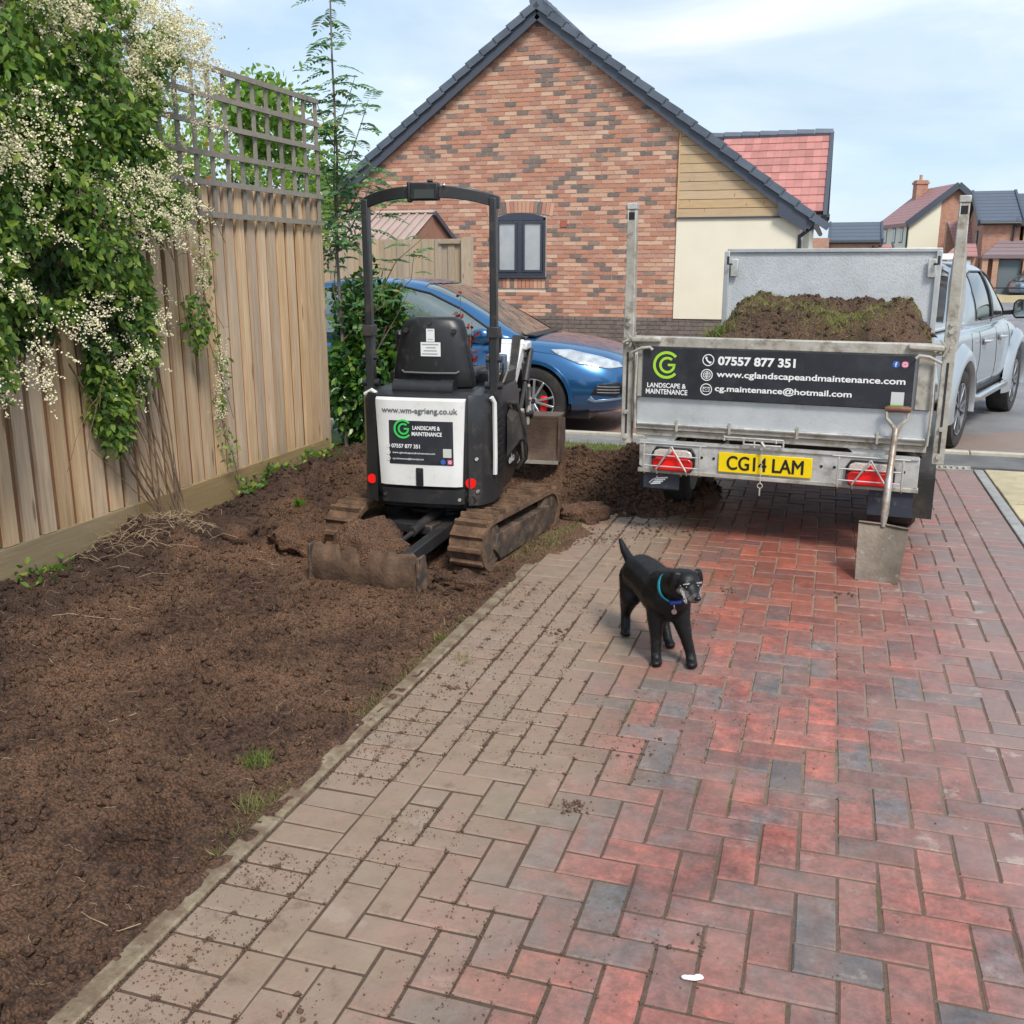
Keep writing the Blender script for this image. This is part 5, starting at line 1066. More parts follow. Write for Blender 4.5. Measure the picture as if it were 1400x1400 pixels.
MB_ = MB().bb(BX+.082, BX+.096, 1.20, 1.30, .66, .86); up(MB_.build('arm_recess', BLACKM, ex, bevel=.01))
for k, (yy, zz) in enumerate(((1.12, 1.02), (1.18, .93), (1.24, .80), (1.30, .70), (1.34, .56), (.95, .96), (1.05, 1.10))): up(MB().cyl((BX+.08, yy, zz), (BX+.108, yy, zz), .014, n=12).build('bolt', GALVD, ex))
for k in range(4): up(MB().tube([(BX+.05+.014*k, .60, .70), (BX+.07+.012*k, .82, 1.02), (BX+.04+.014*k, 1.02, 1.16), (BX+.03+.016*k, 1.17, 1.14), (BX+.06+.014*k, 1.25, .96), (BX+.05+.01*k, 1.30, .78)], .0085, 7).build('hydraulic_hose', RUBBER, ex))
up(MB().cyl((BX+.125, 1.0, .86), (BX+.125, 1.16, 1.06), .024, n=14).cyl((BX+.125, .82, .66), (BX+.125, 1.0, .86), .014, n=10).build('arm_cylinder', STEEL, ex)); up(MB().bb(BX+.10, BX+.15, .78, .86, .60, .70).build('valve_block', GALVD, ex, bevel=.008))
up(MB().loft([[(.372, y_, z_+.20), (.40+o_, y_, z_+.16), (.41+o_, y_, z_), (.372, y_, z_-.05)] for y_, z_, o_ in ((.02, .58, .0), (.12, .62, .02), (.24, .60, .03), (.36, .52, .02), (.43, .44, .0))]).build('hose_cover', RUBBER, ex))
# soil sitting behind the dozer blade
def lump(name, label, loc, rad, seed, mat=None, amp=.28, n=40):
    m = MB().ell((0, 0, 0), (1, 1, 1), n, n//2); V = np.array(m.v); k = 1+amp*fbm(V[:, 0]*1.7+seed, V[:, 1]*1.7+V[:, 2], 1.5, 4, seed)+.06*fbm(V[:, 0]*6, V[:, 1]*6+V[:, 2]*5, 2, 3, seed+3)
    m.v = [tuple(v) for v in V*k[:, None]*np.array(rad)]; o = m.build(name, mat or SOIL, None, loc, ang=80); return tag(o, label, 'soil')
lump('soil_clump', 'rounded lump of wet soil heaped on the dozer blade between the tracks', (-2.27, 4.66, .09), (.21, .17, .16), 3)
lump('soil_clump', 'flat mud clod caught behind the right excavator track', (-1.72, 4.60, -.02), (.16, .10, .06), 12)
lump('soil_clump', 'dark broken clod of earth in front of the left excavator track', (-2.85, 5.0, .0), (.22, .16, .10), 22)
lump('soil_clump', 'low dark heap of soil at the fence foot beside the climber stems', (-3.4, 4.95, .02), (.22, .20, .10), 32)
lump('soil_clump', 'broken sod standing beside a hole in the bare soil near the green tuft', (-1.86, 2.36, -.02), (.15, .05, .055), 52, None, .45)
lump('soil_clump', 'rough dark sod lying in front of the hole in the bare soil', (-1.84, 2.145, -.035), (.10, .022, .03), 62, None, .5)
lump('soil_clump', 'loose muddy lump leaning on the front of the right track', (-1.42, 6.05, .02), (.16, .15, .09), 42)

# ---------------------------------------------------------------- tipper trailer (local: rear face at y=0, forward +y)
tr_ = thing('tipper_trailer', 'galvanised tipping trailer with raised rear corner posts and black sign tailgate', 'trailer', (-.255, 5.72, 0), R(-4.7))
ALU = M('aluminium panel', (.56, .57, .57), .42, .5, (.46, .47, .47), 5, bump=.1, dirt=((.22, .17, .12), 9, .58, .8, .5))
def tread_mat():
    t = NT('patterned aluminium'); p = t.vec(t.obj(), (1, 1, 1), (0, R(45), 0)); v = t.voro(t.obj(), 62); n_ = t.noise(t.obj(), 5, 6, .65)
    c = t.mix(t.ramp(n_, [(.35, 0.), (.7, 1.)]), (.60, .62, .64), (.50, .51, .53)); c = t.mix(t.ramp(v, [(.18, .55), (.42, 0.)]), c, (.38, .39, .40)); c = t.mix(t.step(t.noise(t.obj(), 8, 8, .7), .64, .70), c, (.75, .76, .77)); t.bump(v, .2, .005)
    return t.set(c, .5, .3)
TREAD = tread_mat()
tg = link('tailgate', None, tr_, (0, 0, 0))
MB().bb(-.80, .80, -.012, .012, .845, 1.14).build('skin', ALU, tg)
MB().bb(-.83, .83, -.034, .03, 1.135, 1.195).build('top_rail', GALVD, tg, bevel=.006); MB().prism([(-.04, .70), (-.028, .695), (-.02, .76), (-.012, .842), (.02, .842), (.02, .695)], 'x', -.80, .80).build('bottom_rail', ALU, tg, bevel=.003)
for s in (-1, 1): MB().bb(s*.72, s*.80, -.03, .02, .845, 1.135).build('side_channel', GALVD, tg, bevel=.004)
bnr = MB().bb(-.765, .705, -.0385, -.031, .848, 1.132).build('sign_board', BLACKB, tg, bevel=.001)
yb_ = -.0395
logo(bnr, -.625, 1.035, .079, yb_, M('lime logo', (.36, .66, .04), .5))
text('LANDSCAPE &', .228, .028, WHITEL, bnr, -.735, .903, yb_); text('MAINTENANCE', .245, .030, WHITEL, bnr, -.742, .866, yb_)
text('07557 877 351', .425, .05, WHITEL, bnr, -.33, 1.045, yb_, bold=.035); text('www.cglandscapeandmaintenance.com', 1.0, .045, WHITEL, bnr, -.335, .968, yb_, bold=.02); text('cg.maintenance@hotmail.com', .74, .045, WHITEL, bnr, -.34, .888, yb_, bold=.02)
for z, kind_ in ((1.072, 0), (.988, 1), (.906, 2)):
    a_ = MB(); cx = -.385 if z > 1 else -.39; arc(a_, cx, z, .0285, .0335, 0, 360, yb_, 32)
    if kind_ == 0: arc(a_, cx+.012, z+.010, .018, .026, 165, 285, yb_, 10); a_.bb(cx-.017, cx-.007, yb_-.001, yb_, z+.006, z+.018); a_.bb(cx+.004, cx+.015, yb_-.001, yb_, z-.019, z-.009)
    elif kind_ == 1:
        arc(a_, cx, z, .0185, .0215, 0, 360, yb_, 24)
        for q_ in (-.008, .0, .008): a_.bb(cx-.02, cx+.02, yb_-.001, yb_, z+q_-.001, z+q_+.001)
        a_.bb(cx-.001, cx+.001, yb_-.0011, yb_, z-.02, z+.02); arc(a_, cx-.018, z, .023, .0255, -50, 50, yb_, 8); arc(a_, cx+.018, z, .023, .0255, 130, 230, yb_, 8)
    else:
        for x0, x1, z0, z1 in ((-.017, .017, .010, .013), (-.017, .017, -.013, -.010), (-.019, -.016, -.013, .013), (.016, .019, -.013, .013)): a_.bb(cx+x0, cx+x1, yb_-.001, yb_, z+z0, z+z1)
        a_.bar((cx-.016, yb_, z+.010), (cx, yb_, z-.002), .0016, .003, (0, 1, 0)).bar((cx+.016, yb_, z+.010), (cx, yb_, z-.002), .0016, .003, (0, 1, 0))
    a_.build('icon', WHITEL, bnr, smooth=False, fix=False)
MB().cyl((.61, yb_+.001, 1.085), (.61, yb_-.001, 1.085), .018, n=24).build('icon_disc', BLUEI, bnr, smooth=False); text('f', .011, .024, WHITEL, bnr, .605, 1.072, yb_-.0005)
MB().cyl((.655, yb_+.001, 1.085), (.655, yb_-.001, 1.085), .018, n=24).build('icon_disc', PINKI, bnr, smooth=False); a_ = MB(); arc(a_, .655, 1.085, .006, .0085, 0, 360, yb_-.0012, 18); 
for x0, x1, z0, z1 in ((-.011, .011, .009, .011), (-.011, .011, -.011, -.009), (-.012, -.010, -.011, .011), (.010, .012, -.011, .011)): a_.bb(.655+x0, .655+x1, yb_-.002, yb_-.001, 1.085+z0, 1.085+z1)
a_.build('icon', WHITEL, bnr, smooth=False, fix=False)
MB().bb(.60, .665, yb_-.0005, yb_+.001, .872, .938).build('card', M('pale card plate', (.55, .58, .56), .5), bnr); MB().bb(.60, .665, yb_-.0008, yb_-.0004, .862, .872).build('card_strip', GREENL, bnr)
# hinge bar, tabs and latches
MB().bb(-.80, .80, -.03, .03, .655, .688).build('hinge_bar', GALVD, tr_, bevel=.004); MB().bb(-.80, .80, -.012, .03, .615, .652).build('bed_lip', GALVD, tr_, bevel=.004); MB().tube([(-.79, -.035, .69), (.79, -.035, .69)], .010, 8).build('hinge_rod', GALV, tr_)
for x in (-.55, -.245, .13, .55): MB().bb(x-.006, x+.006, -.052, -.01, .655, .72).build('hinge_tab', GALVD, tr_)
for x in (-.655, .505):
    pr = [(x-.14, .63), (x+.15, .63), (x+.10, .61), (x+.055, .56), (x+.02, .535), (x-.02, .535), (x-.055, .56), (x-.09, .605)]
    MB().prism(pr, 'y', .0, .008).build('gusset', ALU, tr_)
for s in (-1, 1):
    po = MB(); w0 = .031
    po.prism([(s*.862-w0, .56), (s*.862+w0, .56), (s*.862+w0, 1.15), (s*.862+w0*.8, 1.90), (s*.862-w0*.8, 1.90), (s*.862-w0, 1.15)], 'y', -.02, .03); po = po.build('corner_post', GALVD, tr_, bevel=.004)
    MB().bb(s*.862-.028, s*.862+.028, -.026, .036, 1.90, 1.935).bb(s*.862-.024, s*.862-.016, -.024, .03, 1.83, 1.9).build('post_cap', GALV, po, bevel=.004)
    MB().bb(s*.862-.017, s*.862+.017, -.0225, -.018, 1.845, 1.885).build('post_slot', BLK, po); MB().bb(s*.862-.006, s*.862+.006, -.0215, -.018, .62, 1.1).build('groove', STEEL, po)
    for z in (.60, .75, 1.26, 1.30): MB().cyl((s*.862, -.034, z), (s*.862, -.018, z), .012, n=10).build('bolt', GALVD, po)
    for k in range(5): a = k*1.1; MB().bar((s*.84+.02*cos(a), -.045, 1.155+.025*sin(a)), (s*.84+.05*cos(a+1), -.05, 1.18+.04*sin(a*1.7)), .014, .012).build('latch_piece', GALVD, tr_, bevel=.002)
    MB().bar((s*.84, -.045, 1.175), (s*.66, -.045, 1.18), .03, .036).build('latch_bar', GALVD, tr_, bevel=.012); MB().tube([(s*.83, -.05, 1.10), (s*.77, -.06, 1.13), (s*.72, -.06, 1.135), (s*.705, -.06, 1.12)], .009, 8).build('latch_handle', GALVD, tr_)
    MB().tube([(s*.80, -.045, 1.09), (s*.805, -.05, .85), (s*.80, -.045, .66)], .008, 6).build('latch_rod', GALVD, tr_)
gp_ = MB().prism([(.835, 1.16), (.90, 1.16), (.915, 1.40), (.885, 1.80), (.84, 1.72), (.825, 1.5)], 'y', .032, .045).build('post_gusset', ALU, tr_)
for s in (-1, 1): MB().bb(s*.805-.012, s*.805+.012, .03, 2.72, .70, .97).bb(s*.805-.02, s*.805+.02, .03, 2.72, .94, .98).build('side_board', ALU, tr_, bevel=.003)
MB().bb(-.80, .80, .03, 2.75, .655, .70).build('bed_floor', GALVD, tr_)
bh_ = MB().bb(-.80, .80, 2.72, 2.75, .70, 1.69).build('bulkhead', TREAD, tr_, smooth=False); MB().bb(-.81, .81, 2.70, 2.76, 1.69, 1.72).build('bulkhead_rail', ALU, tr_, bevel=.004); 
for s in (-1, 1): MB().bb(s*.80-.03, s*.80+.012, 2.69, 2.76, .7, 1.70).build('bulkhead_post', ALU, tr_, bevel=.004); MB().tube([(s*.76, 2.66, 1.60), (s*.79, 2.64, 1.60), (s*.79, 2.64, 1.66)], .01, 6).build('bulkhead_catch', STEEL, tr_); MB().bb(s*.745-.03, s*.745+.03, 2.68, 2.70, 1.50, 1.64).build('catch_plate', GALV, tr_, bevel=.006)
# chassis
for s in (-1, 1): MB().bb(s*.42-.03, s*.42+.03, .05, 2.7, .48, .60).build('chassis_rail', STEEL, tr_)
MB().bb(-.42, .42, 1.0, 1.5, .40, .46).build('axle_beam', STEEL, tr_); MB().cyl((0, 1.9, .42), (0, 1.0, .60), .05).build('tipping_ram', STEEL, tr_)
bp_ = MB().prism([(-.775, .585), (.775, .585), (.775, .425), (.72, .405), (.58, .415), (-.62, .415), (-.72, .405), (-.775, .435)], 'y', -.02, .012).build('rear_panel', GALV, tr_, bevel=.003)
MB().bb(-.78, .78, -.03, .02, .395, .418).build('panel_lip', GALVD, tr_, bevel=.003); MB().bb(-.77, .77, -.03, .012, .575, .59).build('panel_top_rod', GALV, tr_)
for x in (-.40, -.33, .27, .34, .70): MB().cyl((x, -.02, .505), (x, -.024, .505), .008, n=10).build('bolt_hole', BLK, tr_)
pl_ = MB().bb(-.30, .222, -.034, -.028, .432, .548).build('number_plate', YEL, tr_, bevel=.004); lt = text('CG14 LAM', .425, .079, BLK, pl_, -.25, .451, -.0352, bold=0); b_ = bmesh.new()
for dx, dz in ((-.0022, 0), (.0022, 0), (0, .0016), (0, -.0016)): b_.from_mesh(lt.data); [setattr(v, 'co', v.co+Vector((dx, -.00004*dx*1e4*.1, dz))) or setattr(v, 'tag', True) for v in b_.verts if not v.tag]
b_.to_mesh(lt.data); b_.free()
for x in (-.565, .53):
    lc = link('rear_lamp', None, tr_, (x, -.03, .485))
    op = lambda hw, z0, z1: [(hw*c, z0+(z1-z0)*k) for c, k in ((-1, .25), (-1, .75), (-.82, 1), (.82, 1), (1, .75), (1, .25), (.82, 0), (-.82, 0))]
    MB().prism(op(.128, -.072, .07), 'y', -.012, .02).build('lamp_base', BLACKP, lc, bevel=.004); MB().prism(op(.120, -.066, .012), 'y', -.034, -.012).build('red_lens', REDL, lc, bevel=.008); MB().prism([(-.119, .014), (.119, .014), (.108, .05), (.08, .063), (-.08, .063), (-.108, .05)], 'y', -.032, -.012).build('clear_lens', ORL, lc, bevel=.008)
    MB().prism([(-.075, -.058), (.075, -.058), (0, .055)], 'y', -.040, -.030).build('triangle_reflector', REDROUND, lc)
    g_ = MB()
    for z in (-.036, .028): g_.tube([(-.165, -.055, z), (.165, -.055, z)], .004, 6)
    for sx in (-1, 1): g_.tube([(sx*.165, -.03, .095), (sx*.165, -.058, .08), (sx*.165, -.058, -.07), (sx*.165, -.03, -.085)], .0055, 6); g_.tube([(0, -.062, .085), (sx*.088, -.062, -.055), (sx*.088, -.03, -.085)], .0055, 6)
    g_.tube([(-.2, -.045, .096), (.2, -.045, .096)], .004, 6); g_.build('lamp_guard', M('lamp guard wire', (.55, .54, .52), .4, .5) if x < 0 else bpy.data.materials['lamp guard wire'], lc)
m = MB(); zt = .64
for a, b in (((-.27, zt), (.06, zt+.0)), ((.06, zt), (.06, .60)), ((-.27, zt+.01), (-.27, zt-.02)), ((-.16, zt), (-.16, .60)), ((.02, zt), (.02, .62)), ((-.10, zt-.01), (-.10, .59)), ((-.16, .605), (.05, .605))): m.tube([(a[0], -.05, a[1]), (b[0], -.05, b[1])], .0055, 6)
m.tube([(-.06, -.055, .625), (-.04, -.06, .60), (-.06, -.055, .58)], .008, 6); m.build('catch_frame', GALV, tr_)
m = MB()
for k in range(9): m.tube([(-.055, -.05, .58-k*.022), (-.055, -.053, .564-k*.022)], .0035, 5)
arc_pts = [(-.055+.014*cos(a), -.052, .372+.014*sin(a)) for a in [2*pi*i/12 for i in range(12)]]; m.tube(arc_pts, .0035, 6, closed=True); m.tube([(-.055, -.052, .358), (-.055, -.052, .315)], .005, 6); m.build('pin_chain', GALVD, tr_)
# wheels and mudguards
tyre = MB().lathe([(.17, -.075), (.20, -.088), (.255, -.088), (.275, -.07), (.28, -.03), (.28, .03), (.275, .07), (.255, .088), (.20, .088), (.17, .075)], (0, 0, 0), 'x', 36).mesh('tyre', RUBBER); rim = MB().lathe([(.0, .03), (.06, .04), (.08, .03), (.14, .03), (.165, .06), (.175, .075), (.175, -.075), (0, -.075)], (0, 0, 0), 'x', 28).mesh('rim', GALVD)
for s in (-1, 1):
    for y in (.88, 1.46): w_ = link('wheel', None, tr_, (s*.70, y, .28)); link('tyre', tyre, w_); link('rim', rim, w_, None, (0, 0, 0 if s > 0 else pi))
    path = [(.40, .30), (.43, .42), (.52, .56), (.62, .615), (1.72, .615), (1.83, .56), (1.92, .42), (1.95, .30)]
    rings = [[(s*.605, y, z), (s*.87, y, z), (s*.87, y+.012*(1 if y > 1 else -1)*-1, z-.02), (s*.605, y, z-.008)] for y, z in path]
    MB().loft(rings).build('mudguard', BLACKP if s > 0 else ALU, tr_, ang=50); MB().bb(s*.62, s*.87, .385, .40, .16 if s > 0 else .2, .40).build('mudflap', RUBBER, tr_)
fl = MB().bb(-.745, -.53, -.012, .0, .30, .40).build('mudflap', M('mudflap rubber', (.03, .035, .05), .6, dirt=((.3, .25, .2), 20, .6, .75, .5)), tr_); e_ = MB()
for k in range(4): e_.bar((-.70+.012*k, -.0145, .325+.012*k), (-.64+.014*k, -.0145, .333+.012*k), .008, .002, (0, 1, 0))
e_.tube([(-.71, -.014, .33), (-.69, -.014, .35), (-.67, -.014, .36), (-.66, -.014, .375)], .003, 5); e_.build('emblem', WHITEL, fl)
MB().bb(.53, .76, -.005, .01, .25, .40).build('mudflap', bpy.data.materials['mudflap rubber'], tr_)
MB().bar((-.35, 2.7, .50), (0, 3.9, .50), .06, .09).bar((.35, 2.7, .50), (0, 3.9, .50), .06, .09).build('drawbar', GALVD, tr_); MB().cyl((0, 3.7, 0.02), (0, 3.7, .55), .03).build('jockey_wheel', STEEL, tr_)
# load of soil
gx_ = np.linspace(-.78, .78, 130); gy_ = np.linspace(.03, 2.68, 200); X, Y = np.meshgrid(gx_, gy_)
prof = .80+.52*sst(Y, .0, .75)*(1-.35*sst(Y, 1.9, 2.7)); prof = prof-.40*sst(-X, .30, .80)-.22*sst(X, .62, .80)
prof += .09*np.exp(-(((X-.62)/.14)**2+((Y-.9)/.25)**2))+.05*np.exp(-(((X-.1)/.3)**2+((Y-1.1)/.35)**2))-.07*np.exp(-(((X-.27)/.12)**2+((Y-.9)/.5)**2))+.045*np.exp(-(((X+.3)/.2)**2+((Y-1.2)/.4)**2))
hz = lambda X, Y: .05*fbm(X, Y, 3, 3, 101)+.035*np.abs(fbm(X, Y, 9, 3, 103))+.012*fbm(X, Y, 28, 3, 107)
Zs = np.minimum(prof, 1.46)+hz(X, Y)*sst(Y, -.05, .3)-.02; Zs = np.where(Y < .12, np.minimum(Zs, 1.13), Zs); V = np.stack([X, Y, Zs], -1).reshape(-1, 3); ny_, nx_ = X.shape; i = (np.arange(ny_-1)[:, None]*nx_+np.arange(nx_-1)[None]).ravel()
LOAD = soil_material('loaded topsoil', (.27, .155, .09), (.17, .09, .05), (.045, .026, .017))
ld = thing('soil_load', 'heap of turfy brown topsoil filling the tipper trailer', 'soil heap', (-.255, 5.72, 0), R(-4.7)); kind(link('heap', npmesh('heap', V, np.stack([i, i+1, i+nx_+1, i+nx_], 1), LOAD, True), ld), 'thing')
n = 2600; k = nr.integers(0, len(V), n); s = .006+.026*nr.uniform(0, 1, n)**3; a = clods(V[k]+np.array([0, 0, .004]), s); kind(link('clods', npmesh('clods', *a, LOAD), ld), 'stuff')
TURF = leafmat('dying turf', [(0, (.12, .15, .03)), (.5, (.26, .26, .08)), (1, (.45, .38, .17))], .7, .25)
ms = [(-.55, .55, .07, 500, .13), (-.5, .75, .12, 300, .07), (.05, .95, .26, 900, .05), (.30, .7, .12, 2300, .06), (.0, 1.25, .3, 1200, .05), (-.35, .9, .16, 700, .06), (.6, 1.0, .1, 500, .05), (.38, .95, .2, 700, .06), (.05, .4, .08, 400, .05), (-.2, 1.1, .15, 500, .06)]
P = []; Hh = []
for cx, cy, r_, n, h_ in ms:
    x = np.clip(nr.normal(cx, r_, n), -.76, .76); y = np.clip(nr.normal(cy, r_, n), .15, 2.6); ix = np.clip(((x+.78)/1.56*129).astype(int), 0, 129); iy = np.clip(((y-.03)/2.65*199).astype(int), 0, 199); P.append(np.stack([x, y, Zs[iy, ix]], 1)); Hh.append(nr.uniform(h_*.4, h_, n))
g1 = grass_patch('turf', np.vstack(P[1:]), np.concatenate(Hh[1:])*.8, TURF, ld, .9); kind(g1, 'stuff'); g1 = grass_patch('turf', P[0], Hh[0], GRASS, ld, .5); kind(g1, 'stuff')

# ---------------------------------------------------------------- shovel leaning on the trailer
sv_ = thing('shovel', 'muddy square-mouth shovel leaning against the right of the trailer tailgate', 'shovel', (0, 0, 0))
BLD = M('muddy shovel steel', (.20, .16, .12), .6, .25, (.13, .10, .075), 9, bump=.3, dirt=((.45, .43, .40), 14, .60, .72, .6)); rings = []
A_, B_, C_, D_ = Vector((.222, 5.235, .0)), Vector((.432, 5.20, .0)), Vector((.468, 5.33, .268)), Vector((.222, 5.36, .285)); N = 12
for j in range(N+1):
    v_ = j/N; row = []
    for k in range(9):
        u_ = k/8; p = A_.lerp(B_, u_).lerp(D_.lerp(C_, u_), v_); cr = .022*(1-(2*u_-1)**2)+.012*(v_-.5)**2; row.append(p+Vector((0, cr, 0)))
    rings.append([tuple(p) for p in row]+[tuple(p+Vector((0, .003, 0))) for p in row[::-1]])
MB().loft(rings).build('blade', BLD, sv_, ang=40); MB().tube([D_+Vector((0, -.004, 0)), D_.lerp(C_, .5)+Vector((0, .018, .0)), C_+Vector((0, -.004, 0))], .006, 6).build('tread', BLD, sv_)
sh_ = [Vector((.344, 5.362, .262)), Vector((.346, 5.372, .34)), Vector((.356, 5.45, .50)), Vector((.370, 5.55, .68)), Vector((.376, 5.585, .745))]
MB().tube(sh_, [.012, .021, .019, .017, .018], 12).build('shaft', M('worn steel shaft', (.45, .42, .39), .45, .5, (.25, .18, .13), 9, dirt=((.14, .1, .07), 25, .5, .65, .6)), sv_)
for s in (-1, 1): MB().tube([(.376, 5.585, .74), (.376+s*.022, 5.592, .77), (.378+s*.052, 5.602, .80), (.378+s*.056, 5.606, .845)], [.012, .011, .009, .009], 8).build('yoke', GALVD, sv_)
MB().tube([(.314, 5.608, .848), (.33, 5.608, .85), (.38, 5.606, .852), (.43, 5.604, .85), (.444, 5.604, .848)], [.013, .018, .0185, .018, .013], 12).build('grip', M('worn wooden grip', (.22, .10, .06), .6, 0, (.13, .06, .04), 30), sv_)
# small litter
o = MB().ell((0, 0, 0), (.020, .008, .005), 12, 6).ell((.016, .004, .001), (.012, .008, .006), 10, 6).ell((-.014, -.003, .002), (.010, .005, .006), 10, 6).build('tissue_scrap', M('white tissue', (.8, .8, .8), .8), None, (-.193, 1.978, .006), (0, 0, R(8))); tag(o, 'small white tissue scrap lying on the pavers near the bottom edge', 'litter')
o = MB().ell((0, 0, 0), (.011, .009, .009), 10, 6).build('pebble', M('pale pebble', (.35, .27, .17), .6), None, (-.085, 1.80, .008)); tag(o, 'round pale pebble near the bottom edge of the pavers', 'pebble')
# ---------------------------------------------------------------- black dog
def remesh(m, voxel, it, name, mat, parent, fac=.5, sub=0):
    o = link(name, m.mesh(name, mat), parent); r_ = o.modifiers.new('r', 'REMESH'); r_.mode = 'VOXEL'; r_.voxel_size = voxel; r_.use_smooth_shade = True
    s_ = o.modifiers.new('s', 'SMOOTH'); s_.factor = fac; s_.iterations = it; bpy.context.view_layer.update()
    me = bpy.data.meshes.new_from_object(o.evaluated_get(bpy.context.evaluated_depsgraph_get())); o.modifiers.clear(); o.data = me
    if not me.materials: me.materials.append(mat)
    me.shade_smooth(); return o
dogm = NT('black dog coat'); 
def dog_material(muz, brow):
    t = dogm; n_ = t.noise(t.pos, 260, 5, .7); c = t.mix(n_, (.0025, .0025, .003), (.008, .0075, .008))
    def near(p, r0, r1):
        d = t.n('VectorMath', operation='DISTANCE'); t.li(t.pos, d.inputs[0]); d.inputs[1].default_value = p; return t.step(t.math('ADD', d.outputs['Value'], t.math('MULTIPLY', t.noise(t.pos, 90, 4, .7), .02)), r1+.01, r0+.01)
    hair = t.step(t.noise(t.vec(t.pos, (1, 1, .45)), 330, 4, .75), .36, .56)
    for p, r0, r1, a in muz: c = t.mix(t.math('MULTIPLY', t.math('MULTIPLY', near(p, r0, r1), hair), a), c, (.42, .38, .37))
    t.bump(t.noise(t.vec(t.pos, (1, 1, .35)), 420, 4, .7), .35, .003); return t.set(c, .40, Specular_IOR_Level=.32)
m = MB()
def limb(pts, rs, n=12): 
    rs = [r_*1.13+.002 if r_ > .028 else r_*1.2 for r_ in rs]; m.tube(pts, rs, n)
    for p, r_ in zip(pts, rs): m.ell(p, (r_,)*3, n, 8)
# trunk from rump to chest (dog walks toward the camera's right)
limb([(-.720, 4.085, .298), (-.700, 4.06, .300), (-.660, 4.01, .298), (-.615, 3.945, .287), (-.575, 3.885, .278), (-.548, 3.84, .282)], [.060, .073, .074, .078, .084, .074])
m.ell((-.565, 3.87, .262), (.070, .085, .088)); m.ell((-.545, 3.845, .235), (.055, .06, .06)); m.ell((-.70, 4.07, .315), (.065, .07, .06))
# neck, skull, muzzle
limb([(-.565, 3.865, .325), (-.525, 3.80, .352), (-.488, 3.745, .378)], [.062, .054, .050])
HC = Vector((-.460, 3.712, .398)); hf = Vector((.54, -.78, -.30)).normalized(); hr = Vector((.82, .57, 0)).normalized(); hu = hf.cross(hr)*-1 if hf.cross(hr).z < 0 else hf.cross(hr)
def hp(a, b, c): return tuple(HC+(hf*a+hr*b+hu*c)*1.06)
m.ell(hp(0, 0, .002), (.052, .053, .046), 18, 12); m.ell(hp(.012, 0, -.018), (.049, .046, .034), 18, 12)
for s in (-1, 1): m.ell(hp(.036, s*.022, .019), (.014, .012, .009)); m.ell(hp(.026, s*.034, -.016), (.020, .022, .018)); m.ell(hp(.074, s*.010, -.026), (.015, .018, .013))
for a, c, r_ in ((.040, -.010, .032), (.053, -.014, .029), (.066, -.017, .0265), (.077, -.019, .024)): m.ell(hp(a, 0, c), (r_, r_, r_*.82))
for a, c, r_ in ((.04, -.034, .020), (.06, -.036, .017), (.074, -.036, .014)): m.ell(hp(a, 0, c), (r_, r_, r_*.7))
# front legs
limb([(-.592, 3.845, .265), (-.594, 3.828, .190), (-.588, 3.822, .110), (-.584, 3.808, .045), (-.580, 3.797, .020)], [.044, .031, .021, .018, .019]); m.ell((-.576, 3.783, .016), (.025, .034, .017))
limb([(-.508, 3.865, .255), (-.492, 3.845, .188), (-.466, 3.836, .112), (-.447, 3.832, .052), (-.440, 3.822, .026)], [.044, .032, .021, .018, .019]); m.ell((-.436, 3.804, .018), (.025, .034, .017))
# hind legs with hock
limb([(-.735, 4.085, .275), (-.742, 4.055, .195), (-.768, 4.105, .115), (-.772, 4.112, .085), (-.768, 4.098, .030)], [.058, .042, .023, .019, .019]); m.ell((-.765, 4.078, .015), (.024, .034, .016))
limb([(-.665, 4.09, .27), (-.625, 4.035, .195), (-.595, 4.065, .110), (-.585, 4.05, .075), (-.568, 4.02, .030)], [.055, .042, .023, .018, .018]); m.ell((-.555, 4.0, .015), (.024, .033, .016))
for px_, py_ in ((-.578, 3.790), (-.438, 3.812), (-.766, 4.082), (-.556, 4.006)):
    for q_ in (-.016, -.0055, .0055, .016): m.ell((px_+q_*.9+.004, py_-.020+abs(q_)*.5, .011), (.0085, .014, .010), 8, 6)
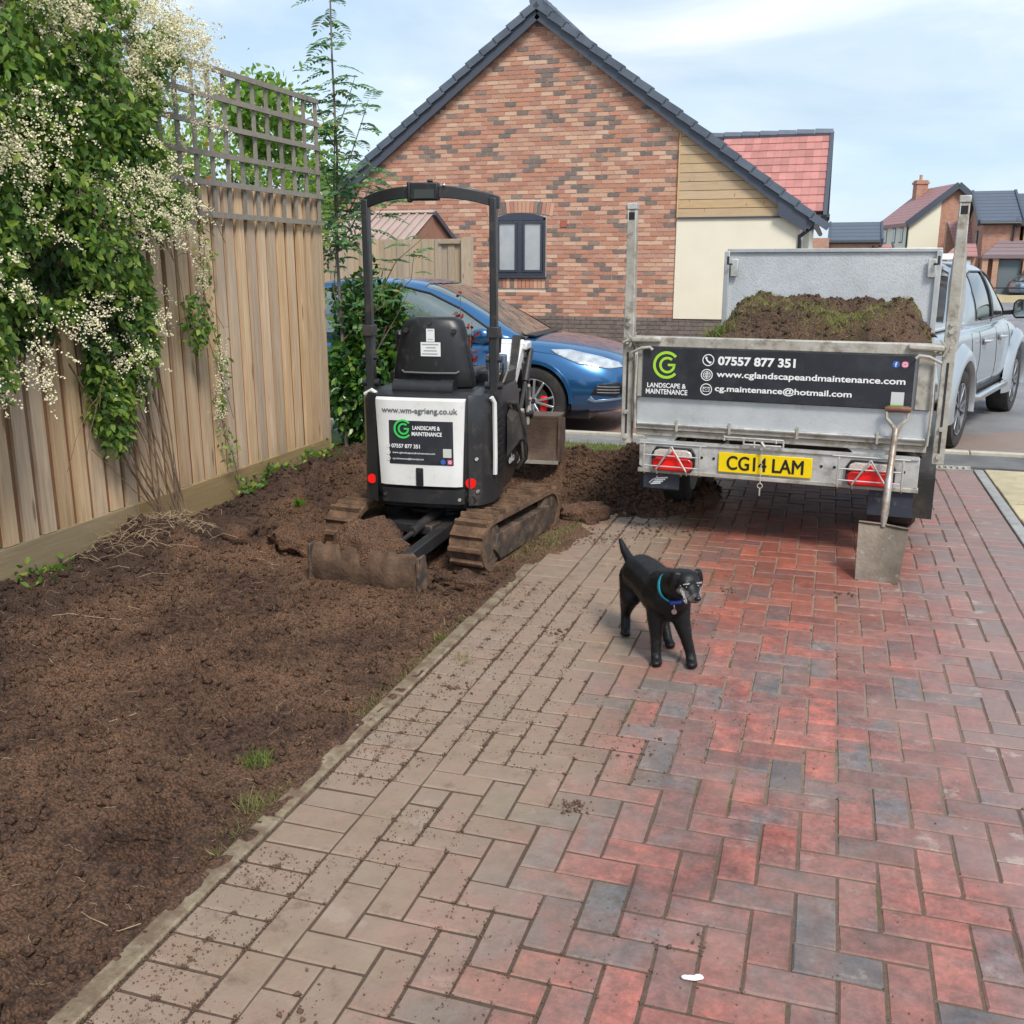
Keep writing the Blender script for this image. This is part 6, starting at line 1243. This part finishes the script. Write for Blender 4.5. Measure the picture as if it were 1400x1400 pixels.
# tail
limb([(-.745, 4.125, .315), (-.775, 4.16, .335), (-.802, 4.19, .362), (-.825, 4.215, .400)], [.026, .019, .0155, .009])
dg = thing('dog', 'small black dog with greying muzzle and turquoise collar walking on the drive', 'dog', (0, 0, 0))
DOGM = dog_material([(hp(.072, 0, -.036), .020, .042, .95), (hp(.058, -.03, -.02), .006, .026, .8), (hp(.035, -.036, -.022), .006, .026, .8), (hp(.035, .036, -.022), .004, .02, .6), (hp(.08, 0, -.03), .006, .016, .5)], None)
remesh(m, .0058, 9, 'body', DOGM, dg)
EYE = M('dog eye', (.006, .004, .003), .08, Coat_Weight=1.); m0 = M('grey hair', (.62, .60, .60), .8)
for s in (-1, 1):
    MB().ell(hp(.044, s*.0235, .005), (.0085,)*3, 14, 10).build('eye', EYE, dg)
    b_ = MB()
    for k in range(130):
        t_ = rng.random()*2-1; a_ = Vector(hp(.049-.008*abs(t_), s*(.024+.012*t_), .022-.006*t_*t_+rng.gauss(0, .0014))); b_.tube([a_, a_+hf*.002+hu*rng.uniform(-.001, .005)+hr*rng.gauss(0, .002)], .0007, 3)
    b_.build('eyebrow', m0, dg, smooth=False); b_ = MB()
    for k in range(130 if s < 0 else 50):
        t_ = rng.random(); a_ = Vector(hp(.036+.034*t_, s*(.040-.014*t_), .0-.040*t_))+Vector((rng.gauss(0, .003), rng.gauss(0, .003), rng.gauss(0, .004))); b_.tube([a_, a_+hf*.002-hu*.005+hr*rng.gauss(0, .0015)], .0006, 3)
    b_.build('grey_whiskers', m0, dg, smooth=False)
MB().ell(hp(.099, 0, -.009), (.0135, .010, .0095), 14, 8).build('nose', M('dog nose', (.006,)*3, .25), dg); MB().tube([hp(.082, -.021, -.034), hp(.097, 0, -.029), hp(.082, .021, -.034)], .0018, 6).build('mouth', BLK, dg)
for s in (-1, 1):
    e = MB(); rings = []
    for a, b, c, w in ((-.012, .034, .040, .020), (-.006, .047, .036, .026), (.000, .054, .020, .026), (.006, .057, .0, .021), (.010, .055, -.020, .013), (.012, .053, -.031, .004)):
        rings.append([hp(a-w*.55, s*(b+w*.5), c), hp(a+.004, s*(b+.006), c+.003), hp(a+w*.55, s*(b-w*.62), c), hp(a-.004, s*(b-.003), c-.003)])
    e.loft(rings); remesh(e, .0028, 4, 'ear', DOGM, dg)
bo = [c for c in dg.children if c.name.startswith('body')][0].data; nv = len(bo.vertices); a_ = np.empty(nv*3, np.float32); bo.vertices.foreach_get('co', a_); n_ = np.empty(nv*3, np.float32); bo.vertices.foreach_get('normal', n_); a_ = a_.reshape(-1, 3); n_ = n_.reshape(-1, 3)
k_ = nr.integers(0, nv, 34000); P = a_[k_]+nr.normal(0, .0022, (34000, 3)); flow = np.array([-.5, .75, -.55])+nr.normal(0, .25, (34000, 3)); nn = n_[k_]; flow -= nn*(flow*nn).sum(1, keepdims=True); flow += nn*.28
hd_ = np.linalg.norm(P-np.array(hp(.05, 0, 0)), axis=1) < .06; keep = ~hd_; P, flow = P[keep], flow[keep]
V, F = scatter([(-.035, 0, 0), (.035, 0, 0), (0, 1, 0)], [(0, 1, 2)], P, frames(flow, nn[keep]), nr.uniform(.006, .011, len(P))); kind(link('fur', npmesh('fur', V, F, DOGM), dg), 'stuff')
COL = M('turquoise collar', (.01, .30, .38), .5); c0 = Vector((-.523, 3.795, .345)); ax = Vector((.50, -.80, .30)).normalized(); u = ax.cross(Vector((0, 0, 1))).normalized(); v_ = u.cross(ax)
ring_ = [c0+(u*cos(a)*.0615+v_*sin(a)*.0635) for a in [2*pi*i/36 for i in range(36)]]; cm = MB(); rings = []
for p in ring_: o_ = (p-c0).normalized(); rings.append([tuple(p+o_*a+ax*b) for a, b in ((-.002, -.008), (.004, -.008), (.004, .008), (-.002, .008))])
cm.loft(rings+[rings[0]], caps=False).build('collar', COL, dg)
bt = c0-v_*.066+Vector((0, -.006, 0)); MB().tube([bt, bt+Vector((0, -.006, -.012)), bt+Vector((.002, -.004, -.022))], .003, 6).cyl(bt+Vector((.002, -.010, -.034)), bt+Vector((.002, -.007, -.034)), .011, n=18).build('tag', M('tag metal', (.5, .42, .38), .3, .8), dg)
MB().tube([bt+u*.02+Vector((0, -.004, .004)), bt+u*-.03+Vector((0, -.004, .004))], .009, 8).build('clasp', M('blue clasp', (.02, .06, .35), .4), dg)

# ---------------------------------------------------------------- vehicles
def subdiv(o, lv=2):
    s_ = o.modifiers.new('s', 'SUBSURF'); s_.levels = lv; s_.render_levels = lv
def bake(o):
    bpy.context.view_layer.update(); me = bpy.data.meshes.new_from_object(o.evaluated_get(bpy.context.evaluated_depsgraph_get())); mats = [x for x in o.data.materials]; o.modifiers.clear(); o.data = me
    if not me.materials: [me.materials.append(x) for x in mats]
    me.shade_smooth(); me.set_sharp_from_angle(angle=R(32)); return o
def hull(rows, mat, name, par, lv=2, cuts=()):
    """rows: (x, [(half width, z) ... bottom centre to top centre]) lofted front to back and mirrored; cuts: wheel arch cylinders (x, z, r)"""
    rings = []
    for x, P in rows: rings.append([(x, -w, z) for w, z in P]+[(x, w, z) for w, z in P[::-1] if w > 0.0001][0:])
    m = MB().loft(rings); o = m.build(name, mat, par, smooth=True, fix=True); subdiv(o, lv); bake(o)
    if cuts:
        b = bmesh.new(); b.from_mesh(o.data)
        for cx, cz, r_, hw in cuts:
            ins = lambda c, k=1.: (c.x-cx)**2+(c.z-cz)**2 < (r_*k)**2 and abs(c.y) > .5
            dele = [f for f in b.faces if ins(f.calc_center_median()) or sum(ins(v.co, .93) for v in f.verts) > 1]; bmesh.ops.delete(b, geom=dele, context='FACES')
            for v in b.verts:
                if v.is_boundary and abs(v.co.y) > .5:
                    dx, dz = v.co.x-cx, v.co.z-cz; d_ = sqrt(dx*dx+dz*dz)
                    if r_*.8 < d_ < r_*1.25: v.co.x = cx+dx/d_*r_; v.co.z = cz+dz/d_*r_
        b.to_mesh(o.data); b.free(); s_ = o.modifiers.new('t', 'SOLIDIFY'); s_.thickness = .01; s_.offset = -1; bake(o)
    return o
def inpoly(x, z, P):
    c = False; n = len(P)
    for i in range(n):
        x0, z0 = P[i]; x1, z1 = P[i-1]
        if (z0 > z) != (z1 > z) and x < (x1-x0)*(z-z0)/(z1-z0)+x0: c = not c
    return c
def glaze(o, groups, par, trims, glassm, inset=.007):
    """lift the window areas out of a closed cab shell into parts of their own, set in a little"""
    for name, test in groups:
        b = bmesh.new(); b.from_mesh(o.data); b.faces.ensure_lookup_table(); sel = [f for f in b.faces if test(f.calc_center_median(), f.normal)]
        ids = {f.index for f in sel}; w = bmesh.new(); vm = {}
        for f in sel:
            vs = []
            for v in f.verts:
                if v.index not in vm: vm[v.index] = w.verts.new(v.co-v.normal*inset)
                vs.append(vm[v.index])
            w.faces.new(vs)
        bmesh.ops.delete(b, geom=sel, context='FACES'); b.to_mesh(o.data); b.free(); me = bpy.data.meshes.new(name); w.to_mesh(me); w.free(); me.materials.append(glassm); me.shade_smooth(); link(name, me, par)
def onto(bvh, pts, d, off=.004):
    """push points along d onto a surface; returns points lifted off by off, or None"""
    out = []
    d = Vector(d).normalized()
    for p in pts:
        h, nn, i_, ds = bvh.ray_cast(Vector(p)-d*1.2, d, 4)
        if h is None: return None
        out.append(h+nn*off if nn.dot(d) < 0 else h-nn*off)
    return out
def patch(o_, poly, d, mat, name, par, off=.006, grid=14, plane=lambda a, b: (a, -2, b)):
    """panel cut by a 2-D outline and laid onto a body surface with its own thickness"""
    bvh = BVHTree.FromObject(o_, bpy.context.evaluated_depsgraph_get()); xs = [p[0] for p in poly]; zs = [p[1] for p in poly]
    b = bmesh.new(); vs = [b.verts.new((p[0], p[1], 0)) for p in poly]; b.faces.new(vs)
    for ax_, lo, hi in ((0, min(xs), max(xs)), (1, min(zs), max(zs))):
        for k in range(1, grid):
            c = lo+(hi-lo)*k/grid; co_ = [0, 0, 0]; co_[ax_] = c; no = [0, 0, 0]; no[ax_] = 1; bmesh.ops.bisect_plane(b, geom=b.verts[:]+b.edges[:]+b.faces[:], plane_co=co_, plane_no=no)
    ok = True; d = Vector(d).normalized()
    for v in list(b.verts):
        p = Vector(plane(v.co.x, v.co.y)); h, nn, i_, ds = bvh.ray_cast(p, d, 6)
        if h is None: b.verts.remove(v); continue
        if nn.dot(d) > 0: nn = -nn
        v.co = h+nn*off
    me = bpy.data.meshes.new(name); bmesh.ops.recalc_face_normals(b, faces=b.faces); b.to_mesh(me); b.free(); me.materials.append(mat); me.shade_smooth(); me.set_sharp_from_angle(angle=R(40)); o = link(name, me, par)
    s_ = o.modifiers.new('t', 'SOLIDIFY'); s_.thickness = .006; s_.offset = 0; return o
def seam(o_, pts2, d, par, plane=lambda a, b: (a, -2, b), r_=.0035, mat=None, name='panel_gap'):
    bvh = BVHTree.FromObject(o_, bpy.context.evaluated_depsgraph_get()); P = []; d = Vector(d).normalized()
    for i in range(len(pts2)-1):
        for k in range(8):
            a = pts2[i][0]+(pts2[i+1][0]-pts2[i][0])*k/8; b = pts2[i][1]+(pts2[i+1][1]-pts2[i][1])*k/8; h, nn, i_, ds = bvh.ray_cast(Vector(plane(a, b)), d, 6)
            if h is not None: P.append(h-d*.0005)
    return MB().tube(P, r_, 5).build(name, mat or BLK, par) if len(P) > 2 else None
def car_wheel(par, x, y, z, r_, w, spokes, mat, s, turn=0, twin=True):
    wh = link('wheel', None, par, (x, y, z), (0, 0, turn)); t_ = r_*.68
    MB().lathe([(t_, -w*.42), (r_*.86, -w*.5), (r_*.96, -w*.46), (r_, -w*.34), (r_, w*.34), (r_*.96, w*.46), (r_*.86, w*.5), (t_, w*.42)], (0, 0, 0), 'y', 44).build('tyre', RUBBER, wh)
    MB().lathe([(t_*.98, -w*.45), (t_*.93, -w*.44), (t_*.90, -w*.2), (t_*.88, w*.4), (t_*1.0, w*.4)], (0, 0, 0), 'y', 40).build('rim', mat, wh)
    MB().cyl((0, -w*.05*s*-1 if False else 0, 0), (0, s*w*.12, 0), t_*.62, n=32).build('brake_disc', M('brake disc', (.2, .2, .2), .35, .9) if 'brake disc' not in bpy.data.materials else bpy.data.materials['brake disc'], wh)
    sp_ = MB(); sp_.cyl((0, s*w*.2, 0), (0, s*w*.40, 0), t_*.19, n=20)
    for k in range(spokes):
        for e in ((-.11, .11) if twin else (0,)):
            a = 2*pi*k/spokes+e; a2 = 2*pi*k/spokes+e*2.1; sp_.bar((t_*.12*cos(a), s*w*.37, t_*.12*sin(a)), (t_*.95*cos(a2), s*w*.40, t_*.95*sin(a2)), .022 if twin else .045, .03, (0, 1, 0))
    sp_.build('spokes', mat, wh, bevel=.003); MB().cyl((0, s*w*.4, 0), (0, s*w*.43, 0), t_*.13, n=20).build('hub_cap', BLACKP, wh)
    c = MB().box((t_*.45, s*w*.2, -t_*.1), (.07, .05, .16)).build('brake_caliper', REDROUND, wh, bevel=.01) if mat.name.startswith('machined') else None
    return wh
MACH = M('machined alloy', (.62, .63, .65), .28, .85); ALLOY = M('dark alloy', (.32, .33, .35), .35, .8)
BLUEP = NT('metallic blue paint'); BLUEP = BLUEP.set(BLUEP.mix(BLUEP.n('LayerWeight').outputs['Facing'], (.02, .11, .27), (.06, .21, .42)), .25, .6, Coat_Weight=1., Coat_Roughness=.03)
SILVER = M('silver paint', (.40, .43, .455), .34, .5, Coat_Weight=1., Coat_Roughness=.04); CARG = M('car glass', (.10, .13, .13), .04, .35, (.14, .18, .17), 1.5, Specular_IOR_Level=1., IOR=1.8, Coat_Weight=1., Coat_Roughness=.02); 
def section(zb, zs, zw, zt, wb, wm, ww, wt): return [(0, zb), (wb*.7, zb), (wb, zb+.04), (wm, zs), (wm*1.01, (zs+zw)/2), (ww, zw), (wt, zt-.02), (wt*.55, zt+.005), (0, zt+.012)]
# blue crossover, nose to +x
bc = thing('blue_car', 'metallic blue crossover car parked side on behind the excavator', 'car', (-6.58, 10.98, -.185), 0)
rows = [(.00, section(.42, .50, .72, .86, .55, .66, .64, .50)), (.04, section(.34, .46, .82, .96, .72, .80, .76, .62)), (.35, section(.25, .42, .90, 1.02, .82, .90, .86, .70)), (1.0, section(.22, .42, .92, 1.03, .84, .925, .89, .72)),
        (2.2, section(.20, .40, .91, 1.02, .84, .92, .89, .72)), (3.05, section(.20, .40, .90, 1.02, .84, .92, .89, .75)), (3.45, section(.20, .40, .88, 1.03, .84, .925, .89, .76)), (3.9, section(.20, .42, .84, .985, .83, .925, .87, .72)),
        (4.25, section(.21, .42, .78, .92, .78, .87, .80, .66)), (4.48, section(.24, .42, .70, .84, .68, .76, .70, .58)), (4.58, section(.30, .44, .64, .74, .52, .60, .56, .46)), (4.60, section(.34, .46, .60, .68, .42, .48, .46, .38))]
bb_ = hull(rows, BLUEP, 'body', bc, 4, [(.88, .37, .41, .92), (3.62, .37, .41, .92)])
def cabin(zb, wb, zt, wt): return [(0, zb-.06), (wb, zb-.06), (wb, zb), (wb*.94+wt*.06, zb+(zt-zb)*.35), (wt*1.05, zb+(zt-zb)*.82), (wt*.86, zt-.012), (wt*.45, zt), (0, zt+.004)]
crow = [(.12, cabin(1.0, .70, 1.02, .64)), (.30, cabin(1.0, .80, 1.30, .62)), (.62, cabin(1.0, .83, 1.55, .60)), (1.2, cabin(1.0, .85, 1.63, .62)), (1.9, cabin(1.0, .86, 1.65, .63)), (2.35, cabin(.99, .86, 1.60, .62)), (2.75, cabin(.99, .85, 1.43, .64)), (3.15, cabin(.98, .83, 1.20, .68)), (3.5, cabin(.98, .78, 1.00, .70))]
cb_ = hull(crow, BLUEP, 'cab', bc, 4)
def side(poly, mat, name, off=.010, body=None, par=None, s=-1, g=12): return patch(body or cb_, poly, (0, -s, 0), mat, name, par or bc, off, g, lambda a, b: (a, s*2, b))
SW = [(.42, 1.03), (.60, 1.36), (.85, 1.475), (1.3, 1.545), (2.0, 1.55), (2.36, 1.475), (2.74, 1.315), (3.05, 1.135), (3.22, 1.03)]
def sides(o, SW, nm, par, pillars, mat=CARG, tr=.011):
    for s in (-1, 1):
        seam(o, SW+[SW[0]], (0, -s, 0), par, lambda a, b: (a, s*2, b), tr, BLACKP, 'window_trim')
        for P in pillars: side(P, BLACKP, 'door_pillar', .004, o, par, s, 8)
    glaze(o, [('side_window', lambda c, n_: c.y < 0 and abs(n_.y) > .45 and inpoly(c.x, c.z, SW)), ('side_window', lambda c, n_: c.y > 0 and abs(n_.y) > .45 and inpoly(c.x, c.z, SW))], par, None, mat)
sides(cb_, SW, 'w', bc, [[(1.90, 1.03), (1.99, 1.03), (1.93, 1.55), (1.85, 1.55)], [(.95, 1.03), (1.03, 1.03), (1.0, 1.50), (.93, 1.48)]])
glaze(cb_, [('windscreen', lambda c, n_: c.x > 2.30 and n_.z > .2 and n_.x > .15 and abs(c.y) < .585+.05*(c.x-2.3) and 1.0 < c.z < 1.575), ('rear_window', lambda c, n_: c.x < .6 and n_.x < -.3 and abs(c.y) < .6 and 1.08 < c.z < 1.5)], bc, None, CARG)
for s in (-1,):
    hl = side([(3.78, .905), (3.86, .86), (4.1, .765), (4.40, .715), (4.52, .725), (4.47, .775), (4.3, .835), (3.98, .905)], M('headlamp glass', (.60, .64, .68), .12, .2, (.34, .37, .40), 9, Coat_Weight=1.), 'headlight', .006, bb_, s=s, g=14)
    side([(4.24, .46), (4.48, .43), (4.53, .46), (4.54, .54), (4.50, .58), (4.30, .56)], BLACKP, 'lower_intake', .004, bb_, s=s, g=8); side([(4.20, .40), (4.27, .375), (4.55, .40), (4.55, .42), (4.28, .40), (4.24, .44)], M('satin trim', (.30, .42, .55), .25, .6), 'intake_trim', .012, bb_, s=s, g=10)
    for k in range(3): side([(4.30, .475+k*.03), (4.51, .463+k*.03), (4.51, .47+k*.03), (4.30, .483+k*.03)], GREYL, 'intake_slat', .008, bb_, s=s, g=5)
patch(bb_, [(-.5, .52), (.5, .52), (.56, .62), (.5, .70), (-.5, .70), (-.56, .62)], (-1, 0, 0), BLACKP, 'grille', bc, .006, 8, lambda a, b: (6, a, b))
seam(bb_, [(3.22, .97), (3.25, .75), (3.18, .45), (3.05, .30)], (0, 1, 0), bc); seam(bb_, [(2.05, .97), (2.08, .35)], (0, 1, 0), bc); seam(bb_, [(3.5, .90), (3.9, .855), (4.2, .80), (4.42, .735)], (0, 1, 0), bc)
for x in (.88, 3.62):
    for s in (-1, 1):
        car_wheel(bc, x, s*.81, .365, .365, .235, 5, MACH, s, 0)
        rings = []
        for k in range(25):
            a = pi*k/24-.0; rr0, rr1 = .405, .445; rings.append([(x+r_*cos(a), s*y, .36+r_*sin(a)) for r_, y in ((rr0, .90), (rr1, .905), (rr1, .935), (rr0, .94))])
        MB().loft(rings).build('arch_lip', BLUEP, bc)
        MB().lathe([(.40, s*.55), (.40, s*.93)], (x, 0, .37), 'y', 24, -.2, pi+.2).build('arch_liner', BLACKP, bc)
MB().ell((0, 0, 0), (.11, .06, .085), 16, 10).build('mirror', BLUEP, bc, (3.08, -1.02, 1.05)); MB().bar((3.1, -.84, 1.0), (3.08, -.98, 1.02), .05, .03).build('mirror_arm', BLACKP, bc)
MB().bar((3.42, -.55, 1.035), (2.9, .1, 1.22), .02, .015).build('wiper', BLACKP, bc); MB().bar((3.50, -.62, 1.035), (3.48, .62, 1.035), .12, .02).build('scuttle', BLACKP, bc, bevel=.005); MB().bb(.5, 4.2, -.75, .75, .18, .26).build('underbody', BLACKP, bc)
# silver pickup, tail to the camera
pk = thing('silver_pickup', 'silver double-cab pickup truck parked on the road beyond the trailer', 'pickup truck', (0, 0, -.012), 0)
HD = R(-17.6); rear = Vector((1.27, 10.72)); fwd = Vector((sin(-HD), cos(HD))); rt = Vector((cos(HD), sin(HD)))
# local: x along the truck (rear axle at x = 1.15), +x forward; right side is y = -.97
pk.rotation_euler = (0, 0, pi/2+HD); o2 = rear-fwd*1.15-rt*.93; pk.location = (o2.x, o2.y, -.19)
def psec(zb, zs, zw, zt, wb, wm, ww, wt): return [(0, zb), (wb*.8, zb), (wb, zb+.05), (wm, zs), (wm*1.0, (zs+zw)/2), (ww, zw), (wt, zt), (wt*.6, zt+.003), (0, zt+.004)]
rows = [(.0, psec(.50, .60, 1.050, 1.130, .70, .82, .80, .74)), (.03, psec(.45, .58, 1.090, 1.170, .84, .915, .90, .84)), (.4, psec(.42, .58, 1.100, 1.185, .86, .93, .92, .86)), (1.6, psec(.40, .58, 1.100, 1.185, .86, .935, .92, .86)), (2.2, psec(.38, .56, 1.100, 1.180, .86, .935, .92, .86)), (3.3, psec(.38, .56, 1.100, 1.180, .86, .935, .92, .84)),
        (3.75, psec(.38, .56, 1.090, 1.220, .86, .935, .91, .80)), (4.3, psec(.40, .58, 1.070, 1.180, .85, .935, .90, .76)), (4.85, psec(.42, .60, 1.020, 1.100, .82, .90, .85, .70)), (5.15, psec(.46, .60, 0.920, 1.020, .70, .78, .74, .6)), (5.24, psec(.52, .62, 0.830, 0.910, .55, .6, .58, .5))]
pb_ = hull(rows, SILVER, 'body', pk, 4, [(1.15, .40, .46, .95), (4.25, .40, .46, .95)])
crow = [(1.66, cabin(1.17, .80, 1.20, .70)), (1.74, cabin(1.17, .83, 1.60, .68)), (1.95, cabin(1.17, .85, 1.79, .68)), (2.4, cabin(1.17, .86, 1.83, .69)), (3.0, cabin(1.17, .86, 1.82, .69)), (3.3, cabin(1.17, .86, 1.74, .69)), (3.7, cabin(1.17, .85, 1.46, .72)), (4.1, cabin(1.17, .80, 1.21, .76))]
TINT = M('tinted cab glass', (.035, .028, .026), .05, 0, (.06, .055, .04), 2, Specular_IOR_Level=.8, Coat_Weight=.8)
pc_ = hull(crow, SILVER, 'cab', pk, 4)
sides(pc_, [(2.06, 1.21), (2.03, 1.50), (2.10, 1.68), (2.3, 1.715), (3.0, 1.71), (3.25, 1.64), (3.62, 1.43), (3.86, 1.21)], 'w', pk, [[(2.86, 1.14), (2.98, 1.14), (2.88, 1.71), (2.78, 1.71)]], TINT)
glaze(pc_, [('windscreen', lambda c, n_: c.x > 3.1 and n_.z > .2 and n_.x > .15 and abs(c.y) < .66 and 1.15 < c.z < 1.74), ('rear_window', lambda c, n_: c.x < 1.85 and n_.x < -.5 and abs(c.y) < .62 and 1.2 < c.z < 1.68)], pk, None, TINT)
for s in (-1, 1):
    seam(pb_, [(2.02, 1.10), (2.03, .85), (1.93, .60), (1.75, .42)], (0, -s, 0), pk, lambda a, b: (a, s*2, b)); seam(pb_, [(2.95, 1.10), (2.97, .45)], (0, -s, 0), pk, lambda a, b: (a, s*2, b)); seam(pb_, [(3.82, 1.10), (3.80, .75), (3.70, .45)], (0, -s, 0), pk, lambda a, b: (a, s*2, b)); seam(pb_, [(1.62, 1.10), (1.64, .45)], (0, -s, 0), pk, lambda a, b: (a, s*2, b))
    for x in (2.22, 3.12): MB().tube([(x-.09, s*.945, .995), (x-.07, s*.985, .995), (x+.09, s*.985, .995), (x+.11, s*.945, .995)], .016, 8).build('door_handle', CHROME, pk); MB().ell((x, s*.94, .99), (.06, .012, .045), 14, 8).build('handle_recess', GREYL, pk)
    for x in (1.15, 4.25):
        rings = []
        for k in range(29):
            a = pi*1.12*k/28-.19; rings.append([(x+r_*cos(a), s*y, .40+r_*sin(a)) for r_, y in ((.455, .88), (.63, .925), (.60, .965), (.54, 1.0), (.465, 1.005), (.455, .98))])
        MB().loft(rings).build('wheel_arch_flare', SILVER, pk); MB().lathe([(.46, s*.5), (.46, s*.96)], (x, 0, .40), 'y', 24, -.3, pi+.3).build('arch_liner', BLACKP, pk); car_wheel(pk, x, s*.84, .385, .39, .27, 5, ALLOY, s, 0)
    MB().tube([(1.75, s*.90, .44), (1.85, s*.97, .42), (3.5, s*.97, .42), (3.65, s*.90, .44)], .042, 10).build('side_step', CHROME, pk); MB().bb(1.7, 3.75, s*.80, s*.90, .36, .50).build('sill', BLACKP, pk)
    mr = MB().prism([(-.02, 0), (.20, -.01), (.235, .04), (.23, .17), (.19, .215), (.03, .205), (-.01, .16)], 'x', -.055, .04).build('mirror', BLACKP, pk, (3.62, s*1.0, 1.18), (0, 0, 0 if s > 0 else 0), bevel=.02)
    if s < 0: mr.location.y = -1.19
    mg = MB().prism([(.0, .02), (.19, .015), (.215, .05), (.21, .16), (.18, .195), (.035, .185), (.01, .15)], 'x', -.062, -.056).build('mirror_glass', M('mirror glass', (.55, .65, .65), .05, 1.) if s == -1 else bpy.data.materials['mirror glass'], mr)
    MB().bar((3.64, s*.84, 1.23), (3.64, s*1.02, 1.25), .07, .05).build('mirror_arm', BLACKP, pk)
    # sports bar behind the cab
    MB().tube([(1.28, s*.72, 1.10), (1.42, s*.70, 1.35), (1.60, s*.66, 1.70), (1.68, s*.55, 1.76), (1.70, 0, 1.78)], .038, 10).build('sports_bar', CHROME, pk)
MB().bb(.05, 1.60, -.84, .84, 1.18, 1.21).build('load_cover', M('silver load cover', (.50, .53, .55), .4, .3), pk, bevel=.01); pass
MB().prism([(1.75, 1.83), (1.80, 1.895), (2.25, 1.90), (2.35, 1.85)], 'y', -.62, .62).build('roof_light_bar', WHITEP, pk, bevel=.02); MB().prism([(1.752, 1.84), (1.79, 1.885), (1.80, 1.84)], 'y', -.5, .5).build('bar_lens', CARG, pk)
MB().bb(-.12, .05, -.85, .85, .45, .62).build('rear_bumper', BLACKP, pk, bevel=.03); MB().bb(.3, 4.8, -.7, .7, .30, .45).build('underbody', BLACKP, pk)
for s in (-1, 1): MB().bb(-.01, .06, s*.80, s*.915, .72, 1.02).build('tail_light', REDL, pk, bevel=.015)
MB().tube([(3.9, -.6, 1.16), (4.3, -.62, 1.13), (4.5, -.5, 1.1)], .006, 5).build('wiper', BLACKP, pk)
# small far cars at the right edge
def far_car(name, label, col, loc, rz, nm):
    t = thing(name, label, 'car', loc, rz, None); pm_ = M(nm, col, .3, .4, Coat_Weight=1.); rr = [(r_[0], [(w, z) for w, z in r_[1]]) for r_ in [(0, section(.4, .5, .72, .84, .55, .66, .64, .5)), (.1, section(.28, .45, .85, .95, .75, .82, .78, .65)), (2, section(.2, .4, .88, .98, .8, .87, .84, .7)), (3.3, section(.2, .4, .85, .96, .8, .87, .82, .7)), (4.0, section(.25, .42, .72, .82, .7, .78, .7, .6)), (4.2, section(.35, .45, .6, .68, .5, .56, .52, .42))]]
    hull(rr, pm_, 'body', t, 1); hull([(.2, cabin(.95, .7, .97, .6)), (.6, cabin(.95, .78, 1.38, .58)), (1.6, cabin(.95, .8, 1.48, .6)), (2.3, cabin(.95, .8, 1.42, .6)), (3.1, cabin(.93, .76, .99, .66))], CARG, 'glasshouse', t, 1); MB().bb(.7, 2.1, -.52, .52, 1.46, 1.50).build('roof', pm_, t, bevel=.02)
    for x in (.8, 3.3):
        for s in (-1, 1): w_ = link('wheel', None, t, (x, s*.78, .31)); MB().lathe([(.0, -.08), (.2, -.1), (.31, -.08), (.31, .08), (.2, .1), (0, .08)], (0, 0, 0), 'y', 20).build('tyre', RUBBER, w_); MB().cyl((0, s*.08, 0), (0, s*.105, 0), .18, n=16).build('rim', ALLOY, w_)
    return t
far_car('red_car', 'small dark red car far away at the right edge, in front of the brick houses', (.30, .03, .06), (9.15, 59.6, -.19), R(20), 'dark red paint'); far_car('grey_blue_car', 'small grey-blue car far away at the right edge, nearer than the red one', (.18, .24, .30), (8.85, 57.5, -.19), R(14), 'grey blue paint')
